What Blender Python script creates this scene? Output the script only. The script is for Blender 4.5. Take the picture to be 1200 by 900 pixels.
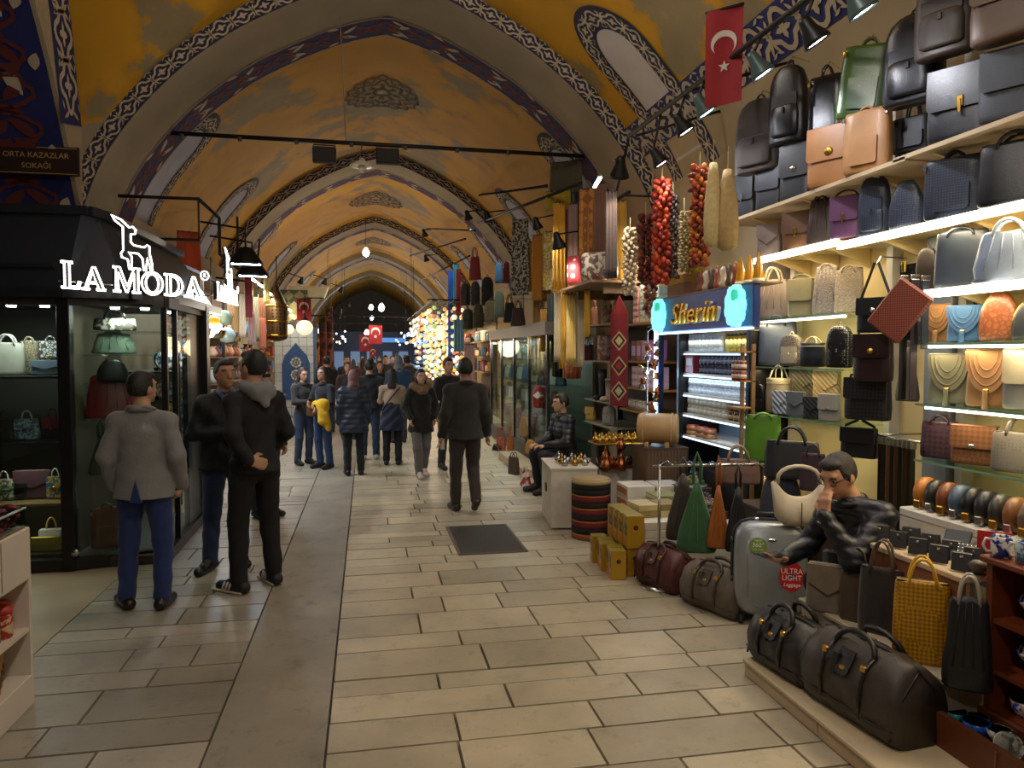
import bpy, math, random
import numpy as np
from mathutils import Vector, Matrix
random.seed(7)
for o in list(bpy.data.objects): bpy.data.objects.remove(o)
S = bpy.context.scene
COL = S.collection
PI = math.pi
R = math.radians
U = random.uniform

# ------------------------------------------------------------------ camera
cam = bpy.data.objects.new('camera', bpy.data.cameras.new('camera'))
COL.objects.link(cam); S.camera = cam
cam.location = (0, 0, 1.83)
cam.rotation_euler = (R(90 - 2.435), 0, R(-11.056))
cam.data.lens = 26.1; cam.data.sensor_width = 36; cam.data.clip_end = 200

# ------------------------------------------------------------------ world, exposure
S.view_settings.view_transform = 'Standard'; S.view_settings.look = 'None'
S.view_settings.gamma = 1; S.view_settings.use_curve_mapping = False
S.view_settings.exposure = 0.45
w = bpy.data.worlds.new('world'); S.world = w; w.use_nodes = True
w.node_tree.nodes['Background'].inputs[0].default_value = (0.75, 0.72, 0.68, 1)
w.node_tree.nodes['Background'].inputs[1].default_value = 0.05

def lin(c):
    if isinstance(c, str):
        c = tuple(int(c[i:i+2], 16) for i in (0, 2, 4))
    return tuple(((v/255)/12.92 if v/255 <= .04045 else ((v/255+.055)/1.055)**2.4) for v in c)

LAMPS = []
def light(kind, loc, energy, color='fff1dc', size=.1, rot=None, target=None, spot=None, sy=None, parent=None, blend=.6):
    d = bpy.data.lights.new(kind.lower()+'_light', kind); d.energy = energy; d.color = lin(color)
    if kind == 'AREA':
        d.size = size
        if sy: d.shape = 'RECTANGLE'; d.size_y = sy
    elif kind == 'SPOT':
        d.shadow_soft_size = size; d.spot_size = R(spot or 80); d.spot_blend = blend
    else: d.shadow_soft_size = size
    o = bpy.data.objects.new('lamp_light', d); COL.objects.link(o); o.location = loc
    if target is not None:
        o.rotation_euler = (Vector(target)-Vector(loc)).to_track_quat('-Z', 'Y').to_euler()
    if rot: o.rotation_euler = rot
    return o

# ------------------------------------------------------------------ materials
MATS = {}
def nodes_of(m):
    nt = m.node_tree; b = nt.nodes['Principled BSDF']
    return nt, b
def mat(c, r=.5, metal=0, var=.12, vs=6, bump=0, bs=80, emit=0, coat=0, spec=None, rand=0, sheen=0, key=None):
    k = key or ('m', c, r, metal, var, vs, bump, bs, emit, coat, rand, spec, sheen)
    if k in MATS: return MATS[k]
    m = bpy.data.materials.new('material_%d' % len(MATS)); m.use_nodes = True
    nt, b = nodes_of(m); L = nt.links
    col = lin(c)
    b.inputs['Base Color'].default_value = (*col, 1)
    b.inputs['Roughness'].default_value = r; b.inputs['Metallic'].default_value = metal
    if coat: b.inputs['Coat Weight'].default_value = coat; b.inputs['Coat Roughness'].default_value = .15
    if spec is not None: b.inputs['Specular IOR Level'].default_value = spec
    if sheen: b.inputs['Sheen Weight'].default_value = sheen
    tc = nt.nodes.new('ShaderNodeTexCoord')
    if var and not emit:
        n = nt.nodes.new('ShaderNodeTexNoise'); n.inputs['Scale'].default_value = vs; n.inputs['Detail'].default_value = 5
        L.new(tc.outputs['Object'], n.inputs['Vector'])
        mx = nt.nodes.new('ShaderNodeMix'); mx.data_type = 'RGBA'
        lo = tuple(v*(1-2.2*var) for v in col); hi = tuple(min(1, v*(1+2.0*var)+.0008) for v in col)
        mx.inputs[6].default_value = (*[max(0, v) for v in lo], 1); mx.inputs[7].default_value = (*hi, 1)
        L.new(n.outputs['Fac'], mx.inputs[0])
        out = mx.outputs[2]
        if rand:
            oi = nt.nodes.new('ShaderNodeObjectInfo'); hs = nt.nodes.new('ShaderNodeHueSaturation')
            mr = nt.nodes.new('ShaderNodeMapRange'); mr.inputs[3].default_value = 1-rand; mr.inputs[4].default_value = 1+rand
            L.new(oi.outputs['Random'], mr.inputs[0]); L.new(mr.outputs[0], hs.inputs['Value']); L.new(out, hs.inputs['Color'])
            out = hs.outputs[0]
        L.new(out, b.inputs['Base Color'])
    if bump:
        n2 = nt.nodes.new('ShaderNodeTexNoise'); n2.inputs['Scale'].default_value = bs; n2.inputs['Detail'].default_value = 4
        L.new(tc.outputs['Object'], n2.inputs['Vector'])
        bp = nt.nodes.new('ShaderNodeBump'); bp.inputs['Strength'].default_value = bump; bp.inputs['Distance'].default_value = .01
        L.new(n2.outputs['Fac'], bp.inputs['Height']); L.new(bp.outputs[0], b.inputs['Normal'])
    if emit:
        b.inputs['Emission Color'].default_value = (*col, 1); b.inputs['Emission Strength'].default_value = emit
    MATS[k] = m
    return m
def leather(c, r=.42, var=.12): return mat(c, r, 0, var, 9, .12, 160)
def suede(c): return mat(c, .85, 0, .14, 14, .2, 200, sheen=.3)
def cloth(c, var=.12): return mat(c, .9, 0, var, 10, .35, 45, sheen=.15)
def metal(c='b8b4ac', r=.28): return mat(c, r, 1, .05)
def glow(c, e): return mat(c, .5, emit=e)
def two_tone(c1, c2, kind='checker', scale=40, r=.5, key=None, bump=.4, metal=0):
    """woven / printed pattern between two colours, in object space"""
    k = ('tt', c1, c2, kind, scale, r)
    if k in MATS: return MATS[k]
    m = bpy.data.materials.new('pattern_%d' % len(MATS)); m.use_nodes = True
    nt, b = nodes_of(m); L = nt.links
    b.inputs['Roughness'].default_value = r; b.inputs['Metallic'].default_value = metal
    tc = nt.nodes.new('ShaderNodeTexCoord')
    mx = nt.nodes.new('ShaderNodeMix'); mx.data_type = 'RGBA'
    mx.inputs[6].default_value = (*lin(c1), 1); mx.inputs[7].default_value = (*lin(c2), 1)
    if kind == 'checker':
        t = nt.nodes.new('ShaderNodeTexChecker'); t.inputs['Scale'].default_value = scale
        mp = nt.nodes.new('ShaderNodeMapping'); mp.inputs['Rotation'].default_value = (.02, R(45), .02)
        L.new(tc.outputs['Object'], mp.inputs[0]); L.new(mp.outputs[0], t.inputs[0]); f = t.outputs['Fac']
    elif kind == 'voronoi':
        t = nt.nodes.new('ShaderNodeTexVoronoi'); t.feature = 'DISTANCE_TO_EDGE'; t.inputs['Scale'].default_value = scale
        L.new(tc.outputs['Object'], t.inputs['Vector'])
        g = nt.nodes.new('ShaderNodeMath'); g.operation = 'LESS_THAN'; g.inputs[1].default_value = .12
        L.new(t.outputs['Distance'], g.inputs[0]); f = g.outputs[0]
    elif kind == 'dots':
        t = nt.nodes.new('ShaderNodeTexVoronoi'); t.inputs['Scale'].default_value = scale; t.inputs['Randomness'].default_value = .25
        L.new(tc.outputs['Object'], t.inputs['Vector'])
        g = nt.nodes.new('ShaderNodeMath'); g.operation = 'LESS_THAN'; g.inputs[1].default_value = .3
        L.new(t.outputs['Distance'], g.inputs[0]); f = g.outputs[0]
    elif kind == 'noise':
        t = nt.nodes.new('ShaderNodeTexNoise'); t.inputs['Scale'].default_value = scale; t.inputs['Detail'].default_value = 3
        L.new(tc.outputs['Object'], t.inputs['Vector'])
        g = nt.nodes.new('ShaderNodeMapRange'); g.inputs[1].default_value = .47; g.inputs[2].default_value = .53
        L.new(t.outputs['Fac'], g.inputs[0]); f = g.outputs[0]
    elif kind in ('wave', 'wavez', 'wavex'):
        t = nt.nodes.new('ShaderNodeTexWave'); t.bands_direction = {'wave': 'DIAGONAL', 'wavez': 'Z', 'wavex': 'X'}[kind]
        t.inputs['Scale'].default_value = scale; t.inputs['Distortion'].default_value = .6
        L.new(tc.outputs['Object'], t.inputs['Vector']); f = t.outputs['Fac']
    L.new(f, mx.inputs[0]); L.new(mx.outputs[2], b.inputs['Base Color'])
    if bump:
        bp = nt.nodes.new('ShaderNodeBump'); bp.inputs['Strength'].default_value = bump; bp.inputs['Distance'].default_value = .006
        L.new(f, bp.inputs['Height']); L.new(bp.outputs[0], b.inputs['Normal'])
    MATS[k] = m
    return m
def glass(tint='ffffff', refl=1.0, key='glass'):
    k = ('glass', tint, key)
    if k in MATS: return MATS[k]
    m = bpy.data.materials.new('glass_%d' % len(MATS)); m.use_nodes = True
    nt = m.node_tree; nt.nodes.clear(); L = nt.links
    o = nt.nodes.new('ShaderNodeOutputMaterial'); mx = nt.nodes.new('ShaderNodeMixShader')
    t = nt.nodes.new('ShaderNodeBsdfTransparent'); g = nt.nodes.new('ShaderNodeBsdfGlossy')
    lw = nt.nodes.new('ShaderNodeLayerWeight'); lw.inputs[0].default_value = .5
    pw = nt.nodes.new('ShaderNodeMath'); pw.operation = 'POWER'; pw.inputs[1].default_value = 5; L.new(lw.outputs['Facing'], pw.inputs[0])
    fr = nt.nodes.new('ShaderNodeMath'); fr.operation = 'MULTIPLY_ADD'; fr.inputs[1].default_value = .3; fr.inputs[2].default_value = .025; L.new(pw.outputs[0], fr.inputs[0])
    t.inputs[0].default_value = (*lin(tint), 1); g.inputs['Roughness'].default_value = .02
    L.new(fr.outputs[0], mx.inputs[0]); L.new(t.outputs[0], mx.inputs[1]); L.new(g.outputs[0], mx.inputs[2]); L.new(mx.outputs[0], o.inputs[0])
    MATS[k] = m
    return m

# ------------------------------------------------------------------ mesh builder
class MB:
    def __init__(s): s.v = []; s.f = []; s.mi = []; s.sm = []
    def add(s, v, f, m=0, smooth=False, M=None):
        b = len(s.v)
        if M is not None: v = [tuple(M @ Vector(p)) for p in v]
        s.v += [tuple(p) for p in v]
        for q in f: s.f.append([i+b for i in q]); s.mi.append(m); s.sm.append(smooth)
        return s
    def box(s, c, d, m=0, rz=0, b=0, M=None, rx=0, ry=0):
        x, y, z = d[0]/2, d[1]/2, d[2]/2
        if b <= 0:
            v = [(i*x, j*y, k*z) for i in (-1, 1) for j in (-1, 1) for k in (-1, 1)]
            f = [(0,1,3,2),(4,6,7,5),(0,4,5,1),(2,3,7,6),(0,2,6,4),(1,5,7,3)]
        else:
            b = min(b, x*.98, y*.98, z*.98); v = []; f = []
            idx = {}
            for i in (-1, 1):
                for j in (-1, 1):
                    for k in (-1, 1):
                        for a in range(3):
                            p = [i*(x-b), j*(y-b), k*(z-b)]; p[a] = (i*x, j*y, k*z)[a]
                            idx[(i,j,k,a)] = len(v); v.append(tuple(p))
            for a in range(3):
                o1, o2 = [q for q in range(3) if q != a]
                for sg in (-1, 1):
                    q = []
                    for (p1, p2) in ((-1,-1),(1,-1),(1,1),(-1,1)):
                        t = [0,0,0]; t[a] = sg; t[o1] = p1; t[o2] = p2; q.append(idx[(*t, a)])
                    f.append(q)
            for a in range(3):           # edges along axis a
                o1, o2 = [q for q in range(3) if q != a]
                for p1 in (-1, 1):
                    for p2 in (-1, 1):
                        t0 = [0,0,0]; t0[o1] = p1; t0[o2] = p2; t0[a] = -1
                        t1 = list(t0); t1[a] = 1
                        f.append([idx[(*t0,o1)], idx[(*t1,o1)], idx[(*t1,o2)], idx[(*t0,o2)]])
            for i in (-1, 1):
                for j in (-1, 1):
                    for k in (-1, 1): f.append([idx[(i,j,k,0)], idx[(i,j,k,1)], idx[(i,j,k,2)]])
        T = Matrix.Translation(c) @ Matrix.Rotation(rz, 4, 'Z') @ Matrix.Rotation(ry, 4, 'Y') @ Matrix.Rotation(rx, 4, 'X')
        if M is not None: T = M @ T
        return s.add(v, f, m, False, T)
    def b2(s, lo, hi, m=0, b=0):
        return s.box([(lo[i]+hi[i])/2 for i in range(3)], [abs(hi[i]-lo[i]) for i in range(3)], m, 0, b)
    def tube(s, pts, r, n=6, m=0, closed=False, M=None, flat=1):
        pts = [Vector(p) for p in pts]; k = len(pts); v = []; f = []
        up = None
        for i, p in enumerate(pts):
            t = (pts[(i+1) % k]-pts[i-1]) if closed else (pts[min(i+1, k-1)]-pts[max(i-1, 0)])
            if t.length < 1e-9: t = Vector((0,0,1))
            t.normalize()
            if up is None:
                a = Vector((0,0,1)) if abs(t.z) < .9 else Vector((0,1,0))
                up = t.cross(a).normalized()
            up = (up-t*up.dot(t))
            if up.length < 1e-6: up = t.orthogonal()
            up.normalize()
            w_ = t.cross(up); rr = r[i] if hasattr(r, '__len__') else r
            for j in range(n):
                a = 2*PI*j/n
                v.append(p+up*(math.cos(a)*rr)+w_*(math.sin(a)*rr*flat))
        for i in range(k if closed else k-1):
            for j in range(n):
                a, b_ = i*n+j, i*n+(j+1) % n
                c, d = ((i+1) % k)*n+(j+1) % n, ((i+1) % k)*n+j
                f.append((a, b_, c, d))
        if not closed: f.append(tuple(range(n))[::-1]); f.append(tuple((k-1)*n+j for j in range(n)))
        return s.add(v, f, m, n > 4, M)
    def lathe(s, prof, n=14, m=0, c=(0,0,0), M=None, sy=1, wob=None):
        v = []; f = []; k = len(prof)
        for i, (r, z) in enumerate(prof):
            for j in range(n):
                a = 2*PI*j/n; q = r*(1+(wob(i, a) if wob else 0))
                v.append((c[0]+q*math.cos(a), c[1]+q*math.sin(a)*sy, c[2]+z))
        for i in range(k-1):
            for j in range(n): f.append((i*n+j, i*n+(j+1) % n, (i+1)*n+(j+1) % n, (i+1)*n+j))
        if prof[0][0] > 1e-5: f.append(tuple(range(n))[::-1])
        if prof[-1][0] > 1e-5: f.append(tuple((k-1)*n+j for j in range(n)))
        return s.add(v, f, m, True, M)
    def cyl(s, a, b, r, n=10, m=0, r2=None):
        return s.tube([a, b], [r, r if r2 is None else r2], n, m)
    def prism(s, poly, y0, y1, m=0, M=None, fy=None):
        """polygon in local XZ extruded between y0 and y1 (fy adds a depth offset per z)"""
        n = len(poly); g = fy or (lambda x, z: 0)
        v = [(x, y0+g(x, z), z) for x, z in poly]+[(x, y1+g(x, z), z) for x, z in poly]
        f = [tuple(range(n)), tuple(range(2*n-1, n-1, -1))]+[(i, i+n, (i+1) % n+n, (i+1) % n) for i in range(n)]
        return s.add(v, f, m, False, M)
    def loft(s, rings, m=0, cap=True, smooth=True, M=None):
        n = len(rings[0]); v = [p for q in rings for p in q]; f = []
        for i in range(len(rings)-1):
            for j in range(n): f.append((i*n+j, i*n+(j+1) % n, (i+1)*n+(j+1) % n, (i+1)*n+j))
        if cap: f.append(tuple(range(n))[::-1]); f.append(tuple((len(rings)-1)*n+j for j in range(n)))
        return s.add(v, f, m, smooth, M)
    def grid(s, nu, nv, fn, m=0, smooth=True, M=None):
        v = [fn(i/nu, j/nv) for i in range(nu+1) for j in range(nv+1)]
        f = [(i*(nv+1)+j, (i+1)*(nv+1)+j, (i+1)*(nv+1)+j+1, i*(nv+1)+j+1) for i in range(nu) for j in range(nv)]
        return s.add(v, f, m, smooth, M)
    def sphere(s, c, r, n=10, m=0, sx=1, sy=1, sz=1, M=None):
        k = max(4, n//2)
        v = []; f = []
        for i in range(k+1):
            t = PI*i/k
            for j in range(n):
                a = 2*PI*j/n
                v.append((c[0]+r*sx*math.sin(t)*math.cos(a), c[1]+r*sy*math.sin(t)*math.sin(a), c[2]-r*sz*math.cos(t)))
        for i in range(k):
            for j in range(n): f.append((i*n+j, i*n+(j+1) % n, (i+1)*n+(j+1) % n, (i+1)*n+j))
        return s.add(v, f, m, True, M)
    def mesh(s, name, mats):
        me = bpy.data.meshes.new(name); me.from_pydata(s.v, [], s.f)
        for q in (mats if isinstance(mats, (list, tuple)) else [mats]): me.materials.append(q)
        me.polygons.foreach_set('material_index', s.mi); me.polygons.foreach_set('use_smooth', s.sm)
        me.update()
        return me
    def build(s, name, mats, parent=None, loc=(0,0,0), rz=0, kind=None, rot=None, recalc=True):
        me = s.mesh(name, mats)
        o = bpy.data.objects.new(name, me); COL.objects.link(o); o.location = loc; o.rotation_euler = rot or (0, 0, rz)
        if parent: o.parent = parent
        if kind: o['kind'] = kind
        return o

def tag(o, label, cat, group=None):
    o['label'] = label; o['category'] = cat
    if group: o['group'] = group
    return o
def thing(name, label, cat, loc=(0,0,0), rz=0, group=None, rot=None):
    o = bpy.data.objects.new(name, None); COL.objects.link(o); o.empty_display_size = .05
    o.location = loc; o.rotation_euler = rot or (0, 0, rz)
    return tag(o, label, cat, group)
def copy_tree(o, parent=None):
    c = o.copy(); COL.objects.link(c)
    if parent: c.parent = parent
    for ch in list(o.children): copy_tree(ch, c)
    return c
def struct(o): o['kind'] = 'structure'; return o
def text_mesh(txt, size, ext, material, name, parent, M, shear=0, align='CENTER', bevel=0):
    cu = bpy.data.curves.new(name, 'FONT'); cu.body = txt; cu.size = size; cu.extrude = ext; cu.align_x = align; cu.align_y = 'CENTER'
    cu.shear = shear; cu.bevel_depth = bevel; cu.resolution_u = 3
    t = bpy.data.objects.new(name, cu); COL.objects.link(t)
    dg = bpy.context.evaluated_depsgraph_get(); me = bpy.data.meshes.new_from_object(t.evaluated_get(dg))
    bpy.data.objects.remove(t); bpy.data.curves.remove(cu)
    me.transform(M); me.materials.clear(); me.materials.append(material)
    o = bpy.data.objects.new(name, me); COL.objects.link(o)
    if parent: o.parent = parent
    return o
def superring(hx, hy, z, n=20, e=4, cx=0, cy=0):
    out = []
    for j in range(n):
        a = 2*PI*(j+.5)/n; ca, sa = math.cos(a), math.sin(a)
        k = (abs(ca)**e+abs(sa)**e)**(-1/e)
        out.append((cx+hx*ca*k, cy+hy*sa*k, z))
    return out

# ================================================================== STRUCTURE
XC = .3
PD = [0, .3, .6, 1.0, 1.7, 2.3, 2.7, 3.0, 3.2, 3.35]
PZ = [6.22, 6.15, 6.05, 5.88, 5.5, 5.03, 4.6, 4.2, 3.85, 3.4]
def prof_pts(off, n=72):
    """pointed vault section, pushed outwards by off; list of (x, z) from the left springing to the right one"""
    ds = np.linspace(0, 1, n//2+1)
    cum = np.concatenate([[0], np.cumsum(np.hypot(np.diff(PD), np.diff(PZ)))]); cum /= cum[-1]
    d = np.interp(ds, cum, PD); z = np.interp(ds, cum, PZ)
    for _ in range(3):
        d[1:-1] = (d[:-2]+2*d[1:-1]+d[2:])/4; z[1:-1] = (z[:-2]+2*z[1:-1]+z[2:])/4
    tx = np.gradient(d); tz = np.gradient(z); l = np.hypot(tx, tz)
    nx, nz = -tz/l, tx/l
    nx[0] = 0; nz[0] = 1
    dd = d+nx*off; zz = z+nz*off
    right = [(XC+a, b) for a, b in zip(dd, zz)]; left = [(XC-a, b) for a, b in zip(dd, zz)]
    return left[::-1]+right[1:]
VP = prof_pts(.2)
VXS = [p[0] for p in VP]; VZS = [p[1] for p in VP]
def vault_z(x): return float(np.interp(x, VXS, VZS))

plaster = mat('9a8a70', .9, 0, .16, 1.6, .5, 9)
plaster_grey = mat('8f826c', .9, 0, .15, 1.4, .5, 7)
plaster_pale = mat('b9b2ac', .9, 0, .12, 2.0, .5, 9)
navy = mat('1b2456', .8, 0, .2, 3)
navy_dk = mat('23233c', .8, 0, .2, 3)
oxred = mat('5e241d', .8, 0, .15, 5)
cream = mat('b3a58c', .85, 0, .12, 6)
iron = mat('15130f', .6, .3, .1)
iron_soft = mat('1b1a18', .75, 0, .1)
def vault_paint():
    m = bpy.data.materials.new('vault_paint'); m.use_nodes = True; nt, b = nodes_of(m); L = nt.links
    tc = nt.nodes.new('ShaderNodeTexCoord')
    n = nt.nodes.new('ShaderNodeTexNoise'); n.inputs['Scale'].default_value = .55; n.inputs['Detail'].default_value = 9; n.inputs['Roughness'].default_value = .62
    L.new(tc.outputs['Object'], n.inputs['Vector'])
    r = nt.nodes.new('ShaderNodeValToRGB'); e = r.color_ramp.elements
    e[0].position = .425; e[0].color = (*lin('8d7c58'), 1); e[1].position = .445; e[1].color = (*lin('b5840f'), 1)
    x = e.new(.49); x.color = (*lin('bd8a0e'), 1); y = e.new(.7); y.color = (*lin('a87c0c'), 1)
    L.new(n.outputs['Fac'], r.inputs[0])
    n2 = nt.nodes.new('ShaderNodeTexNoise'); n2.inputs['Scale'].default_value = 2.2; n2.inputs['Detail'].default_value = 6
    L.new(tc.outputs['Object'], n2.inputs['Vector'])
    hs = nt.nodes.new('ShaderNodeHueSaturation'); mr = nt.nodes.new('ShaderNodeMapRange'); mr.inputs[1].default_value = .3; mr.inputs[2].default_value = .7
    mr.inputs[3].default_value = .82; mr.inputs[4].default_value = 1.1
    L.new(n2.outputs['Fac'], mr.inputs[0]); L.new(mr.outputs[0], hs.inputs['Value']); L.new(r.outputs[0], hs.inputs['Color']); L.new(hs.outputs[0], b.inputs['Base Color'])
    b.inputs['Roughness'].default_value = .75
    bp = nt.nodes.new('ShaderNodeBump'); bp.inputs['Strength'].default_value = .25; bp.inputs['Distance'].default_value = .03
    L.new(n.outputs['Fac'], bp.inputs['Height']); L.new(bp.outputs[0], b.inputs['Normal'])
    return m
ochre = vault_paint()

# ---- painted ornament, laid as thin relief on a surface given by fn(u, v)
def leaf_poly(u, v, a, l, wd, n=7):
    p = []
    for i in range(n+1):
        t = i/n; p.append((t*l, wd*math.sin(PI*t)**.8*(1-.35*t)))
    for i in range(n-1, 0, -1):
        t = i/n; p.append((t*l, -wd*.45*math.sin(PI*t)))
    ca, sa = math.cos(a), math.sin(a)
    return [(u+x*ca-y*sa, v+x*sa+y*ca) for x, y in p]
def put(mb, fn, poly, m): mb.add([fn(*q) for q in poly], [tuple(range(len(poly)))], m)
def strip(mb, fn, pts, wd, m, closed=False):
    k = len(pts); v = []; f = []
    for i in range(k):
        a = pts[i-1] if (closed or i) else pts[0]; b = pts[(i+1) % k] if (closed or i < k-1) else pts[-1]
        dx, dy = b[0]-a[0], b[1]-a[1]; l = math.hypot(dx, dy) or 1
        v += [fn(pts[i][0]-dy/l*wd, pts[i][1]+dx/l*wd), fn(pts[i][0]+dy/l*wd, pts[i][1]-dx/l*wd)]
    for i in range(k if closed else k-1):
        j = (i+1) % k; f.append((2*i, 2*i+1, 2*j+1, 2*j))
    mb.add(v, f, m)
def leafy(mb, fn, length, wd, per, mw, mr, phase=0, scale=1):
    """red scrolling stems and paired white leaves on a blue ground"""
    n = int(length/per)
    for i in range(n):
        u0 = phase+i*per
        for s in (1, -1):
            strip(mb, fn, [(u0+per*t, s*wd*.34*math.sin(2*PI*t)) for t in np.linspace(0, 1, 11)], .014*scale, mr)
            for q in (.12, .38, .62, .88):
                put(mb, fn, leaf_poly(u0+per*q, 0, s*(.9 if q < .5 else 2.2), wd*.36, wd*.1), mr)
            put(mb, fn, leaf_poly(u0+per*.5, s*wd*.05, s*.62, per*.36, wd*.12), mw)
            put(mb, fn, leaf_poly(u0+per*.45, s*wd*.40, -s*.28+(PI if i % 2 else 0), per*.24, wd*.09), mw)
        put(mb, fn, leaf_poly(u0+per*.02, -wd*.2, PI/2, wd*.4, wd*.1), mr)
def lacy(mb, fn, length, wd, per, m, phase=0, red=None):
    """cream quatrefoils and scrolls on a blue ground"""
    n = max(1, int(round(length/per)))
    for i in range(n):
        c = phase+(i+.5)*per; h = per*.44; q = wd*.36
        ring = [((1+.22*math.cos(4*a))*h*math.cos(a)+c, (1+.22*math.cos(4*a))*q*math.sin(a)) for a in np.linspace(0, 2*PI, 24, endpoint=False)]
        strip(mb, fn, ring, .012*wd/.2, m, True)
        r2 = [((1+.45*math.cos(4*a))*h*.4*math.cos(a)+c, (1+.45*math.cos(4*a))*q*.42*math.sin(a)) for a in np.linspace(0, 2*PI, 16, endpoint=False)]
        put(mb, fn, r2, m)
        for s in (1, -1):
            for t in (1, -1):
                put(mb, fn, leaf_poly(c+t*per*.5, s*wd*.1, s*PI/2-.5*t*s, wd*.32, wd*.07, 5), m)
                put(mb, fn, leaf_poly(c+t*per*.3, s*wd*.42, t*.4 if t > 0 else PI-.4, per*.22, wd*.05, 4), m)

# ---- transverse ribs
RY = [.7, 9.0, 17.3, 25.7, 34.1, 42.5]
def make_rib(k, y0):
    P0 = prof_pts(0); P1 = prof_pts(.34); n = len(P0)
    legs = lambda P: [(P[0][0], 0)]+P+[(P[-1][0], 0)]
    A, B = legs(P0), legs(P1)
    B[0] = (B[1][0], 0); B[-1] = (B[-2][0], 0)
    mb = MB(); N = len(A)
    def sheet(Pa, ya, Pb, yb, m, rng=None, flip=False):
        v = [(p[0], ya, p[1]) for p in Pa]+[(p[0], yb, p[1]) for p in Pb]
        i0, i1 = rng or (0, N-1)
        mb.add(v, [(i, i+1, N+i+1, N+i) for i in range(i0, i1)], m, True)
    sheet(A, y0, A, y0+1.02, 0); sheet(A, y0+1.02, A, y0+1.6, 0)
    sheet(A, y0, B, y0, 0); sheet(A, y0+1.6, B, y0+1.6, 0)
    o = struct(mb.build('trim_%d' % (k+1), [plaster_grey]))
    # painted blue band on the soffit and the lacy border on the front edge
    xs = np.array([p[0] for p in P0]); zs = np.array([p[1] for p in P0])
    cs = np.concatenate([[0], np.cumsum(np.hypot(np.diff(xs), np.diff(zs)))]); T = cs[-1]
    def soff(off):
        def fn(u, v, yc=y0+1.3):
            u = min(max(u, 0), T)
            x = float(np.interp(u, cs, xs)); z = float(np.interp(u, cs, zs))
            x2 = float(np.interp(min(u+.05, T), cs, xs)); z2 = float(np.interp(min(u+.05, T), cs, zs))
            x1 = float(np.interp(max(u-.05, 0), cs, xs)); z1 = float(np.interp(max(u-.05, 0), cs, zs))
            l = math.hypot(x2-x1, z2-z1) or 1
            return (x+(z2-z1)/l*off, yc+v, z-(x2-x1)/l*off)
        return fn
    b = MB()
    b.grid(60, 1, lambda a, c: soff(.004)(a*T, (c-.5)*.56), 0)
    leafy(b, soff(.009), T, .5, .72 if k < 3 else 1.4, 2, 1)
    for e in (-.28, .28): strip(b, soff(.010), [(t*T, e) for t in np.linspace(0, 1, 50)], .014, 3)
    b.build('painted_band', [navy, oxred, cream, mat('a88878', .8)], o)
    if k in (0, 1, 2, 3):
        b = MB()
        def face(off):
            def fn(u, v):
                q = soff(-(.10+v))(u, 0); return (q[0], y0-off, q[2])
            return fn
        b.grid(60, 1, lambda a, c: face(.006)(a*T, (c-.5)*.19), 0)
        lacy(b, face(.012), T, .18, .27 if k < 2 else .4, 1)
        b.build('lace_border', [navy_dk, cream], o)
    return o
for k, y0 in enumerate(RY): make_rib(k, y0)

# ---- vaults between the ribs
def side_c(y):   # cross vault over the side street, near bay
    d = abs(y-5.0); return float(np.interp(d, [0, 2.4, 3.0, 3.45, 3.75, 4.0, 4.3], [6.40, 6.36, 6.28, 6.0, 5.45, 4.3, 3.4]))
def side_s(y):
    d = abs(y-5.0); return float(np.interp(d, [0, 1.6, 2.3, 2.88, 3.25, 3.62, 3.93], [6.0, 5.85, 5.6, 5.15, 4.65, 4.0, 3.39]))
def vault(k, ya, yb):
    mb = MB(); ny = 60 if k == 0 else 8; P = VP; n = len(P)-1
    def fn(a, c):
        i = int(round(a*n)); x, z = P[i]; y = ya+(yb-ya)*c
        if k == 0 and x < .3: z = max(z, side_c(y))
        return (x, y, z)
    mb.grid(n, ny, fn, 0)
    return struct(mb.build('ceiling' , [ochre]))
vaults = [vault(k, RY[k]+1.5, RY[k+1]+.1) for k in range(5)]
v_end = vault(5, RY[5]+1.5, 56); v_start = vault(6, -4, .8)

# ---- walls
mb = MB()
ys = list(np.linspace(1.0, 9.0, 65))
mb.add([(-3.05, y, side_s(y)) for y in ys]+[(-3.05, y, max(side_c(y), 4.3)+.02) for y in ys], [(i, i+1, 66+i, 65+i) for i in range(64)], 0)
mb.b2((-3.25, 8.93, 0), (-3.05, 9.05, 3.5)); mb.b2((-3.25, -4, 0), (-3.05, 1.07, 3.6)); mb.b2((-3.25, 10.5, 0), (-3.05, 56, 3.65))
wl = struct(mb.build('wall_left', [plaster]))
# painted soffit of the side street arch
mb = MB(); sp = [(y, side_s(y)) for y in np.linspace(1.07, 8.93, 80)]
cy = np.concatenate([[0], np.cumsum([math.hypot(sp[i+1][0]-sp[i][0], sp[i+1][1]-sp[i][1]) for i in range(79)])]); TS = cy[-1]
def arch_soffit(off):
    def fn(u, v):
        leg = u-TS
        if leg > 0: return (-3.56+v, 8.93-off, 3.39-leg)
        y = float(np.interp(u, cy, [q[0] for q in sp])); z = float(np.interp(u, cy, [q[1] for q in sp]))
        return (-3.56+v, y-off*.7, z-off*.7)
    return fn
mb.grid(80, 1, lambda a, c: (-3.05-2.6*c, sp[min(79, int(round(a*80)))][0], sp[min(79, int(round(a*80)))][1]), 0)
mb.b2((-5.65, 8.93, 0), (-3.2, 9.1, 3.4), 0)
sof = mb.build('painted_soffit', [plaster], wl)
b = MB()
b.grid(60, 1, lambda a, c: arch_soffit(.012)(TS*.45+a*(TS*.55+2.2), (c-.5)*.94), 0)
def soff2(u, v): return arch_soffit(.022)(u, v*1.0)
leafy(b, soff2, TS*.5+1.6, .9, .72, 2, 1, TS*.48, 1.6)
b.build('painted_band', [mat('15205a', .8, 0, .2, 3), mat('5b2320', .8), cream], wl)
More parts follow.
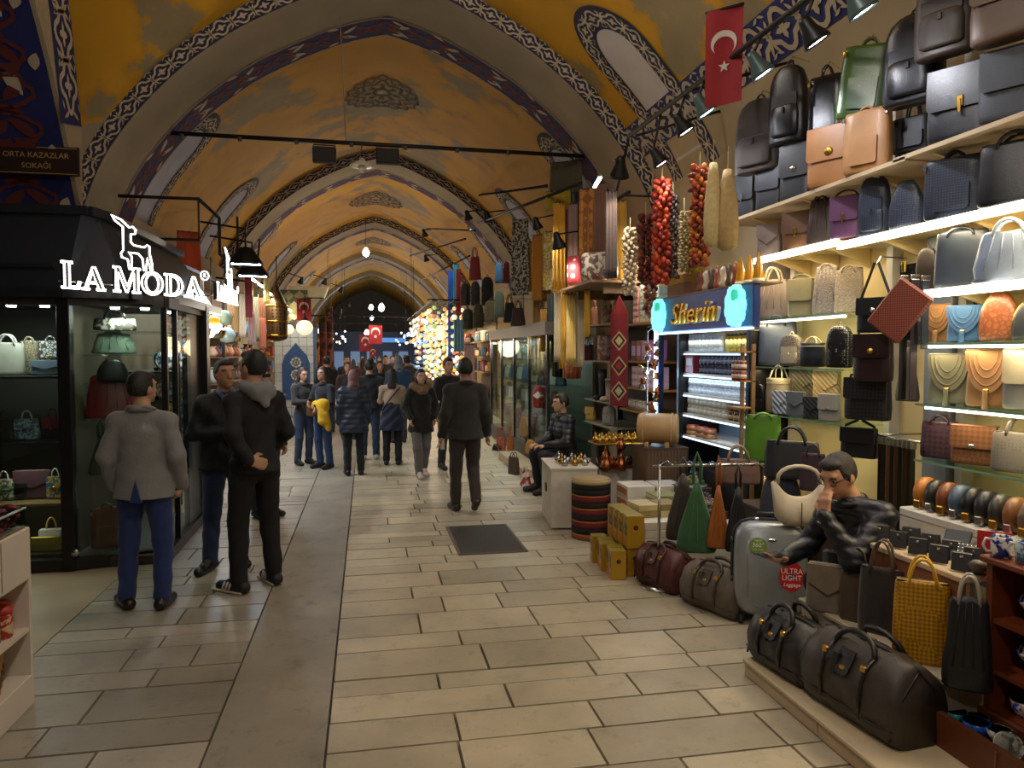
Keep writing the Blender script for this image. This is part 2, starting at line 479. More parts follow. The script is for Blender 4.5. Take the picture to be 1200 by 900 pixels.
# lacy border of the cross vault on the left wall
b = MB(); cyv = [(y, side_c(y)) for y in np.linspace(6.2, 9.0, 50)]
cc = np.concatenate([[0], np.cumsum([math.hypot(cyv[i+1][0]-cyv[i][0], cyv[i+1][1]-cyv[i][1]) for i in range(49)])]); TC = cc[-1]
def wallc(off):
    def fn(u, v):
        u = min(max(u, 0), TC)
        y = float(np.interp(u, cc, [q[0] for q in cyv])); z = float(np.interp(u, cc, [q[1] for q in cyv]))
        y2 = float(np.interp(min(u+.04, TC), cc, [q[0] for q in cyv])); z2 = float(np.interp(min(u+.04, TC), cc, [q[1] for q in cyv]))
        y1 = float(np.interp(max(u-.04, 0), cc, [q[0] for q in cyv])); z1 = float(np.interp(max(u-.04, 0), cc, [q[1] for q in cyv]))
        l = math.hypot(y2-y1, z2-z1) or 1; v = v-.29
        return (-3.05+off, y-(z2-z1)/l*v, z+(y2-y1)/l*v)
    return fn
b.grid(50, 1, lambda a, c: wallc(.006)(a*TC, (c-.5)*.56), 0)
lacy(b, wallc(.012), TC, .5, .5, 1)
b.build('lace_border', [navy, cream], wl)
struct(MB().b2((-5.9, .5, 0), (-5.7, 9.5, 6.6)).build('wall_street', [mat('5d5648', .9)]))

mb = MB(); mb.b2((3.67, -4, 0), (3.87, 56, 4.3)); wr = struct(mb.build('wall_right', [mat('a3916f', .9, 0, .14, 1.5, .4, 8)]))
struct(MB().b2((-3.3, 56, 0), (4, 56.2, 6.6)).build('wall_end', [mat('6e685e', .9)]))
struct(MB().b2((-6, -4.2, 0), (4, -4, 6.8)).build('wall_back', [mat('6b6252', .9)]))

# ---- niches and medallions painted on the vaults
def vsurf(off, side, yc):
    xs = [p[0] for p in VP]; zs = [p[1] for p in VP]; h = len(VP)//2
    px = [abs(p[0]-XC) for p in VP[h:]]; pz = [p[1] for p in VP[h:]]
    cs = np.concatenate([[0], np.cumsum(np.hypot(np.diff(px), np.diff(pz)))]); T = cs[-1]
    def fn(u, v):            # u metres up from the springing, v metres along the street
        s = T-u; d = float(np.interp(s, cs, px)); z = float(np.interp(s, cs, pz))
        d2 = float(np.interp(s+.05, cs, px)); z2 = float(np.interp(s+.05, cs, pz)); l = math.hypot(d2-d, z2-z) or 1
        d += (z2-z)/l*off; z -= (d2-d)/l*off
        return (XC+side*d, yc+v, z)
    return fn
b = MB(); fq = vsurf(.01, 1, 1.6)
b.grid(10, 1, lambda a, c: fq(a*1.12, c*7.4), 2); fq = vsurf(.014, 1, 1.6)
b.grid(3, 1, lambda a, c: fq(.92+a*.42, c*7.4), 0)
lacy(b, lambda u, v: vsurf(.022, 1, 1.6)(1.13+v, u), 7.4, .4, .42, 1)
b.build('lace_frieze', [mat('23285a', .8), mat('a89a80', .8), mat('a3916f', .9, 0, .14, 1.5, .4, 8)], wr)
def niche(side, yc, u0, u1, hw, par, inner):
    b = MB()
    def loop(g, n=30):
        p = [(u_, -(hw+g)) for u_ in np.linspace(u0-.1, u1-hw-.05, 8)]
        for a in np.linspace(0, PI, n): p.append((u1-hw+(hw+g)*1.25*math.sin(a), -(hw+g)*math.cos(a)))
        p += [(u_, hw+g) for u_ in np.linspace(u1-hw-.05, u0-.1, 8)]; return p
    fo = vsurf(.012, side, yc)
    L0, L1 = loop(.0), loop(.26)
    n = len(L0); b.add([fo(*q) for q in L0]+[fo(*q) for q in L1], [(i, i+1, n+i+1, n+i) for i in range(n-1)], 0)
    # lacy border following the loop
    Lm = loop(.13); cl = np.concatenate([[0], np.cumsum([math.hypot(Lm[i+1][0]-Lm[i][0], Lm[i+1][1]-Lm[i][1]) for i in range(n-1)])]); T = cl[-1]
    fi = vsurf(.018, side, yc)
    def along(u, v):
        u = min(max(u, 0), T); g = lambda w_: (float(np.interp(w_, cl, [q[0] for q in Lm])), float(np.interp(w_, cl, [q[1] for q in Lm])))
        p = g(u); a, c = g(max(u-.04, 0)), g(min(u+.04, T)); dx, dy = c[0]-a[0], c[1]-a[1]; l = math.hypot(dx, dy) or 1
        return fi(p[0]-dy/l*v, p[1]+dx/l*v)
    lacy(b, along, T, .22, .3, 1)
    # recessed plaster field: fan to the middle line
    mid = [(q[0], 0) for q in L0]; fr_ = vsurf(.008, side, yc)
    b.add([fr_(*q) for q in L0]+[fr_(*q) for q in mid], [(i, i+1, n+i+1, n+i) for i in range(n-1)], 2)
    b.build('painted_niche', [navy_dk, cream, inner], par)
daylit_plaster = mat('a9adc0', .9, 0, .12, 2, .5, 8)  # plaster tinted bluish: daylight on the niche fields put into the colour
niche(1, 7.95, .45, 2.25, .33, vaults[0], plaster_pale)
for k, ya in ((1, 10.5), (2, 18.8), (3, 27.2)):
    for dy in (.95, 4.9):
        niche(-1, ya+dy, .35, 1.75, .33, vaults[k], daylit_plaster); niche(1, ya+dy, .35, 1.75, .33, vaults[k], daylit_plaster)
def medallion(yc, r, par):
    b = MB()
    fn = lambda u, v: (XC+u, yc+v*1.25, vault_z(XC+u)-.012-.01*abs(u))
    for rr, lob, amp, m, wd in ((.97, 16, .05, 0, .03), (.8, 16, .06, 1, .02), (.62, 8, .16, 0, .035), (.5, 8, .2, 1, .02), (.22, 8, .1, 0, .03)):
        strip(b, fn, [(r*rr*(1+amp*math.cos(lob*a))*math.cos(a), r*rr*(1+amp*math.cos(lob*a))*math.sin(a)) for a in np.linspace(0, 2*PI, 96, endpoint=False)], wd*r, m, True)
    for i in range(16):
        a = i*PI/8
        for s in (1, -1):
            put(b, fn, leaf_poly(r*.68*math.cos(a), r*.68*math.sin(a), a+s*.6, r*.26, r*.055), 0)
            put(b, fn, leaf_poly(r*.28*math.cos(a), r*.28*math.sin(a), a+s*.25, r*.25, r*.05), i % 2)
    put(b, fn, [(r*.14*math.cos(a), r*.14*math.sin(a)) for a in np.linspace(0, 2*PI, 14, endpoint=False)], 1)
    b.build('painted_medallion', [mat('3a3020', .8), mat('a39a80', .8)], par)
medallion(13.45, .62, vaults[1]); medallion(22.6, .75, vaults[2]); medallion(31, .7, vaults[3])

# ---- floor
def stone(c, rand=.22, r=.33, dirt=.55):
    """worn limestone in world space: clouding, darker stains and pits"""
    m = bpy.data.materials.new('paving_stone'); m.use_nodes = True; nt, b = nodes_of(m); L = nt.links; col = lin(c)
    ge = nt.nodes.new('ShaderNodeNewGeometry')
    def nz(sc, det, rough=.6):
        n = nt.nodes.new('ShaderNodeTexNoise'); n.inputs['Scale'].default_value = sc; n.inputs['Detail'].default_value = det; n.inputs['Roughness'].default_value = rough; L.new(ge.outputs['Position'], n.inputs['Vector']); return n
    def mixc(fac, a, c_):
        x = nt.nodes.new('ShaderNodeMix'); x.data_type = 'RGBA'; L.new(fac, x.inputs[0])
        for i, q in ((6, a), (7, c_)):
            if isinstance(q, tuple): x.inputs[i].default_value = (*q, 1)
            else: L.new(q, x.inputs[i])
        return x.outputs[2]
    def rng(src, lo, hi, to=1.0):
        q = nt.nodes.new('ShaderNodeMapRange'); q.inputs[1].default_value = lo; q.inputs[2].default_value = hi; q.inputs[4].default_value = to; L.new(src, q.inputs[0]); return q.outputs[0]
    n1, n2, n3 = nz(1.7, 5), nz(5.5, 8, .7), nz(38, 3)
    o = mixc(rng(n1.outputs['Fac'], .3, .7), tuple(v*.78 for v in col), tuple(min(1, v*1.15) for v in col))
    o = mixc(rng(n2.outputs['Fac'], .56, .72, dirt), o, tuple(v*.42 for v in col))
    o = mixc(rng(n3.outputs['Fac'], .62, .72, .5), o, tuple(v*.5 for v in col))
    oi = nt.nodes.new('ShaderNodeObjectInfo'); hs = nt.nodes.new('ShaderNodeHueSaturation'); L.new(o, hs.inputs['Color'])
    mr = nt.nodes.new('ShaderNodeMapRange'); mr.inputs[3].default_value = 1-rand; mr.inputs[4].default_value = 1+rand; L.new(oi.outputs['Random'], mr.inputs[0]); L.new(mr.outputs[0], hs.inputs['Value'])
    L.new(hs.outputs[0], b.inputs['Base Color'])
    rr_ = nt.nodes.new('ShaderNodeMapRange'); rr_.inputs[3].default_value = r-.08; rr_.inputs[4].default_value = r+.25; L.new(n2.outputs['Fac'], rr_.inputs[0]); L.new(rr_.outputs[0], b.inputs['Roughness'])
    bp = nt.nodes.new('ShaderNodeBump'); bp.inputs['Strength'].default_value = .25; bp.inputs['Distance'].default_value = .008; L.new(n2.outputs['Fac'], bp.inputs['Height']); L.new(bp.outputs[0], b.inputs['Normal'])
    return m
fl = struct(MB().b2((-6, -4, -.2), (4, 56, -.03)).build('floor', [mat('4a443a', .8)]))
warm, cool = stone('b1a78f'), stone('9b9587')
def slab_mesh(nm, m):
    b = MB(); e = .012
    b.add([(-.5,-.5,-.03),(.5,-.5,-.03),(.5,.5,-.03),(-.5,.5,-.03),(-.495,-.49,0),(.495,-.49,0),(.495,.49,0),(-.495,.49,0)],
          [(4,5,6,7),(0,1,5,4),(1,2,6,5),(2,3,7,6),(3,0,4,7)])
    return b.mesh(nm, [m])
sm_w, sm_c = slab_mesh('paving_slab', warm), slab_mesh('paving_slab', cool)
rs = random.Random(3)
far = MB(); far2 = MB(); nslab = 0
def lay(xa, xb, y0, y1, me, lmin, lmax, fmb):
    global nslab
    y = y0
    while y < y1:
        h = rs.choice((.2, .24, .28, .33, .38)); x = xa
        while x < xb-.01:
            l = rs.uniform(lmin, lmax)
            if xb-(x+l) < lmin*.6: l = xb-x
            if y < 11.2 and nslab < 298 and x < 2.9:
                o = bpy.data.objects.new('paving_slab', me); COL.objects.link(o); o.parent = fl
                o.location = (x+l/2, y+h/2, rs.uniform(-.003, .001)); o.scale = (l-.008, h-.008, 1); nslab += 1
            else: fmb.b2((x+.004, y+.004, -.03), (x+l-.004, y+h-.004, -.001))
            x += l
        y += h
lay(-.2, 3.65, 2.4, 26, sm_w, .38, .95, far)
lay(-2.0, -.74, 2.4, 26, sm_c, .36, .85, far2)
far.build('paving_field', [warm], fl, kind='stuff'); far2.build('paving_field', [cool], fl, kind='stuff')
b = MB(); b.b2((-.735, 2, -.03), (-.205, 26, -.002)); b.build('concrete_strip', [stone('8f887a', 0, .5, .7)], fl)
b = MB(); b.b2((-3.05, 2, -.03), (-2.005, 26, -.004)); b.build('shop_threshold', [mat('a08f74', .4, 0, .1, 3)], fl)
b = MB(); b.b2((-3.05, 26, -.03), (3.65, 56, -.004)); b.build('far_paving', [mat('a89c86', .35, 0, .2, 2)], fl)
b = MB(); b.b2((-6, -4, -.03), (3.65, 2.4, -.004)); b.b2((-6, 2.4, -.03), (-3.05, 9, -.004)); b.build('near_paving', [mat('a89c86', .4, 0, .2, 2)], fl)
# dark access plate in the paving
mp = thing('access_plate', 'dark grey metal access plate set in the pale paving', 'floor plate', (1.12, 7.15, 0))
MB().box((0,0,.002), (.60, 1.06, .008), b=.003).build('plate', [mat('403c36', .55, .4, .15, 20, .4, 120)], mp)
b = MB()
for s in (-1, 1): b.box((s*.31, 0, .002), (.025, 1.1, .012)); b.box((0, s*.54, .002), (.64, .025, .012))
b.build('frame', [mat('6b6152', .6, .3)], mp)

# ================================================================== BAG BUILDERS (local: front faces -Y, stands on z=0)
black_l = leather('16161a', .38); gold = metal('c9a04a', .3); steel = metal('b9bbbd', .25); dark_edge = mat('1a1614', .6)
def bag_body(mb, w, d, h, tw=.9, td=.55, e=4, m=0, seed=0, z0=0, sl=.012):
    rr = random.Random(seed); rings = []
    for t, s in ((0, .9), (.025, .975), (.1, 1), (.3, 1.02), (.55, 1.01), (.8, 1), (.95, .99), (1, .93)):
        k = 1+(tw-1)*t; q = 1+(td-1)*t
        rings.append([(x*(1+rr.uniform(-sl, sl)), y*(1+rr.uniform(-sl*2, sl*2)), z+z0+(rr.uniform(-sl, sl)*h*.5 if t > .9 else 0)) for x, y, z in superring(w/2*k*s, d/2*q*s, t*h, 20, e)])
    mb.loft(rings, m)
def arc(xa, xb, z0, hh, y=0, n=9, y1=None, p=1.0):
    out = []
    for i in range(n+1):
        t = i/n; a = PI*t
        out.append((xa+(xb-xa)*(.5-.5*math.cos(a)), y+((y1 if y1 is not None else y)-y)*math.sin(a), z0+hh*math.sin(a)**p))
    return out
def round_poly(w, z0, z1, rb, rt=0, n=6):
    p = []
    def corner(cx, cz, r, a0):
        for i in range(n+1):
            a = a0+PI/2*i/n; p.append((cx+r*math.cos(a), cz+r*math.sin(a)))
    if rb > 0: corner(-w/2+rb, z0+rb, rb, PI); corner(w/2-rb, z0+rb, rb, 1.5*PI)
    else: p.extend([(-w/2, z0), (w/2, z0)])
    if rt > 0: corner(w/2-rt, z1-rt, rt, 0); corner(-w/2+rt, z1-rt, rt, PI/2)
    else: p.extend([(w/2, z1), (-w/2, z1)])
    return p
NB = [0]
SNAP = [(3.1, 3.7, *q) for q in ((2.3, 4.6, 2.575), (4.6, 6.1, 2.605), (2.3, 3.87, 2.185), (2.3, 3.87, 1.885), (2.3, 3.87, 1.53), (2.3, 3.87, 1.2), (4.5, 6, 2.10), (4.5, 6, 1.715), (4.5, 6, 1.335), (3.9, 6.3, 2.985), (2.3, 3.9, 2.995))]+[(-3.7, -2.5, 6.8, 7.5, q) for q in (1.63, 1.07, .55, .12)]+[(-2.5, -1.7, 6.9, 7.8, q) for q in (2.02, 1.81, 1.56, 1.23, .08)]+[(2.9, 3.6, 9, 10.3, q) for q in (2.21, 1.72, 1.18, .86)]
def bag(label, box, style, m, rz=R(-62), m2=None, d=None, hh=.3, cat='handbag', group=None, hw=None, lean=0, name=None, clasp=True, strap=None, ex=None, hold=None, roll=0):
    x, y, z, W, H = box; NB[0] += 1; sd = NB[0]
    W *= .95
    if not hold:
        for (x0, x1, y0, y1, sz) in SNAP:
            if x0 <= x <= x1 and y0 <= y <= y1 and abs(z-sz) < .1: z = sz+.008; break
    m2 = m2 or m; hw = hw or gold; nm = name or 'handbag'
    dep = d or .36
    w = W/(.88+.47*dep); D = w*dep
    t = thing(nm, label, cat, (x, y, z), rz, group, rot=(lean, roll, rz))
    mb = MB()
    if style == 'tote':
        h = H*(1-hh); bag_body(mb, w, D, h, .94, .45, 4, seed=sd, sl=.02); mb.build('body', m, t)
        MB().b2((-w*.44, -D*.2, h*.985), (w*.44, D*.2, h*1.0)).build('opening', dark_edge, t)
        for s in (-1, 1):
            MB().tube(arc(-w*.24, w*.24, h*.9, H*hh+h*.1, s*D*.22, y1=s*D*.3), w*.018+.003, 6).build('handle', m2, t)
        b = MB(); b.box((0, -D*.38, h*.52), (w*.008+.002, D*.3, h*.8)); b.build('seam', dark_edge, t) if ex == 'seam' else None
    elif style == 'pleat':
        h = H*(1-hh); bag_body(mb, w, D, h, .72, .35, 3, seed=sd, sl=.05); mb.build('body', m, t)
        for s in (-1, 1): MB().tube(arc(-w*.2, w*.2, h*.93, H*hh+h*.05, s*D*.15, y1=s*D*.25), w*.02+.003, 6).build('handle', m2, t)
        for i in range(4): MB().tube([((i-1.5)*w*.2, -D*.42, h*.25), ((i-1.5)*w*.16, -D*.3, h*.6), ((i-1.5)*w*.12, -D*.2, h*.96)], w*.012, 5).build('pleat', m, t)
    elif style in ('flap', 'saddle'):
        h = H*(1-(hh if strap else 0)); td = .6; bag_body(mb, w, D, h*.98, .92 if style == 'flap' else .84, td, 4 if style == 'flap' else 3, seed=sd); mb.build('body', m, t)
        fy = lambda X, Z: -D/2*(1+(td-1)*max(0, min(1, Z/h)))
        b = MB()
        if style == 'flap':
            P = round_poly(w*.95, h*.42, h*.99, w*.09)
        else:
            P = [(w*.47*math.cos(a), h*.97+h*.74*math.sin(a)) for a in np.linspace(PI, 2*PI, 19)]
        b.prism(P, -.014, -.004, fy=fy); b.b2((-w*.47, -D*td/2-.012, h*.965), (w*.47, D*td/2, h*1.0), b=.006)
        fl_ = b.build('flap', m2, t)
        if style == 'saddle':
            for q in (.82, .64, .46):
                MB().tube([(w*.47*q*math.cos(a), fy(0, h*.97+h*.74*q*math.sin(a))-.015, h*.97+h*.74*q*math.sin(a)) for a in np.linspace(PI*1.02, PI*1.98, 15)], .0035, 4).build('stitch_ridge', m2, fl_)
        if clasp:
            b = MB(); zc = h*.47 if style == 'flap' else h*.27
            if ex == 'round': b.lathe([(0, -.003), (w*.09, -.003), (w*.09, .004), (w*.05, .008), (0, .009)], 14, M=Matrix.Translation((0, fy(0, h*.56)-.016, h*.56)) @ Matrix.Rotation(PI/2, 4, 'X'))
            elif ex == 'buckle':
                b.box((0, fy(0, h*.5)-.02, h*.5), (w*.09, .01, h*.14), b=.003); b.box((0, fy(0, h*.42)-.024, h*.43), (w*.05, .01, h*.18), b=.003)
            else: b.box((0, fy(0, zc)-.018, zc), (w*.12, .012, w*.09), b=.003)
            b.build('clasp', hw, t)
        if ex == 'tassel':
            b = MB(); b.lathe([(.004, h*.3), (.012, h*.28), (.013, h*.2), (.016, -.02), (.012, -.03)], 8, c=(0, -D*.5-.025, 0)); b.build('tassel', m2, t)
        if strap: MB().tube(arc(-w*.4, w*.4, h*.9, H*hh+h*.1, 0, p=.8), w*.016+.003, 5, flat=2).build('strap', m2, t)
    elif style == 'backpack':
        h = H*.92
        rings = []
        for q, s in ((0, .88), (.03, .97), (.2, 1), (.6, .98), (.8, .9), (.92, .74), (.98, .5), (1, .3)):
            rings.append(superring(w/2*s, D/2*(.6+.4*s), q*h, 18, 3.5))
        mb.loft(rings); mb.build('body', m, t)
        b = MB(); rings = []
        for q, s in ((0, .8), (.08, 1), (.7, 1), (.95, .9), (1, .7)): rings.append([(x_, y_-D*.52, z_+h*.08) for x_, y_, z_ in superring(w*.36*s, D*.16*s, q*h*.4, 14, 4)])
        b.loft(rings); b.build('pocket', m2, t)
        b = MB(); b.prism(round_poly(w*.66, h*.42, h*.62, w*.1), -.012-D*.5, -.0-D*.5); b.box((0, -D*.7, h*.41), (w*.06, D*.06+.01, h*.08), b=.003); b.build('flap', m2, t)
        for s in (-1, 1): MB().tube([(s*w*.2, D*.2, h*.96), (s*w*.32, D*.62, h*.8), (s*w*.34, D*.62, h*.4), (s*w*.4, D*.4, h*.06)], w*.03, 5, flat=2).build('strap', m2, t)
        MB().tube(arc(-w*.1, w*.1, h*.95, h*.14, D*.1), w*.022, 5).build('loop', m2, t)
    elif style == 'dome':
        h = H; rings = []
        for q in np.linspace(0, 1, 9): rings.append(superring(w/2*(1-.62*q**3.2)*(1 if q > .02 else .94), D/2*(1-.65*q**2), q*h, 20, 3))
        mb.loft(rings); mb.build('body', m, t)
        MB().tube([(w*.5*(1-.62*q**3.2)*s*1.0, -D*.1*(1-q), q*h) for s, q in [(-1, q) for q in np.linspace(.15, .98, 8)]+[(1, q) for q in np.linspace(.98, .15, 8)]], .005, 4).build('zipper', hw, t)
    elif style == 'boxy':
        h = H*(1-hh); bag_body(mb, w, D, h, .88, .75, 6, seed=sd); mb.build('body', m, t)
        fy = lambda X, Z: -D/2*(1+(.75-1)*Z/h)
        b = MB(); b.prism(round_poly(w*.86, h*.5, h*1.0, w*.05), -.014, -.004, fy=fy); b.b2((-w*.43, -D*.4, h*.985), (w*.43, D*.36, h*1.01)); b.build('flap', m2, t)
        MB().tube(arc(-w*.2, w*.2, h*.98, H*hh), w*.025+.002, 6).build('handle', ex if ex and not isinstance(ex, str) else m2, t)
        MB().box((0, -D*.45-.012, h*.5), (w*.12, .014, h*.14), b=.003).build('clasp', hw, t)
    elif style == 'clutch':
        h = H; bag_body(mb, w, D, h, .97, .5, 6, seed=sd); mb.build('body', m, t)
        fy = lambda X, Z: -D/2*(1+(.5-1)*Z/h)
        MB().prism([(-w*.48, h*.99), (-w*.46, h*.62), (0, h*.38), (w*.46, h*.62), (w*.48, h*.99)], -.014, -.004, fy=fy).build('flap', m2, t)
        if clasp: MB().box((0, fy(0, h*.42)-.018, h*.43), (w*.1, .01, h*.1), b=.002).build('clasp', hw, t)
    elif style == 'bucket':
        h = H*(1-hh)
        mb.lathe([(w*.4, 0), (w*.46, h*.02), (w*.47, h*.5), (w*.42, h*.86), (w*.45, h), (w*.41, h)], 18, sy=.8, wob=lambda i, a: .05*math.sin(9*a) if i > 2 else 0); mb.build('body', m, t)
        for s in (-1, 1): MB().tube(arc(-w*.25, w*.25, h*.85, H*hh+h*.15, s*w*.25, y1=s*w*.05), w*.025, 6).build('handle', m2, t)
        MB().tube([(w*.445*math.cos(a), -.8*w*.445*math.sin(a), h*.86) for a in np.linspace(0, 2*PI, 20, endpoint=False)], w*.015, 5, closed=True).build('drawstring', m2, t)
    elif style == 'hobo':
        h = H*(1-hh); n = 14; rings = []
        for i in range(n+1):
            u = -1+2*i/n; wx = u*w/2; top = h*(.64+.36*abs(u)**2.6); bot = h*.34*max(0, abs(u)-.35)**2/.42
            if abs(u) > .98: top = h; bot = h*.9
            cz = (top+bot)/2; hz = (top-bot)/2+.004; dy = D/2*(1-abs(u)**3*.8)+.004
            rings.append([(wx*(.82+.18*(1 if s_ < .3 else .2)), dy*math.cos(a)*(.55+.45*(1-math.sin(a))/2*1.2), cz+hz*math.sin(a)) for a in np.linspace(0, 2*PI, 14, endpoint=False) for s_ in [math.sin(a)]])
        mb.loft(rings); mb.build('body', m, t)
        MB().tube(arc(-w*.40, w*.40, h*.94, H*hh+h*.06, 0, p=.7), w*.028+.004, 7).build('strap', m2, t)
        MB().box((0, -D*.5-.001, h*.3), (.004, .008, h*.5)).build('seam', dark_edge, t)
        for s in (-1, 1): MB().tube([(s*w*.4+.018*math.cos(a), -.004, h*.97+.018*math.sin(a)) for a in np.linspace(0, 2*PI, 10, endpoint=False)], .004, 5, closed=True).build('ring', hw, t)
    elif style == 'hang':     # soft bag hanging by its gathered handle
        h = H*(1-hh); rings = []; rr = random.Random(sd)
        for q, s in ((0, .9), (.03, .97), (.1, 1), (.35, .84), (.6, .58), (.82, .33), (1, .14)):
            rings.append([(a*(1+.1*math.sin(5*j+sd)*q), b_*(1+.16*math.cos(7*j)*q), c_) for j, (a, b_, c_) in enumerate(superring(w/2*s, D/2*(.45+.55*s), q*h, 20, 3))])
        mb.loft(rings); mb.build('body', m, t)
        MB().tube([(-w*.08, 0, h*.97), (-w*.1, 0, h+H*hh*.6), (0, 0, H), (w*.1, 0, h+H*hh*.6), (w*.08, 0, h*.97)], w*.03+.004, 6, flat=.6).build('handle', m2, t)
        for i in range(3): MB().tube([((i-1)*w*.22, -D*.5, h*.18), ((i-1)*w*.12, -D*.36, h*.6), ((i-1)*w*.04, -D*.14, h*.97)], .006, 4).build('pleat', m2, t)
    elif style == 'sling':    # flat crossbody hung by a long strap
        h = H*(1-hh); bag_body(mb, w, D, h, .97, .75, 6, seed=sd); mb.build('body', m, t)
        fy = lambda X, Z: -D/2*(1+(.75-1)*Z/h)
        MB().prism(round_poly(w*.97, h*.5, h*1.0, w*.06), -.012, -.003, fy=fy).build('flap', m2, t)
        if clasp: MB().lathe([(0, 0), (w*.08, 0), (w*.08, .006), (0, .01)], 12, M=Matrix.Translation((0, fy(0, h*.62)-.012, h*.64)) @ Matrix.Rotation(PI/2, 4, 'X')).build('clasp', hw, t)
        for s in (-1, 1): MB().tube([(s*w*.46, 0, h*.8), (s*w*.4, 0, h*1.05), (s*w*.05, .0, H)], .009, 4, flat=.5).build('strap', m2, t)
    elif style == 'brief':
        h = H*(1-hh); bag_body(mb, w, D, h, .98, .75, 6, seed=sd); mb.build('body', m, t)
        fy = lambda X, Z: -D/2*(1+(.75-1)*Z/h)
        MB().prism(round_poly(w*.6, h*.12, h*.55, w*.06), -.018, -.003, fy=fy).build('pocket', m2, t)
        MB().box((0, 0, h*.995), (w*.86, D*.12, .012)).build('zipper', hw, t)
        for s in (-1, 1): MB().tube(arc(-w*.15, w*.15, h*.97, H*hh+.01, s*D*.2), w*.016+.003, 6).build('handle', m2, t)
        for s in (-1, 1): MB().box((s*w*.47, -D*.39, h*.9), (.02, .012, .03), b=.003).build('ring', hw, t)
    if hold:    # hook and cord that carry a hanging bag
        MB().tube([(0, 0, H*.98), (0, .05, H+.04), (0, hold, H+.06)], .004, 4).build('hook', steel, t)
    return t
def duffel(label, loc, L, Wd, Hh, rz, m, m2, hw=gold, hand=.10, buckle=True, soft=.02, cat='travel bag'):
    """travel bag: long axis along local X, front -Y"""
    t = thing('duffel_bag', label, cat, (*loc, 0) if len(loc) == 2 else loc, rz)
    mb = MB(); rings = []; n = 16; rr = random.Random(int(L*1000))
    for i in range(n+1):
        u = -1+2*i/n; e = 1-.16*abs(u)**6; ring = []
        for a in np.linspace(0, 2*PI, 22, endpoint=False):
            ca, sa = math.cos(a), math.sin(a); k = (abs(ca)**5+abs(sa)**5)**(-1/5)
            zz = sa*k; yy = ca*k
            taper = 1-.55*max(0, zz)**1.6
            z_ = Hh/2+Hh/2*zz*(e if zz > 0 else 1)
            ring.append((u*L/2*(1-.07*max(0, zz)), Wd/2*yy*taper*e+yy*.007*math.sin(9*u+4*zz)*math.cos(5*u*zz+1)+rr.uniform(-1, 1)*soft*.2, z_+(rr.uniform(-1, 1)*soft*.4 if zz > -.2 else 0)))
        rings.append(ring)
    mb.loft(rings); mb.build('body', m, t)
    MB().tube([(u*L*.47, 0, Hh*(1.0-.07*abs(u)**4)) for u in np.linspace(-1, 1, 12)], .008, 5).build('zipper', dark_edge, t)
    for s in (-1, 1):
        MB().tube(arc(-L*.2, L*.2, Hh*.86, hand, s*Wd*.26, y1=s*Wd*.16, n=12, p=.75), .014, 7).build('handle', m2, t)
        for q in (-1, 1):
            st = MB().tube([(q*L*.2, s*Wd*.50, Hh*.2), (q*L*.2, s*Wd*.53, Hh*.45), (q*L*.2, s*Wd*.44, Hh*.78), (q*L*.2, s*Wd*.27, Hh*.93)], .014, 6, flat=.35).build('strap', m2, t)
            MB().box((q*L*.2, s*Wd*.43, Hh*.82), (.03, .02, .03), b=.005).build('buckle', hw, st)
    for s in (-1, 1): MB().tube([(u*L*.485, s*Wd*.505*(1-.14*abs(u)**6), Hh*.24) for u in np.linspace(-1, 1, 14)], .004, 5).build('seam', m2, t)
    MB().prism(round_poly(.09, Hh*.62, Hh*.93, .03), -.008, 0, fy=lambda X, Z: -Wd/2*(1-.5*max(0, (Z/Hh-.5)*2)**1.6)-.004).build('lock_tab', m2, t); MB().box((0, -Wd*.45, Hh*.68), (.035, .016, .04), b=.005).build('lock', hw, t)
    if buckle:
        b = MB(); b.box((-L*.08, -Wd*.45, Hh*.72), (.035, .012, .1), b=.003, rx=-.3); b.build('luggage_tag', m2, t)
    for q in (-1, 1):
        MB().tube([(q*L*.46, -Wd*.44, Hh*.1), (q*L*.485, -Wd*.3, Hh*.62), (q*L*.47, 0, Hh*.92), (q*L*.485, Wd*.3, Hh*.62), (q*L*.46, Wd*.44, Hh*.1)], .006, 5).build('piping', m2, t)
    return t

# ================================================================== RIGHT: LEATHER SHOP
paint_cream = mat('d9c48e', .5, 0, .05, 3); trim_white = mat('d8d4c8', .4); wood_pale = mat('b7a283', .55, 0, .14, 5)
gl_shelf = glass('eef8f3', key='shelf'); gl_edge = mat('6f9a80', .2, 0, 0)
sh = thing('shelf_unit', 'tall cream wall shelving with lit glass shelves full of handbags', 'shelving', (3.64, 4.3, 0))
def sp(name, lo, hi, m, b=0):
    c = [(lo[i]+hi[i])/2-(3.64, 4.3, 0)[i] for i in range(3)]
    return MB().box(c, [hi[i]-lo[i] for i in range(3)], b=b).build(name, m, sh)
sp('back_panel', (3.58, 2.4, .4), (3.63, 5.72, 2.62), paint_cream)
for y in (2.4, 3.86, 4.5, 5.68): sp('upright', (3.5, y-.03, .4), (3.58, y+.03, 3.6), trim_white)
sp('pilaster', (3.46, 3.9, 1.0), (3.58, 4.12, 2.55), mat('8f979c', .3, .3), .01)
sp('mirror', (3.55, 3.78, 1.9), (3.575, 4.46, 2.42), mat('20242a', .1, .6))
def led(parent, lo, hi, e=9, col='fff4d8', pw=None):
    o = MB().b2(lo, hi).build('light_strip', glow(col, e), parent)
    return o
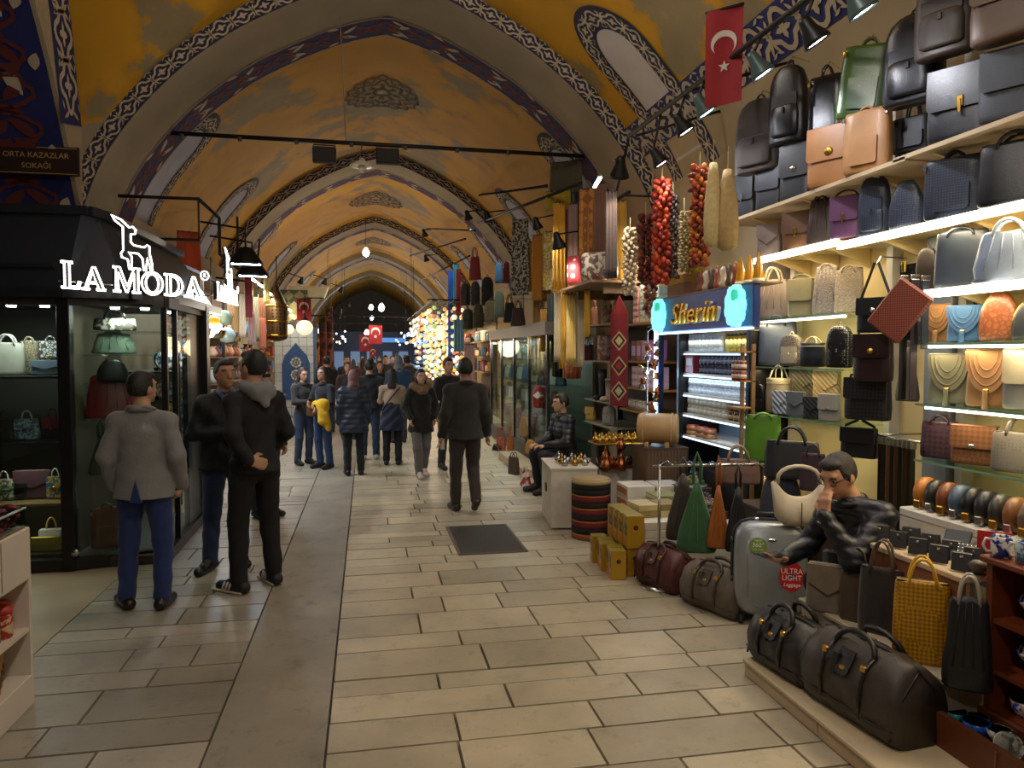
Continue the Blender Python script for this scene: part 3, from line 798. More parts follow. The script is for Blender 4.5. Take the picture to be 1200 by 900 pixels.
for (y0, y1, z, glassy) in ((2.4, 4.6, 2.57, 0), (4.62, 5.72, 2.60, 0), (2.4, 3.84, 2.18, 0), (2.4, 3.84, 1.885, 1), (2.4, 3.84, 1.53, 1), (2.4, 3.84, 1.2, 1), (4.52, 5.70, 2.10, 1), (4.52, 5.70, 1.715, 1), (4.52, 5.70, 1.335, 1), (3.9, 6.2, 2.98, 2), (2.6, 4.0, 2.99, 2)):
    x0 = 3.18 if glassy < 2 else 3.12
    if glassy == 1:
        s_ = sp('shelf', (x0, y0, z-.012), (3.58, y1, z), gl_shelf)
        MB().b2((x0-3.64-.004, y0-4.3, z-.012), (x0-3.64, y1-4.3, z)).build('edge', gl_edge, s_)
        if z in (2.10, 1.885, 1.53): led(s_, (x0-3.64+.02, y0-4.3+.05, z-.030), (x0-3.64+.05, y1-4.3-.05, z-.014), 3)
    else:
        s_ = sp('shelf', (x0, y0, z-.02), (3.58, y1, z+.005), paint_cream if glassy == 0 else wood_pale)
        if glassy == 0: led(s_, (x0-3.64-.014, y0-4.3, z-.035), (x0-3.64+.02, y1-4.3, z+.01), 6)
        n = 3
        for i in range(n):
            yy = y0+(y1-y0)*(i+.5)/n-4.3
            MB().prism([(3.2-3.64, z-.02), (3.57-3.64, z-.02), (3.57-3.64, z-.16), (3.5-3.64, z-.12), (3.3-3.64, z-.05)], yy-.012, yy+.012).build('bracket', paint_cream, s_)
for (y, z, e, l) in ((3.4, 2.53, 40, 1.6), (5.3, 2.55, 34, 1.3), (3.1, 2.14, 26, 1.4), (5.2, 2.06, 20, 1.3), (3.1, 1.84, 18, 1.4), (5.2, 1.68, 14, 1.3), (3.1, 1.48, 18, 1.4), (5.2, 1.28, 10, 1.3)):
    light('AREA', (3.24, y, z), e*.16, 'ffe6b4', .05, rot=(0, 0, 0), sy=l)

X1 = 3.32   # bag line on the shelves
dkbr = suede('2a1f1a'); taupe = suede('6d6258'); olive = suede('6b6a52'); 
tan = leather('9c6b3c'); tan2 = leather('a07448'); blk = leather('131318', .35); blk2 = leather('1d1e24', .45); slate = leather('2e333b', .4)
woven_navy = two_tone('171d2b', '2a3448', 'checker', 95, .45); woven_blk = two_tone('0d0d10', '22222a', 'checker', 60, .4)
TOP = 'bags hung on the upper wall'
bag('dark brown suede backpack hung beside the loofahs', (3.200, 5.716, 3.321, 0.467, 0.637), 'backpack', dkbr, cat='backpack', name='backpack', hold=.42)
bag('black leather backpack with front pocket hung under the spotlight', (3.200, 5.281, 3.440, 0.349, 0.631), 'backpack', blk, cat='backpack', name='backpack', hold=.3)
bag('glossy black leather satchel hung left of the green messenger bag', (3.200, 4.794, 3.307, 0.266, 0.543), 'brief', leather('15161c', .22), cat='satchel', hold=.42, rz=R(-52), hh=.14)
bag('green leather messenger bag hung high on the right wall', (3.200, 4.434, 3.365, 0.326, 0.518), 'brief', leather('3f5a2a', .25), d=.3, cat='messenger bag', hold=.42, rz=R(-48), hh=.1, roll=.12)
bag('big black leather backpack hung right of the green messenger bag', (3.200, 3.941, 3.305, 0.386, 0.558), 'backpack', blk, cat='backpack', name='backpack', hold=.42)
bag('dark taupe leather backpack hung at the top right above the black briefcase', (3.150, 3.640, 3.465, 0.354, 0.524), 'backpack', leather('3a302a', .5), cat='backpack', name='backpack', hold=.42)
bag('brown leather bag cut by the top right corner of the photo', (3.150, 3.213, 3.384, 0.390, 0.449), 'flap', leather('5c4636', .5), cat='messenger bag', hold=.42)
bag('black leather briefcase with buckled flap on the upper shelf', (3.250, 3.604, 2.939, 0.406, 0.406), 'flap', leather('1b1d23', .32), cat='briefcase', ex='buckle', d=.32)
bag('matt slate messenger bag at the right end of the upper shelf', (3.220, 3.214, 2.971, 0.385, 0.359), 'flap', leather('32363d', .6), cat='messenger bag', clasp=False, d=.25)
bag('black bag in shade behind the buckled briefcase', (3.450, 4.239, 3.115, 0.274, 0.318), 'brief', blk2, cat='satchel')
bag('small black messenger bag with two buckles at the left end of the upper row', (3.250, 6.040, 2.942, 0.239, 0.388), 'flap', leather('20242a', .35), ex='buckle', hw=steel, cat='messenger bag')
bag('plain black messenger bag second from the left in the upper row', (3.250, 5.632, 2.943, 0.252, 0.392), 'flap', leather('23262b', .35), clasp=False, cat='messenger bag')
bag('black messenger bag with turn lock third from the left in the upper row', (3.250, 5.242, 2.926, 0.283, 0.434), 'flap', leather('1f2226', .4), ex='round', hw=steel, cat='messenger bag')
bag('tan leather shoulder bag with wide flap in the upper row', (3.200, 4.718, 2.910, 0.376, 0.412), 'flap', tan, ex='round', cat='shoulder bag', d=.3)
bag('tan leather messenger bag with zip pocket above the tan flap bag', (3.200, 4.346, 2.988, 0.333, 0.422), 'brief', tan2, hw=steel, cat='messenger bag', hh=.06, d=.4)
for k, px in enumerate(((1045,1092), (1076,1100))): pass
bag('taupe leather clutch at the left end above the light strip', (3.240, 5.598, 2.577, 0.231, 0.265), 'clutch', leather('6a5d57'), clasp=False)
bag('brown leather bag tied with a dark strap above the light strip', (3.240, 5.180, 2.553, 0.280, 0.287), 'flap', leather('6b4d33'), m2=leather('5a4030'), ex='buckle', cat='shoulder bag')
bag('dark brown leather bag beside the purple backpack', (3.240, 4.903, 2.568, 0.236, 0.360), 'pleat', leather('3b2f2b'), hh=.1)
bag('small purple leather backpack above the light strip', (3.240, 4.609, 2.563, 0.235, 0.329), 'flap', leather('5a3858'), ex='buckle', cat='backpack', name='backpack', strap=1, hh=.12)
bag('woven navy leather backpack above the long light strip', (3.240, 4.320, 2.589, 0.222, 0.421), 'backpack', woven_navy, cat='backpack', name='backpack')
bag('woven navy leather pouch between woven backpack and woven tote', (3.240, 4.021, 2.585, 0.234, 0.292), 'dome', woven_navy, cat='pouch', hw=steel)
bag('large woven navy leather briefcase above the long light strip', (3.240, 3.650, 2.548, 0.331, 0.369), 'brief', woven_navy, hh=.1, cat='briefcase', d=.28, hw=steel)
bag('smooth black weekend bag at the right end above the long light strip', (3.260, 3.261, 2.531, 0.388, 0.366), 'tote', leather('17191d', .35), hh=.12, cat='weekend bag')
bag('black bag in shade behind the woven pouch', (3.500, 4.301, 2.925, 0.256, 0.200), 'tote', blk)
# left unit
bag('taupe pleated leather tote on the top glass shelf', (3.320, 5.663, 2.114, 0.369, 0.433), 'pleat', leather('7d6f66'), m2=leather('a89a80'), hh=.26, cat='tote bag')
bag('olive suede satchel beside the taupe tote', (3.320, 5.254, 2.109, 0.239, 0.325), 'flap', suede('746c50'), clasp=False, strap=1, hh=.1, cat='satchel')
bag('grey fur handbag on the top glass shelf', (3.320, 4.931, 2.100, 0.245, 0.377), 'pleat', mat('80766f', .95, 0, .25, 40, 1, 90), hh=.06)
bag('beige fur handbag at the right end of the top glass shelf', (3.320, 4.675, 2.093, 0.222, 0.329), 'tote', mat('a8977e', .95, 0, .22, 40, 1, 90), hh=.06)
bag('blue grey leather tote with a studded edge', (3.320, 5.586, 1.711, 0.380, 0.408), 'tote', leather('525a66'), hh=.12, cat='tote bag')
bag('snakeskin print mini backpack in front of the studded tote', (3.240, 5.255, 1.704, 0.213, 0.266), 'backpack', two_tone('8d8272', '4e4741', 'voronoi', 70, .5), m2=leather('b9ad97'), cat='backpack', name='backpack')
bag('small navy bag with cream rope handles', (3.240, 4.973, 1.704, 0.228, 0.221), 'bucket', leather('1b2230'), m2=leather('c9b78e'), hh=.2)
bag('black studded mini backpack on the middle glass shelf', (3.260, 4.682, 1.710, 0.210, 0.318), 'backpack', two_tone('121216', '8a8a86', 'dots', 70, .4), cat='backpack', name='backpack')
bag('cream leather bucket bag on the lower glass shelf', (3.300, 5.529, 1.342, 0.251, 0.384), 'bucket', leather('a59880'), m2=leather('c2b599'), hh=.28, cat='bucket bag')
bag('olive quilted flap bag on the lower glass shelf', (3.420, 5.328, 1.458, 0.237, 0.258), 'clutch', two_tone('5b563e', '45412f', 'wave', 16, .35), cat='shoulder bag', clasp=False)
bag('pale gold quilted flap bag on the lower glass shelf', (3.420, 5.055, 1.449, 0.233, 0.246), 'clutch', two_tone('a8946a', '8c7850', 'wave', 16, .35), cat='shoulder bag', clasp=False)
bag('blue and white striped clutch', (3.220, 5.357, 1.329, 0.149, 0.183), 'clutch', two_tone('c9cdd6', '39507a', 'wave', 14, .4), clasp=False, cat='clutch')
bag('plain blue grey clutch beside the striped clutch', (3.220, 5.142, 1.328, 0.170, 0.189), 'clutch', leather('59606c'), hw=steel, cat='clutch')
bag('black quilted clutch on the lower glass shelf', (3.220, 4.926, 1.321, 0.157, 0.163), 'clutch', two_tone('1b1c22', '33363f', 'wave', 16, .35), clasp=False, cat='clutch')
bag('light grey leather wallet bag at the right end of the lower glass shelf', (3.220, 4.720, 1.328, 0.176, 0.194), 'flap', leather('8f8e8a'), hw=steel, cat='clutch')
bag('tiny black backpack left of the cream bucket bag', (3.200, 5.669, 1.339, 0.149, 0.242), 'backpack', blk, cat='backpack', name='backpack')
# hanging column between the units
bag('black leather crossbody hung by its strap on the pillar', (3.120, 4.129, 1.953, 0.240, 0.437), 'sling', leather('1b2021', .35), hh=.5, cat='crossbody bag', hold=.42, hw=steel)
bag('dark brown crossbody with oval lock hung below the black crossbody', (3.100, 4.113, 1.649, 0.256, 0.400), 'sling', leather('2c1d1e', .3), hh=.26, cat='crossbody bag', hold=.42)
bag('black woven crossbody hung low on the pillar', (3.140, 4.212, 1.399, 0.311, 0.295), 'sling', woven_blk, hh=.08, cat='crossbody bag', clasp=False)
bag('small black satchel hung lowest on the pillar', (3.140, 4.284, 1.148, 0.255, 0.244), 'sling', blk, hh=.2, cat='crossbody bag', clasp=False)
dm = thing('diamond_clutch', 'rust red patterned clutch hung by one corner like a diamond', 'clutch', (3.080, 3.867, 2.076), R(-62))
b = MB(); b.box((0,0,0), (.235, .03, .325), b=.012, ry=R(38)); b.build('body', two_tone('8a4431', '5e2a22', 'checker', 105, .5), dm)
b = MB(); b.box((.02, -.002, .255), (.02, .02, .06), b=.003); b.build('clip', gold, dm)
bag('grey fabric garment bag hanging behind the red diamond clutch', (3.420, 4.205, 1.516, 0.165, 0.386), 'hang', cloth('6c6456'), hh=.1, cat='bag')
# right unit
bag('navy leather tote with pale band on the top lit shelf', (3.300, 3.652, 2.172, 0.309, 0.338), 'tote', leather('2f3744', .35), hh=.04, cat='tote bag')
bag('light blue soft leather tote with zips at the right end of the top lit shelf', (3.260, 3.293, 2.169, 0.379, 0.327), 'pleat', leather('7e8ba0', .3, .25), m2=leather('9aa4b2'), hh=.2, cat='tote bag', hw=steel)
bag('tall dark brown backpack squeezed at the left end of the top lit shelf', (3.340, 3.960, 2.156, 0.145, 0.332), 'backpack', leather('2b2422'), cat='backpack', name='backpack')
bag('tan suede saddle bag with round flap on the second lit shelf', (3.320, 3.832, 1.885, 0.192, 0.222), 'saddle', suede('8a6238'), ex='tassel', cat='saddle bag')
bag('blue suede saddle bag with round flap on the second lit shelf', (3.320, 3.631, 1.883, 0.217, 0.202), 'saddle', suede('3d6796'), ex='tassel', cat='saddle bag')
bag('embossed brown leather dome bag on the second lit shelf', (3.320, 3.405, 1.880, 0.215, 0.256), 'dome', two_tone('9a5c3d', '84492f', 'voronoi', 34, .35))
bag('dark grey tasselled bag at the right end of the second lit shelf', (3.320, 3.205, 1.878, 0.200, 0.200), 'dome', leather('33373b'))
bag('olive grey suede saddle bag on the third lit shelf', (3.320, 3.732, 1.528, 0.262, 0.287), 'saddle', suede('6f6c56'), ex='tassel', cat='saddle bag')
bag('tan leather saddle bag with brown tassel on the third lit shelf', (3.320, 3.457, 1.524, 0.260, 0.311), 'saddle', suede('93653a'), m2=suede('9c7048'), ex='tassel', cat='saddle bag')
bag('beige and grey flap bag at the right end of the third lit shelf', (3.320, 3.198, 1.530, 0.278, 0.313), 'flap', leather('7a7472'), m2=leather('b4a892'))
bag('purple crocodile leather handbag on the lowest lit shelf', (3.320, 3.803, 1.189, 0.232, 0.252), 'tote', two_tone('45303c', '33222c', 'checker', 46, .35), hh=.14)
bag('brown crocodile leather clutch with chain on the lowest lit shelf', (3.320, 3.544, 1.169, 0.266, 0.219), 'flap', two_tone('7a5338', '684329', 'checker', 50, .4), hw=steel)
bag('pewter ostrich leather handbag at the right end of the lowest lit shelf', (3.320, 3.247, 1.172, 0.301, 0.292), 'tote', two_tone('6d6862', '5c5853', 'dots', 60, .3), hh=.28)
# belts hanging by the pilaster and rolled on the rack
bc = ['17120f', '2b1c14', '3d2819', '141418', '553622', '211712', '6b4c30', '1a1a1c']
for i in range(9):
    y = 3.875+i*.036
    t = thing('hanging_belt', 'narrow leather belt hanging in the row beside the vendor', 'belt', (3.2, y, .62), 0, 'belts hanging in a row')
    MB().box((0, 0, .32), (.032, .005, .64), b=.002).build('belt_strap', leather(bc[i % 8]), t)
    MB().box((0, 0, .655), (.045, .012, .05), b=.004).build('buckle', steel, t)
rail = thing('belt_rail', 'thin steel rail carrying the row of hanging belts', 'rail', (3.2, 4.02, 1.3)); MB().tube([(0, -.2, 0), (0, .22, 0)], .008, 8).build('bar', steel, rail); MB().tube([(0, .2, 0), (.40, .2, 0)], .007, 6).build('arm', steel, rail)
for i, (px, c, m_) in enumerate(((1063, '151519', 0), (1071, '2a2230', 0), (1066, '1b2130', 1))):
    t = thing('long_strap', ['long black bag strap hanging left of the lit shelves', 'long dark violet strap hanging beside the black strap', 'short navy strap hanging in front of the long straps'][i], 'strap', (3.12+i*.03, 3.88-i*.05, 1.55 if i < 2 else 1.7))
    MB().box((0, 0, .35), (.05, .008, .7 if i < 2 else .4), b=.003).build('band', leather(c), t); MB().box((0, 0, .72 if i < 2 else .56), (.055, .014, .03), b=.003).build('ring', steel, t)
rk = thing('belt_rack', 'white slatted rack carrying rolled belts under the lit shelves', 'rack', (3.1, 3.1, 0))
MB().box((0, 0, .93), (.26, 1.2, .05), b=.008).build('top', trim_white, rk)
MB().box((-.11, 0, .86), (.03, 1.2, .09), b=.006).build('rail', trim_white, rk)
for s in (-.55, .1, .55): MB().box((0, s, .44), (.2, .05, .88)).build('leg', trim_white, rk)
for i in range(5): MB().box((-.1, -.48+i*.22, .74), (.02, .16, .14)).build('card_slot', mat('9fb0cc', .5), rk)
rb = ['b5722f', '2b2a28', '7a4526', '4d6076', '1c1c20', '26262a', '3b3a34', '8a5a30', '6d5a48', '7a6854', '8a6a4c']
for i in range(11):
    y = 3.62-i*.085
    t = thing('rolled_belt', '%s rolled belt standing on the white rack, number %d from the vendor' % (['orange', 'charcoal', 'chestnut', 'steel blue', 'black', 'jet black', 'dark grey', 'tan', 'taupe', 'grey brown', 'light brown'][i], i+1), 'belt', (3.08, y, .956), R(-75))
    b = MB(); b.lathe([(.028, -.022), (.085, -.022), (.088, 0), (.085, .022), (.028, .022)], 18, M=Matrix.Translation((0, 0, .088)) @ Matrix.Rotation(PI/2, 4, 'Y')); b.build('coil', leather(rb[i], .35), t)
    MB().box((0, -.075, .03), (.04, .02, .045), b=.005).build('buckle', steel if i % 2 else gold, t)

# ================================================================== RIGHT: GOODS ON THE FLOOR
pf = thing('low_platform', 'low pale wooden platform under the two dark travel bags', 'platform', (2.45, 3.2, 0))
for i in range(2): MB().b2((-.36, -.78+i*.70, .0), (.36, -.085+i*.70, .075), b=.006).build('board', wood_pale, pf)
MB().b2((-.37, -.79, .075), (.36, .62, .1), b=.006).build('deck', mat('c7b795', .5, 0, .1, 6), pf)
st = thing('display_step', 'grey wooden step behind the dark travel bags carrying handbags', 'platform', (2.74, 3.36, 0.1))
MB().b2((-.23, -.56, 0), (.23, .56, .255)).build('box', mat('9a8f78', .6, 0, .12, 6), st)
MB().b2((-.245, -.575, .255), (.245, .575, .28), b=.005).build('deck', mat('b5a88c', .5, 0, .1, 6), st)
brown_d = leather('2f2822', .5, .2); brown_h = leather('1d1613', .4)
duffel('large dark brown leather travel bag nearest on the low platform', (2.33, 3.08, .1), .62, .34, .36, R(-84), leather('38302a', .5, .22), brown_h, soft=.02)
duffel('black leather travel bag behind the large brown one', (2.27, 3.62, .1), .46, .32, .30, R(-84), leather('231f1d', .45, .2), leather('14110f'), soft=.02)
duffel('oxblood leather travel bag on the paving beside the golden tea boxes', (2.28, 5.42, 0), .46, .30, .32, R(-72), leather('4c211d', .45), leather('3b1714'), hand=.06)
duffel('worn taupe leather travel bag on the paving beside the silver suitcase', (2.45, 4.86, 0), .52, .30, .32, R(-70), leather('5c5145', .6, .28), leather('3f352c'), hand=.08)

# suitcase
su = thing('suitcase', 'silver hard shell suitcase with green and red stickers', 'suitcase', (2.68, 4.58, 0), R(-22))
silver = mat('8f959b', .32, .35, .06)
for nm, y0, y1 in (('front_shell', -.135, -.015), ('rear_shell', .015, .12)):
    b = MB(); rings = []
    for t, s in ((0, .9), (.25, .985), (.6, 1.0), (1, 1.0)):
        yy = y0+(y1-y0)*t if nm == 'front_shell' else y1-(y1-y0)*t
        ring = []
        for a in np.linspace(0, 2*PI, 36, endpoint=False):
            ca, sa = math.cos(a), math.sin(a); k = (abs(ca)**5+abs(sa)**5)**(-1/5)
            ring.append((.235*s*ca*k, yy, .375+.315*s*sa*k))
        rings.append(ring)
    sh_ = b.loft(rings).build(nm, silver, su)
    if nm == 'front_shell':
        for xx in (-.15, .15): MB().tube([(xx, -.128, .14), (xx*1.02, -.137, .4), (xx, -.128, .62)], .006, 6).build('shell_rib', silver, sh_)
        MB().tube([(-.19, -.12, .6), (-.2, -.12, .35), (-.1, -.135, .14), (.1, -.135, .09)], .005, 5).build('shell_rib', silver, sh_)
b = MB(); ring = [(.238*math.cos(a)*k, 0, .375+.318*math.sin(a)*k) for a in np.linspace(0, 2*PI, 36, endpoint=False) for k in [(abs(math.cos(a))**5+abs(math.sin(a))**5)**(-1/5)]]
b.tube(ring, .014, 6, closed=True).build('zip_band', mat('16171a', .5), su)
MB().tube([(-.08, 0, .69), (-.075, 0, .735), (.075, 0, .735), (.08, 0, .69)], .012, 8).build('carry_handle', mat('1b1c1e', .4), su)
for sx in (-1, 1): MB().box((sx*.085, 0, .697), (.03, .04, .02), b=.004).build('handle_mount', steel, su)
for sx in (-1, 1):
    for sy in (-.09, .09): MB().lathe([(.008, -.014), (.032, -.014), (.034, 0), (.032, .014), (.008, .014)], 14, M=Matrix.Translation((sx*.19, sy, .034)) @ Matrix.Rotation(PI/2, 4, 'Y')).build('wheel', mat('141414', .5), su)
for z_ in (.28, .55): MB().lathe([(0, 0), (.022, 0), (.022, .012), (0, .016)], 12, M=Matrix.Translation((-.24, -.02, z_)) @ Matrix.Rotation(-PI/2, 4, 'Y')).build('latch', mat('2a2c2e', .4), su)
MB().box((.0, -.139, .585), (.05, .008, .014), b=.003).build('brand_plate', steel, su)
def disc(name, par, cx, cz, y, r, m, sx=1, n=28):
    return MB().prism([(cx+r*sx*math.cos(a), cz+r*math.sin(a)) for a in np.linspace(0, 2*PI, n, endpoint=False)], y, y+.004).build(name, m, par)
def flat_text(txt, size, par, x, y, z, m, name='lettering', ext=.0008, shear=0, sx=1):
    return text_mesh(txt, size, ext, m, name, par, Matrix.Translation((x, y, z)) @ Matrix.Rotation(PI/2, 4, 'X') @ Matrix.Diagonal((sx, 1, 1, 1)), shear)
wht = mat('e8e6e0', .5, var=0)
g1 = disc('sticker', su, -.09, .545, -.1435, .055, mat('6f8f3c', .5, var=0)); g1['label'] = 'round green sticker'
flat_text('NEW', .02, g1, -.09, -.1445, .58, wht); flat_text('360°', .042, g1, -.09, -.1445, .549, wht); flat_text('FOUR WHEEL', .012, g1, -.09, -.1445, .52, wht)
g2 = disc('sticker', su, .125, .35, -.1435, .1, mat('b3161f', .5, var=0), .78); g2['label'] = 'round red sticker'
flat_text('ULTRA', .05, g2, .125, -.1445, .385, wht, sx=.9); flat_text('LIGHT', .05, g2, .125, -.1445, .34, wht, sx=.9); flat_text('Luggage', .034, g2, .125, -.1445, .295, wht, shear=.3)
disc('lettering', g2, .125, .352, -.1452, .017, mat('23408f', .5, var=0))

# bags around the suitcase
bag('cream leather hobo bag behind the silver suitcase', (2.781, 4.400, 0.689, 0.394, 0.394), 'hobo', leather('b7ab98', .45, .05), rz=R(-15), hh=.24, d=.42, hw=steel, cat='hobo bag')
bag('green leather tote leaning behind the black handbags', (3.034, 5.300, 0.982, 0.301, 0.374), 'tote', leather('4c7a24', .3), hh=.04, rz=R(-30), cat='tote bag')
bag('black leather handbag behind the cream hobo', (3.039, 4.900, 0.914, 0.430, 0.374), 'tote', leather('24272d', .4), hh=.28, rz=R(-40))
bag('dark plum handbag between the black handbag and the vendor', (3.079, 4.700, 0.855, 0.193, 0.331), 'tote', leather('3a2a36', .4), hh=.2, rz=R(-40))
bag('dark blue padded bag under the black handbag', (2.988, 4.950, 0.622, 0.315, 0.359), 'dome', cloth('2f3442'), rz=R(-30))
bag('dusty rose leather handbag left of the padded bag', (2.857, 5.350, 0.804, 0.362, 0.295), 'tote', leather('6e544e', .45), hh=.36, rz=R(-25), m2=leather('8d7868'))
for nm, box, c, hh in (('dark grey soft bag hanging on the chrome stand', (2.441, 5.450, 0.353, 0.297, 0.648), '37322e', .2), ('green suede tote hanging on the chrome stand', (2.487, 5.300, 0.294, 0.343, 0.765), '27552f', .3), ('orange brown leather tote hanging on the chrome stand', (2.615, 5.200, 0.341, 0.195, 0.703), '95561f', .32), ('black soft bag hanging on the chrome stand', (2.724, 5.100, 0.335, 0.205, 0.649), '17171b', .25)):
    bag(nm, box, 'hang', suede(c) if 'suede' in nm else leather(c, .5), rz=R(-20), hh=hh, d=.4, cat='tote bag')
cs = thing('chrome_stand', 'low chrome bag stand with wavy hooks behind the hanging bags', 'bag stand', (2.62, 5.32, 0))
MB().tube([(-.45, .1, .95), (.4, -.18, .98)], .012, 8).build('bar', steel, cs)
for i in range(2): MB().tube([(-.4+i*.75, .08-i*.24, .02), (-.4+i*.75, .08-i*.24, .96)], .012, 8).build('post', steel, cs); MB().lathe([(.14, 0), (.14, .012), (.02, .025)], 18, c=(-.4+i*.75, .08-i*.24, 0)).build('base', steel, cs)
for i in range(5): MB().tube([(-.38+i*.16, .07-i*.05, .96), (-.37+i*.16, .0-i*.05, 1.0), (-.34+i*.16, -.04-i*.05, .97), (-.33+i*.16, -.07-i*.05, 1.0)], .006, 6).build('hook', steel, cs)
bst = thing('bag_plinth', 'dark wooden plinth raising the handbags behind the suitcase', 'plinth', (3.18, 4.95, 0)); MB().b2((-.26, -.62, 0), (.3, .5, .62), b=.01).build('box', mat('3b2a20', .6), bst); MB().b2((-.27, -.63, .62), (.31, .51, .65), b=.005).build('deck', mat('4a3628', .5), bst)

# step bags
bag('taupe suede pouch at the far end of the step', (2.527, 3.693, 0.380, 0.249, 0.268), 'clutch', suede('7b6f5e'), rz=R(-40), cat='pouch', clasp=False)
bag('slate blue suede pouch behind the taupe pouch', (2.673, 3.780, 0.400, 0.236, 0.285), 'clutch', suede('4a525a'), rz=R(-40), cat='pouch', clasp=False)
bag('brown leather handbag with long handles on the step', (2.593, 3.518, 0.380, 0.221, 0.405), 'tote', leather('4e4034', .5), rz=R(-55), hh=.32)
bag('dark suede tote with looping handles on the step', (2.599, 3.343, 0.380, 0.256, 0.485), 'tote', suede('2a2320'), rz=R(-55), hh=.3, cat='tote bag', m2=leather('5d4f40'))
bag('blue zipped pouch beside the yellow tote', (2.622, 3.315, 0.380, 0.088, 0.263), 'clutch', leather('27408a'), rz=R(-60), cat='pouch', clasp=False)
gy = two_tone('c08e12', '8f6409', 'checker', 75, .45)
bag('yellow patterned tote with yellow handles on the step', (2.548, 3.006, 0.380, 0.285, 0.490), 'tote', gy, rz=R(-35), hh=.22, m2=leather('d8a520', .4), d=.5, cat='tote bag')
bag('black leather tote with pale wrapped handles at the near end of the step', (2.537, 2.718, 0.380, 0.229, 0.502), 'pleat', leather('12151c', .4), rz=R(-40), hh=.22, m2=mat('a9a59a', .4), d=.5, cat='tote bag')

# wallets
wt = thing('wallet_table', 'narrow wooden table of black wallets in front of the vendor', 'table', (2.92, 3.23, 0))
MB().b2((-.28, -.36, .78), (.02, .36, .81), b=.005).build('top', wood_pale, wt)
for sx in (-.24, -.02):
    for sy in (-.32, .32): MB().b2((sx-.02, sy-.02, 0), (sx+.02, sy+.02, .78)).build('leg', wood_pale, wt)
MB().b2((-.27, -.35, .5), (-.25, .35, .78)).build('front_board', mat('7a4a2a', .5, 0, .15, 5), wt)
wl_m = leather('15161a', .35)
for i, (px, py) in enumerate(((1028,625),(1048,616),(1066,630),(1040,640),(1062,612),(1084,622),(1090,640),(1072,648),(1052,652))):
    X_, Y_ = 2.72+(i % 2)*.13, 3.52-.07*i
    t = thing('wallet', 'black leather wallet propped open on the wallet table', 'wallet', (X_, Y_, .81), R(-50), 'black wallets on the table')
    for s in (-1, 1): MB().box((0, s*.02, .048), (.085, .01, .085), b=.004, rx=s*.38).build('cover', wl_m, t)
    MB().box((.0, -.036, .075), (.012, .008, .012), b=.002).build('snap', steel, t)
t = thing('long_wallet', 'large flat black leather wallet leaning above the white studs', 'wallet', (2.780, 3.107, 0.769), R(-58), rot=(R(-42), 0, R(-58)))
MB().box((0, 0, .11), (.12, .014, .24), b=.006).build('cover', leather('22262c', .45), t); MB().box((.0, -.008, .06), (.03, .006, .05), b=.002).build('tab', wl_m, t)
t = thing('studded_purse', 'purse covered with rows of silver studs', 'purse', (2.820, 3.039, 0.753), R(-55), rot=(R(-35), 0, R(-55)))
MB().box((0, 0, .08), (.13, .03, .17), b=.008).build('cover', black_l, t)
b = MB()
for i in range(7):
    for j in range(9): b.lathe([(.007, 0), (.005, .005), (0, .007)], 6, M=Matrix.Translation((-.054+i*.018, -.014, .01+j*.018)) @ Matrix.Rotation(PI/2, 4, 'X'))
b.build('studs', steel, t, kind='stuff')
t = thing('glasses_case', 'taupe leather spectacle case lying beside the mugs', 'case', (2.820, 2.955, 0.794), R(-50))
MB().lathe([(.0, 0), (.035, .002), (.042, .05), (.042, .13), (.03, .165), (0, .17)], 14, M=Matrix.Rotation(R(62), 4, 'X'), sy=.7).build('body', leather('5d5348'), t); MB().box((0, -.05, .05), (.012, .012, .012), b=.002).build('snap', gold, t)
t = thing('gift_card', 'bright red card standing behind the blue and white mug', 'card', (2.920, 2.988, 0.869), R(-45)); MB().box((0, 0, .055), (.14, .004, .11)).build('card', mat('b5202a', .5), t)

# cabinet with ceramics
ck = mat('6d3218', .4, 0, .25, 4); ck_d = mat('4a2212', .45, 0, .2, 4); ck_b = mat('a3501f', .4, 0, .15, 3)
cb = thing('ceramics_cabinet', 'reddish wooden cabinet of painted ceramics at the right edge', 'cabinet', (2.92, 2.35, 0))
MB().b2((-.22, .42, 0), (.22, .45, .90)).build('side_panel', ck, cb); MB().b2((-.22, -.48, 0), (.22, -.45, .90)).build('side_panel', ck, cb)
MB().b2((.19, -.45, 0), (.22, .42, .90)).build('back_panel', ck_b, cb)
MB().b2((-.245, -.5, .90), (.23, .47, .93), b=.006).build('top', ck, cb)
for z_ in (.25, .43, .655): MB().b2((-.21, -.45, z_-.02), (.19, .42, z_)).build('shelf', ck, cb)
dr = thing('open_drawer', 'open wooden drawer of small painted bowls at the lower right corner', 'drawer', (2.48, 2.42, 0))
for nm, lo, hi in (('front_board', (-.03, -.5, .02), (0, .46, .25)), ('end_board', (0, .43, .02), (.22, .46, .25)), ('end_board', (0, -.5, .02), (.22, -.47, .25)), ('back_board', (.19, -.47, .02), (.22, .43, .25)), ('bottom', (0, -.47, .02), (.19, .43, .04))):
    MB().b2(lo, hi).build(nm, mat('5f3018', .45, 0, .2, 5), dr)
MB().box((-.033, .05, .13), (.006, .005, .22)).build('joint', mat('8a5a38', .5), dr)
def cer(c1, c2, sc=26): return two_tone(c1, c2, 'noise', sc, .2, bump=0)
bl_w = cer('dcdcd6', '20307e')
def bowl(label, loc, r, h, m, inner, lean=0, group=None, foot=True):
    t = thing('ceramic_bowl', label, 'bowl', loc, U(0, 6), group, rot=(lean, 0, U(0, 6)))
    MB().lathe([(r*.45, 0), (r*.5, h*.06), (r*.85, h*.45), (r, h), (r*.95, h)], 18).build('outer', m, t)
    MB().lathe([(r*.95, h), (r*.78, h*.5), (r*.4, h*.12), (0, h*.1)], 18).build('inner', inner, t)
    return t
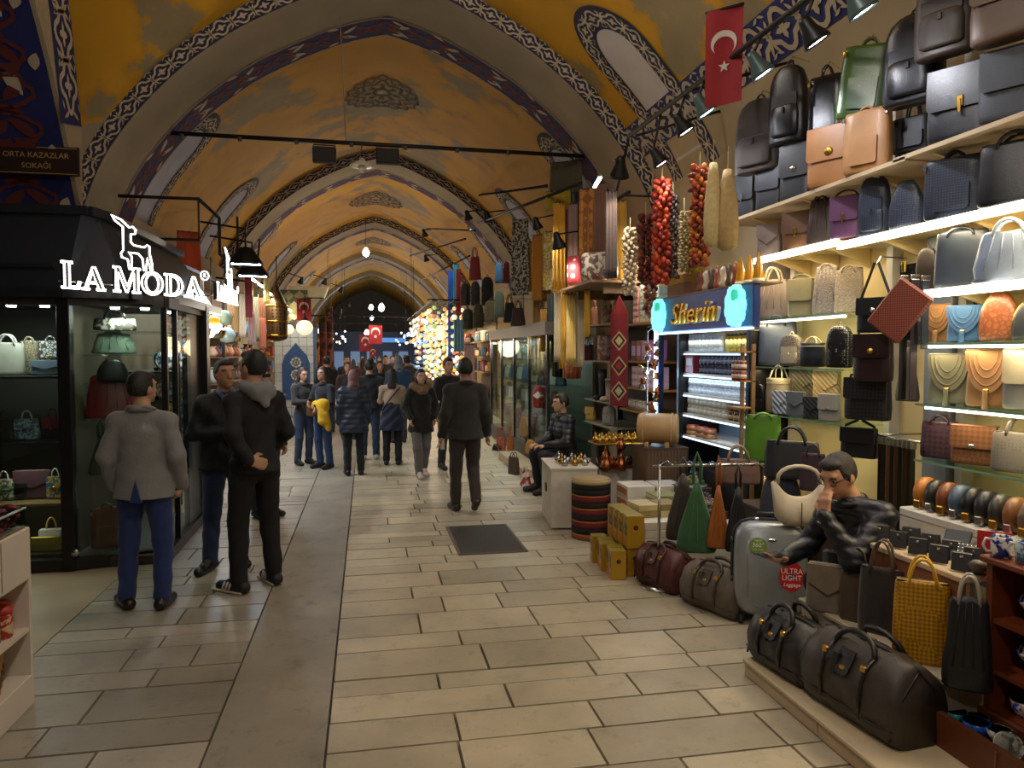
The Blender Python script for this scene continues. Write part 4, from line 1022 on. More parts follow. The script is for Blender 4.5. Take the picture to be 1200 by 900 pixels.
bowls = [((2.555, 2.80), '1f7c8a', '2aa0a8', 'turquoise', .05), ((2.60, 2.84), '6d1d22', '8c3030', 'red relief', .062), ((2.56, 2.69), '1c4aa0', '2b66c8', 'bright blue', .055), ((2.615, 2.74), 'a06a1c', '6b4310', 'amber', .045), ((2.57, 2.55), 'd8d8cc', '23402e', 'green flowered white', .055), ((2.61, 2.62), 'e0dfd8', '23357c', 'navy rimmed white', .05), ((2.60, 2.45), 'e0e0da', '1b2c66', 'blue flowered white', .05)]
for (x, y), c1, c2, nm, r in bowls:
    bowl('%s ceramic bowl in the open drawer' % nm, (x, y, .185 if 'red' not in nm else .2), r, r*1.1, cer(c1, c2), cer(c2, c1), R(-55) if 'red' in nm else 0)
t = thing('bowl_stack', 'stack of plain bowls under the top bowls filling the drawer', 'bowls', (2.6, 2.5, .04))
for i in range(6): MB().lathe([(.03, 0), (.055, .06), (.058, .095), (.05, .095)], 14, c=(-.04+(i % 2)*.08, -.1+i*.075, 0)).build('bowl', cer('cfd0c8', '2a3a70'), t)
def mug(label, loc, m, rz):
    t = thing('ceramic_mug', label, 'mug', loc, rz)
    MB().lathe([(.036, 0), (.042, .004), (.043, .05), (.041, .092), (.038, .095), (.036, .09), (.036, .01), (0, .008)], 20).build('cup', m, t)
    MB().tube([(.04, 0, .075), (.062, 0, .08), (.072, 0, .05), (.06, 0, .024), (.04, 0, .02)], .006, 7).build('handle', mat('d5d6d2', .2), t)
mug('blue and white flowered mug on top of the cabinet', (2.735, 2.76, .93), bl_w, R(150))
mug('pale blue patterned mug beside the flowered mug', (2.76, 2.655, .93), cer('a9bcc4', '4a6a8a', 40), R(120))
def tureen(label, loc, s=1):
    t = thing('ceramic_tureen', label, 'tureen', loc, .3)
    MB().lathe([(.045*s, 0), (.05*s, .008), (.02*s, .02), (.02*s, .035), (.05*s, .045), (.078*s, .085*s), (.085*s, .1*s), (.078*s, .1*s)], 22, wob=lambda i, a: (.06*math.sin(10*a) if i in (6, 7) else 0)).build('bowl', bl_w, t)
    MB().lathe([(.08*s, .1*s), (.06*s, .13*s), (.03*s, .15*s), (.012*s, .155*s), (.016*s, .17*s), (0, .18*s)], 20).build('lid', bl_w, t)
tureen('blue and white lidded tureen on the upper cabinet shelf', (2.84, 2.66, .657)); tureen('blue and white footed tureen on the lower cabinet shelf', (2.84, 2.66, .432), 1.0)
tureen('blue and white lidded tureen beside the upper tureen at the frame edge', (2.84, 2.5, .655)); tureen('blue and white lidded tureen beside the footed tureen at the frame edge', (2.84, 2.5, .43))
bowl('flowered blue cup on the cabinet floor shelf', (2.78, 2.68, .25), .045, .07, cer('c9b8a8', '2c4a9a', 34), mat('cdbf98', .3)); bowl('pink and orange flowered cup beside the blue cup', (2.80, 2.58, .25), .045, .07, cer('c98a7a', '7a4a8a', 34), mat('c9bda0', .3))

# ================================================================== RIGHT: SWEETS, SPICES, METALWARE, SCARVES
def bx(name, par, lo, hi, m, b=0): return MB().b2(lo, hi, b=b).build(name, m, par)
oak = mat('7d5f3f', .5, 0, .2, 6); walnut = mat('4e392a', .5, 0, .25, 5); blk_frame = mat('15161a', .4, .2)
# --- refrigerated jar case
jc = thing('jar_case', 'black framed jar case with white lit shelves under the blue sign', 'display case', (3.4, 6.48, 0))
bx('back_panel', jc, (.2, -.68, .3), (.24, .68, 2.0), mat('8aa6c4', .5)); bx('base', jc, (-.2, -.68, 0), (.24, .68, .7), mat('2a2a2e', .5))
for y in (-.715, .715): bx('post', jc, (-.25, y-.03, 0), (.24, y+.03, 2.02), blk_frame, .006)
bx('red_trim', jc, (-.262, .68, .3), (-.25, .71, 1.15), mat('7a1a1e', .4))
SHZ = (1.84, 1.62, 1.415, 1.21, .99)
for z in SHZ:
    s_ = bx('shelf', jc, (-.2, -.685, z-.02), (.2, .685, z), trim_white); MB().b2((-.205, -.68, z-.035), (-.19, .68, z-.022)).build('light_strip', glow('d8ecff', 1.3), s_)
for z in (1.95, 1.59, 1.18): light('AREA', (3.22, 6.48, z), 1.1, 'd8e8ff', .05, sy=1.3)
def jar_mesh(r, h, lid, body, label=None):
    b = MB(); b.lathe([(r*.9, 0), (r, .006), (r, h*.78), (r*.8, h*.86), (r*.8, h*.88)], 10, 0)
    b.lathe([(r*.86, h*.86), (r*.88, h*.88), (r*.88, h), (0, h)], 10, 1)
    if label: b.lathe([(r*1.01, h*.2), (r*1.01, h*.62)], 10, 2)
    return b.mesh('jar', [mat(body, .25), mat(lid, .35), mat(label or 'ffffff', .6)])
def jar_row(name, label, cat, grp, me, z, ys, x=3.27, dz=0, layers=1):
    for l in range(layers):
        for y in ys:
            o = bpy.data.objects.new(name, me); COL.objects.link(o); o.location = (x, y, z+.001+l*dz); tag(o, label, cat, grp)
Y0 = 7.12
jar_row('glass_bottle', 'clear bottle with cream label on the top shelf of the jar case', 'bottle', 'clear bottles on the top jar shelf', jar_mesh(.036, .17, 'b7c4cc', 'c9cfca', 'd8d2b8'), 1.84, [Y0-i*.08 for i in range(9)])
jar_row('glass_bottle', 'yellow oil bottle on the top shelf of the jar case', 'bottle', 'yellow bottles on the top jar shelf', jar_mesh(.034, .16, '2a3a30', 'b89a1c', 'd6c25a'), 1.84, [Y0-.80-i*.078 for i in range(6)])
jar_row('jam_jar', 'dark purple jam jar on the second shelf of the jar case', 'jar', 'jam jars on the second jar shelf', jar_mesh(.036, .085, '2b2c44', '35172a', '8a8a9a'), 1.62, [Y0-.26-i*.085 for i in range(13)], dz=.087, layers=2)
t = thing('sweet_box', 'red and white sweet box at the left of the jam jars', 'box', (3.25, Y0-.08, 1.62)); MB().b2((-.05, -.1, 0), (.05, .1, .17), b=.004).build('carton', mat('a02c30', .5), t); MB().b2((-.052, -.08, .08), (-.05, .06, .15)).build('panel', mat('d9d4cc', .5), t)
jar_row('cream_jar', 'white cream jar on the third shelf of the jar case', 'jar', 'white jars on the third jar shelf', jar_mesh(.034, .075, 'd8e4ee', 'b9cfe4', 'e6eef4'), 1.415, [Y0-i*.083 for i in range(16)], dz=.077, layers=2)
jar_row('paste_jar', 'pale labelled paste jar on the fourth shelf of the jar case', 'jar', 'labelled jars on the fourth jar shelf', jar_mesh(.04, .085, 'd8d8d0', 'a9a898', 'd9d6c6'), 1.21, [Y0-i*.095 for i in range(9)], dz=.087, layers=2)
jar_row('honey_jar', 'dark honey jar on the fourth shelf of the jar case', 'jar', 'honey jars on the fourth jar shelf', jar_mesh(.04, .085, '8a6a2a', '4a2210', 'b09a6a'), 1.21, [Y0-.88-i*.095 for i in range(5)], dz=.087, layers=2)
jar_row('sweet_tub', 'round tub with a red lid on the bottom shelf of the jar case', 'tub', 'red lidded tubs on the bottom jar shelf', jar_mesh(.07, .05, 'b03a24', 'a87a50'), .99, [Y0-.05, Y0-.26, Y0-.42], dz=.051, layers=2)
jar_row('spice_jar', 'small jar of red spice on the wooden rack beside the jar case', 'jar', 'red spice jars beside the jar case', jar_mesh(.03, .08, 'a8a294', '8c1f1a', 'd8c8b8'), 1.60, [5.71-i*.064 for i in range(3)], x=3.01, dz=.082, layers=2)
sr = thing('spice_rack', 'small wooden rack of red spice jars between jar case and handbags', 'rack', (3.04, 5.66, 0))
for z in (1.6, 1.38, 1.84): bx('shelf', sr, (-.07, -.12, z-.01), (.06, .08, z+.0), mat('9a6a2a', .5))
for y_ in (-.11, .07): bx('upright', sr, (.03, y_-.01, 0), (.06, y_+.01, 1.9), oak)
# --- blue sign with gold lettering
sg = thing('shop_sign', 'blue shop sign with gold script lettering and cyan flowers', 'sign', (2.9, 6.2, 2.03), R(-90))
bx('board', sg, (-.95, .01, 0), (.95, .07, .34), mat('16357e', .35), .006); bx('light_strip', sg, (-.93, 0, -.02), (.93, .03, -.005), glow('a8d4ff', 5))
text_mesh('Sherin', .27, .018, mat('d9a62a', .25, .8), 'lettering', sg, Matrix.Translation((-.08, -.02, .15)) @ Matrix.Rotation(PI/2, 4, 'X') @ Matrix.Diagonal((1.35, 1, 1, 1)), .35)
text_mesh('Sherin', .27, .012, mat('e9e4da', .4), 'lettering_back', sg, Matrix.Translation((-.07, 0, .145)) @ Matrix.Rotation(PI/2, 4, 'X') @ Matrix.Diagonal((1.38, 1, 1, 1)), .35)
for cx in (-.84, .74):
    b = MB(); rr = random.Random(int(cx*10)+20)
    for i in range(9):
        a = 2*PI*i/9; b.prism([(cx+.08*math.cos(a)+.052*math.cos(q), .17+.11*math.sin(a)+.06*math.sin(q)) for q in np.linspace(0, 2*PI, 10, endpoint=False)], -.05-.002*i, 0)
    b.prism([(cx+.085*math.cos(q), .17+.11*math.sin(q)) for q in np.linspace(0, 2*PI, 16, endpoint=False)], -.07, 0)
    f_ = b.build('flower', glow('7fe0e8', .9), sg)
    MB().prism([(cx+.06+.03*math.cos(q), .25+.045*math.sin(q)) for q in np.linspace(0, 2*PI, 10, endpoint=False)], -.085, 0).build('leaf', glow('2fc09a', .6), f_)
bx('support', sg, (-.9, .07, .1), (-.86, .3, .14), iron); bx('support', sg, (.3, .07, .1), (.34, .3, .14), iron)
# gift boxes and cones standing on the sign board
for i in range(4):
    t = thing('spice_bag', 'gold topped spice bag standing above the left end of the blue sign', 'bag', (3.02, 7.05-i*.13, 2.376), R(-70), 'spice bags above the sign'); MB().b2((-.045, -.03, 0), (.045, .03, .13), b=.008).build('pouch', mat('8a5a34', .4), t); MB().b2((-.047, -.032, .12), (.047, .032, .21), b=.008).build('band', mat('b08a1e', .4), t)
for i in range(3):
    t = thing('honey_cone', 'pointed amber bottle standing above the right end of the blue sign', 'bottle', (3.0, 5.62-i*.14, 2.376), 0, 'amber bottles above the sign'); MB().lathe([(.04, 0), (.045, .02), (.03, .12), (.008, .22), (0, .24)], 12).build('bottle', mat('c98a12', .25), t); MB().lathe([(.047, .0), (.047, .03)], 12).build('foot', mat('e0d8b8', .4), t)
shl = thing('sign_shelf', 'wooden shelf above the blue sign carrying spice bags', 'shelf', (3.2, 6.2, 2.36)); bx('board', shl, (-.29, -.98, 0), (-.06, .98, .015), oak)
for i in range(2): bx('bracket', shl, (-.2, -.4+i*1.3, -.04), (.46, -.38+i*1.3, 0), iron)
for i in range(7):
    t = thing('souvenir_jar', 'copper and cream souvenir on the shelf above the blue sign', 'souvenir', (3.03, 6.42-i*.11, 2.376), 0, 'souvenirs above the sign'); MB().lathe([(.03, 0), (.04, .05), (.02, .09), (.035, .14+.02*(i % 3)), (.01, .2)], 10).build('body', [mat('8a4a34', .4), mat('b9a58a', .4), mat('4a3a2c', .4)][i % 3], t); MB().sphere((0, 0, .2), .014, 8).build('knob', gold, t)
# --- cold neon tubes
nt_ = thing('neon_post', 'vertical blue white light tube beside the hanging copper pots', 'light', (3.03, 7.5, 0))
MB().tube([(0, 0, .95), (0, 0, 2.15)], .018, 8).build('tube', glow('bfe2ff', 8), nt_); bx('back', nt_, (.02, -.03, 0), (.08, .03, 2.2), mat('14284f', .4))
light('POINT', (2.93, 7.45, 1.6), 4, 'b8dcff', .05)
# hanging coffee pots
cop = metal('a5653f', .3); sil = metal('b5b3b0', .25)
rr = random.Random(5)
ph = thing('pot_hanger', 'wire hanger of the small coffee pots in front of the light tube', 'hanger', (2.93, 7.42, 1.1)); MB().tube([(0, .06, 0), (0, .06, .95), (.06, .06, 1.0)], .006, 5).build('wire', steel, ph); MB().tube([(0, .06, 1.0), (.1, .0, 1.02)], .006, 5).build('arm', steel, ph)
for i in range(16):
    z = 1.15+i*.05; a = rr.uniform(0, 6.28); m_ = cop if i % 3 else sil
    t = thing('coffee_pot', 'small long handled coffee pot hanging in the cluster by the light tube', 'coffee pot', (2.93+.08*math.cos(a), 7.42+.08*math.sin(a), z), a, 'hanging coffee pots')
    b = MB(); b.lathe([(.0, 0), (.034, 0), (.036, .01), (.026, .045), (.034, .06), (.032, .06)], 12, M=Matrix.Rotation(rr.uniform(-.6, .6), 4, 'X')); b.build('pot', m_, t)
    MB().tube([(0, 0, .05), (0, .05, .09), (0, .09, .1)], .005, 5).build('handle', gold, t)
# --- confectionery shelves left of the neon
cf = thing('sweet_shelves', 'wooden wall shelves of pink and turquoise sweet boxes', 'shelving', (3.4, 8.4, 0))
for z in (2.18, 1.73, 1.41, 1.13): bx('shelf', cf, (-.24, -.62, z-.025), (.24, .62, z), mat('9a7030', .5))
bx('back_panel', cf, (.22, -.62, .9), (.25, .62, 2.9), mat('6a4a30', .6))
for y_ in (-.62, .62): bx('upright', cf, (.12, y_-.02, 0), (.25, y_+.02, 2.9), oak)
def carton(label, loc, d, m, band=None, rz=0, group=None, cat='box', name='sweet_box'):
    t = thing(name, label, cat, loc, rz, group); MB().b2((-d[0]/2, -d[1]/2, 0), (d[0]/2, d[1]/2, d[2]), b=.004).build('carton', m, t)
    if band: MB().b2((-d[0]/2-.002, -d[1]*.42, d[2]*.25), (d[0]/2+.002, d[1]*.42, d[2]*.75)).build('panel', band, t)
    return t
for i in range(6):
    for j in range(3): carton('pale turquoise sweet box in the tall stack', (3.26, 7.93+j*.2, 2.181+i*.075), (.12, .19, .073), mat(['a9c4b8', '9ab8c4', 'b4b48a'][(i+j) % 3], .4), mat('c8ccc0', .5), group='turquoise boxes on the sweet shelf')
for i in range(6): carton('pink printed sweet box in the narrow stack', (3.26, 8.58, 2.181+i*.075), (.12, .16, .073), mat('c08a86', .4), mat('d8b8b0', .5), group='pink boxes on the sweet shelf')
for i, c in enumerate(('b070a8', 'a86098', 'b88ab8', '9a5a50', '7a3a34')): carton(['magenta', 'violet', 'lilac', 'brick red', 'maroon'][i]+' sweet box standing on the second shelf', (3.26, 7.95+i*.17, 1.731), (.12, .15, .24), mat(c, .4), mat('d0a8c8', .5))
for i in range(3):
    for j in range(4): carton('rose coloured sweet box stacked on the third shelf', (3.26, 7.92+j*.22, 1.411+i*.085), (.12, .21, .083), mat('c49a9e', .4), mat('d9c0c0', .5), group='rose boxes on the third sweet shelf')
jar_row('sweet_jar', 'small sweet jar on the lowest sweet shelf', 'jar', 'jars on the lowest sweet shelf', jar_mesh(.035, .12, 'a89a80', 'b49a84', 'c9bca8'), 1.131, [7.9+i*.085 for i in range(12)], x=3.25)
light('AREA', (3.15, 8.4, 2.85), 14, 'ffeacc', .1, sy=1)
# --- dried peppers, aubergines, loofahs on the lamp rail
def string_of(label, box, c, kind='pepper', rz=0, cat='dried vegetables'):
    x, y, z, W, H = box; t = thing('dried_string', label, cat, (x, y, z)); rr = random.Random(int(x*999+z*99))
    MB().tube([(0, 0, H*.02), (.003, 0, H*.5), (0, 0, H+.12)], .004, 4).build('string', mat('b9a880', .8), t)
    b = MB(); n = int(H/.028)
    for i in range(n):
        for j in range(4):
            a = j*PI/2+i*.9+rr.uniform(-.3, .3); r = W*.30*rr.uniform(.7, 1.1); zz = H*(i+.5)/n
            M_ = Matrix.Translation((r*math.cos(a), r*math.sin(a), zz)) @ Matrix.Rotation(a, 4, 'Z') @ Matrix.Rotation(rr.uniform(-.6, .6), 4, 'Y')
            b.sphere((0, 0, 0), W*.16, 6, (i+j) % len(c), 1.35*rr.uniform(.7, 1.2), .65, 1.0*rr.uniform(.6, 1.2), M=M_)
    b.build('dried_pieces', [mat(q, .78, 0, .35, 60) for q in c], t, kind='stuff')
string_of('string of pale dried okra nearest the scarves', (2.900, 7.954, 2.480, 0.191, 0.737), ('c9b89a', 'b09c80'))
string_of('string of dark red dried peppers', (2.750, 7.100, 2.541, 0.171, 0.669), ('6d2a20', '83372a', '54221c'))
string_of('bright orange red string of dried peppers', (2.700, 6.558, 2.474, 0.207, 0.955), ('b5361a', 'c8501f', '8f2a18'))
string_of('string of grey dried aubergines', (2.800, 6.536, 2.521, 0.127, 0.763), ('4d443e', '6b6058', '352e2b'))
string_of('string of beige dried beans', (2.850, 6.402, 2.571, 0.109, 0.547), ('a89468', '8c7a4e'))
string_of('orange brown string of dried peppers beside the loofahs', (2.700, 5.762, 2.542, 0.183, 0.818), ('a3421a', 'b9691f', '742a16'))
string_of('short string of yellow dried blossoms above the blue sign', (2.950, 6.457, 2.595, 0.221, 0.426), ('c0ac14', 'a8960f'))
string_of('lower string of dark red dried peppers hanging over the sweet shelf', (3.000, 7.587, 2.207, 0.184, 0.662), ('7a3a2c', 'a06048', 'c09a88'))
for i, box in enumerate(((2.650, 5.416, 2.647, 0.146, 0.651), (2.750, 5.372, 2.617, 0.185, 0.622))):
    x, y, z, W, H = box; t = thing('loofah', ['long pale loofah hanging in front', 'wider beige loofah hanging behind the pale one'][i], 'loofah', (x, y, z), .4)
    MB().lathe([(W*.2, 0), (W*.42, H*.06), (W*.46, H*.3), (W*.4, H*.6), (W*.26, H*.88), (W*.18, H)], 22, wob=lambda k, a: .06*math.sin(9*a)).build('sponge', mat(('c8b27c', 'b09460')[i], .9, 0, .15, 30, .6, 60), t)
    MB().tube([(0, 0, H), (0, 0, H+.18)], .004, 4).build('string', mat('b9a880', .8), t)
# --- metalware display
ws = thing('white_crate', 'white painted crate with a hand hole under the brass pots', 'crate', (2.13, 7.72, 0), R(-6))
for nm, lo, hi in (('front_board', (-.24, -.36, .02), (-.21, .36, .62)), ('side_board', (-.24, -.38, .02), (.24, -.36, .62)), ('side_board', (-.24, .36, .02), (.24, .38, .62)), ('top_board', (-.25, -.39, .62), (.25, .39, .64))): bx(nm, ws, lo, hi, mat('cfc8b8', .6, 0, .15, 9))
MB().prism([(.14*.5*math.cos(a), .38+.05*math.sin(a)) for a in np.linspace(0, 2*PI, 16, endpoint=False)], -.249, -.238, M=Matrix.Rotation(-PI/2, 4, 'Z')).build('hand_hole', mat('5a4a3a', .8), ws)
kb = thing('kilim_barrel', 'round stool covered with striped black, red and orange kilim', 'stool', (2.17, 7.02, 0))
b = MB(); pal = [mat('14110f', .9), mat('5a1820', .9), mat('a85c28', .9), mat('6b4a2c', .9), mat('b39a68', .8)]
seq = [(0, .03, 3), (.03, .06, 2), (.06, .12, 0)]
z = .12
for k in range(3): seq += [(z, z+.05, 1), (z+.05, z+.07, 2), (z+.07, z+.125, 0)] ; z += .125
seq += [(z, z+.05, 0), (z+.05, z+.09, 4)]
for z0_, z1_, m_ in seq: MB().lathe([(.188, z0_), (.194, z0_+.004), (.194, z1_-.004), (.188, z1_)], 26).build('stripe', [pal[m_]], kb)
MB().lathe([(.19, z+.088), (.17, z+.1), (0, z+.1)], 26).build('lid', mat('a8906a', .6, 0, .15, 12), kb)
rt = thing('pot_table', 'low table carrying trays of brass and black coffee pots', 'table', (2.75, 7.75, 0))
bx('top', rt, (-.36, -.3, .6), (.22, .35, .63), walnut); bx('front_board', rt, (-.35, -.29, .0), (.2, -.27, .6), mat('d8d4cc', .6)); bx('side_board', rt, (-.35, -.27, 0), (-.33, .34, .6), mat('d0ccc4', .6))
def pot(label, loc, m, s=1, grp=None, rz=0, name='coffee_pot', cat='coffee pot'):
    t = thing(name, label, cat, loc, rz, grp)
    MB().lathe([(.0, 0), (.03*s, 0), (.042*s, .025*s), (.03*s, .055*s), (.018*s, .075*s), (.022*s, .085*s), (.012*s, .1*s), (0, .125*s)], 12).build('body', m, t)
    MB().tube([(.03*s, 0, .03*s), (.06*s, 0, .05*s), (.065*s, 0, .075*s)], .005*s, 5).build('spout', m, t); MB().tube([(-.028*s, 0, .07*s), (-.06*s, 0, .06*s), (-.04*s, 0, .025*s)], .004*s, 5).build('handle', m, t)
brass = metal('b98f3a', .25); dkm = metal('3a3836', .3)
for i in range(14): pot('small brass coffee pot on the raised tray', (2.44+(i % 7)*.075, 7.6+(i//7)*.14, .861), brass, .85, 'brass pots on the raised tray', U(0, 6))
tr = thing('tray_stand', 'round raised tray of brass pots above the black pots', 'tray', (2.68, 7.66, .631)); bx('tray', tr, (-.29, -.14, .21), (.26, .2, .229), brass, .005)
for sx in (-.27, .24): bx('leg', tr, (sx-.012, -.1, 0), (sx+.012, .1, .21), iron)
for i in range(12): pot('dark metal coffee pot under the raised brass tray', (2.46+(i % 6)*.068, 7.5+(i//6)*.11, .631), dkm, .75, 'dark pots under the raised tray', U(0, 6))
for i in range(7): pot('silver and brass pot on the white crate', (2.03+(i % 3)*.11, 7.5+(i//3)*.13, .64), (sil, brass)[i % 2], 1.0, 'pots on the white crate', U(0, 6))
for i, (x, y, z) in enumerate(((2.60, 7.36, .60), (2.44, 7.36, .60), (2.52, 7.42, .60), (2.62, 7.9, .631))): pot(['hammered copper kettle in front of the walnut box', 'hammered copper kettle behind the front kettle', 'copper kettle against the walnut box', 'copper kettle beside the tray of brass pots'][i], (x, y, z), cop, 1.7 if i < 2 else 1.4, None, U(0, 6), 'copper_kettle', 'kettle')
pot('stacked copper pot on top of the copper kettles', (2.6, 7.36, .815), cop, 1.4, None, 1, 'copper_kettle', 'kettle')
wbx = thing('walnut_box', 'striped walnut box under the wooden drum', 'box', (2.93, 7.12, 0)); bx('body', wbx, (-.22, -.2, 0), (.22, .2, .86), two_tone('4e3a2a', '6a513a', 'wavex', 9, .5, bump=.1)); bx('lid', wbx, (-.225, -.205, .86), (.225, .205, .88), walnut)
dm_ = thing('wooden_drum', 'pale wooden barrel drum lying on its side on the walnut box', 'drum', (2.9, 7.1, .88), R(62))
oakp = mat('b08a56', .5, 0, .12, 5)
MB().lathe([(.0, -.2), (.135, -.2), (.148, -.19), (.15, -.17), (.155, 0), (.15, .17), (.148, .19), (.135, .2), (0, .2)], 28, M=Matrix.Translation((0, 0, .18)) @ Matrix.Rotation(PI/2, 4, 'X')).build('barrel', oakp, dm_)
for y in (-.14, .14): MB().tube([(.157*math.cos(a), y, .18+.157*math.sin(a)) for a in np.linspace(0, 2*PI, 28, endpoint=False)], .006, 5, closed=True).build('hoop', mat('c9a878', .5), dm_)
for y in (-.1, .1): bx('cradle', dm_, (-.12, y-.02, 0), (.12, y+.02, .05), oakp)
# boxes of sweets, books, plastic domes, tea boxes
for i in range(2):
    for j in range(5): carton('white and orange sweet carton in the tall stack behind the kilim stool', (2.52+i*.29, 6.72-.02*i, j*.115), (.27, .32, .113), mat('cfc8bc', .5), mat('b8704a', .5), group='white cartons behind the kilim stool')
for j in range(6): carton('white sweet carton in the stack behind the golden tea boxes', (2.42, 5.98, j*.07), (.34, .4, .068), mat('d0cabc', .5), group='white cartons behind the tea boxes')
for j in range(2):
    for i in range(2): carton('printed delight box on top of the white cartons', (2.34+i*.2, 6.06, .421+j*.055), (.19, .24, .054), mat(('8a7a4a', 'b9a878')[(i+j) % 2], .5), mat('c9bc94', .5), .1, 'delight boxes on the white cartons')
for j in range(3): carton('delight box in the stack against the plastic domes', (2.69, 6.46, j*.055+.361), (.25, .3, .054), mat(('a89a6a', 'c0b48a', '8a8a5a')[j], .5), mat('d0c8a4', .5), 0, 'delight boxes by the domes')
lb = thing('low_bench', 'low white bench under the plastic domes of sweets', 'bench', (2.92, 6.2, 0)); bx('top', lb, (-.3, -.42, .33), (.2, .42, .36), trim_white); bx('front_board', lb, (-.29, -.41, 0), (-.27, .41, .33), trim_white); bx('side_board', lb, (-.27, -.41, 0), (.2, -.39, .33), trim_white)
gl_dome = glass('e8eef0', key='dome')
for i, (x, y, z, r, c) in enumerate(((2.78, 5.92, .382, .14, '6a2a2a'), (2.97, 6.14, .452, .14, '8a5a3a'), (2.97, 6.46, .60, .14, '6a8a3a'))):
    t = thing('sweet_dome', ['clear plastic dome over dark red sweets', 'clear plastic dome over brown sweets', 'clear plastic dome over green sweets behind the others'][i], 'dome', (x, y, z))
    MB().lathe([(r, 0), (r, r*.35), (r*.85, r*.65), (r*.5, r*.9), (0, r*.98)], 20).build('cover', gl_dome, t)
    MB().lathe([(r*1.05, -.02), (r*1.06, 0), (0, 0)], 20).build('tray', mat('8d8f92', .4), t)
    b = MB(); rr = random.Random(i)
    for k in range(40): a, q = rr.uniform(0, 6.28), rr.uniform(0, r*.8); b.box((q*math.cos(a), q*math.sin(a), .02+rr.uniform(0, r*.45*(1-q/r))), (.03, .03, .025), k % 2, rr.uniform(0, 3))
    b.build('sweets', [mat(c, .5), mat('c9a88a', .6)], t, kind='stuff')
pd = thing('dome_stand', 'wooden stand lifting the rear plastic domes', 'stand', (2.98, 6.2, 0)); bx('box', pd, (-.14, -.2, .361), (.13, .41, .43), walnut); bx('riser', pd, (-.14, .11, .43), (.13, .41, .578), walnut)
tea_g = two_tone('a8842a', '3a2a16', 'noise', 22, .35, bump=0); tea_s = mat('b18a24', .35, .2, .1)
def tea(label, loc, rz, grp=None, s=1):
    t = thing('tea_box', label, 'box', loc, rz, grp)
    MB().b2((-.055*s, -.05*s, 0), (.055*s, .05*s, .2*s), b=.003).build('carton', tea_s, t); MB().b2((-.0565*s, -.047*s, .08*s), (-.055*s, .047*s, .19*s)).build('picture_panel', tea_g, t); MB().b2((-.0565*s, -.047*s, .01*s), (-.055*s, .047*s, .06*s)).build('lower_panel', mat('b5711c', .4), t)
    MB().prism([(.016*s*math.cos(a), .13*s+.016*s*math.sin(a)) for a in np.linspace(0, 2*PI, 14, endpoint=False)], -.0515*s, -.05*s).build('emblem', mat('4a1c14', .4), t)
    MB().b2((-.054*s, -.05*s, .2*s), (.054*s, .05*s, .203*s)).build('top_flap', mat('8a7a20', .5), t)
for i in range(5): tea('golden tea box in the front row on the paving', (1.98+.02*(i % 2), 6.18-.125*i, 0), R(-8), 'golden tea boxes on the paving', 1.15)
for i in range(4): tea('golden tea box standing on the lower row of tea boxes', (2.14, 6.14-.133*i, .235), R(-4), 'golden tea boxes in the upper row', 1.3)
for i in range(4): tea('golden tea box hidden behind the front row', (2.14, 6.14-.13*i, 0), R(-4), 'golden tea boxes under the upper row', 1.15)
# --- scarf shop
def scarf(label, box, m, rz=R(-35), fold=5, d=.05, cat='scarf', m2=None):
    x, y, z, W, H = box; t = thing('hanging_scarf', label+(' in the scarf shop' if len(label.split()) < 4 else ''), cat, (x, y, z), rz); W = W*.95
    b = MB(); rings = []
    for q in np.linspace(0, 1, 9):
        ring = []; wv = W*(.5-.06*q)
        for s in (-1, 1):
            for j in range(15):
                u = j/14*2-1
                if s > 0: u = -u
                ring.append((u*wv, s*.006+d*.35*math.sin(fold*u*2.2+q*.8)*(1-.4*q), q*H))
        rings.append(ring)
    b.loft(rings); b.build('cloth', m, t)
    MB().tube([(-W*.45, 0, H), (W*.45, 0, H)], .008, 5).build('hanger_rod', iron, t)
    if m2:
        bb = MB()
        for j in range(8): bb.box((-W*.42+j*W*.12, 0, -.03), (W*.05, .01, .07))
        bb.build('fringe', m2, t)
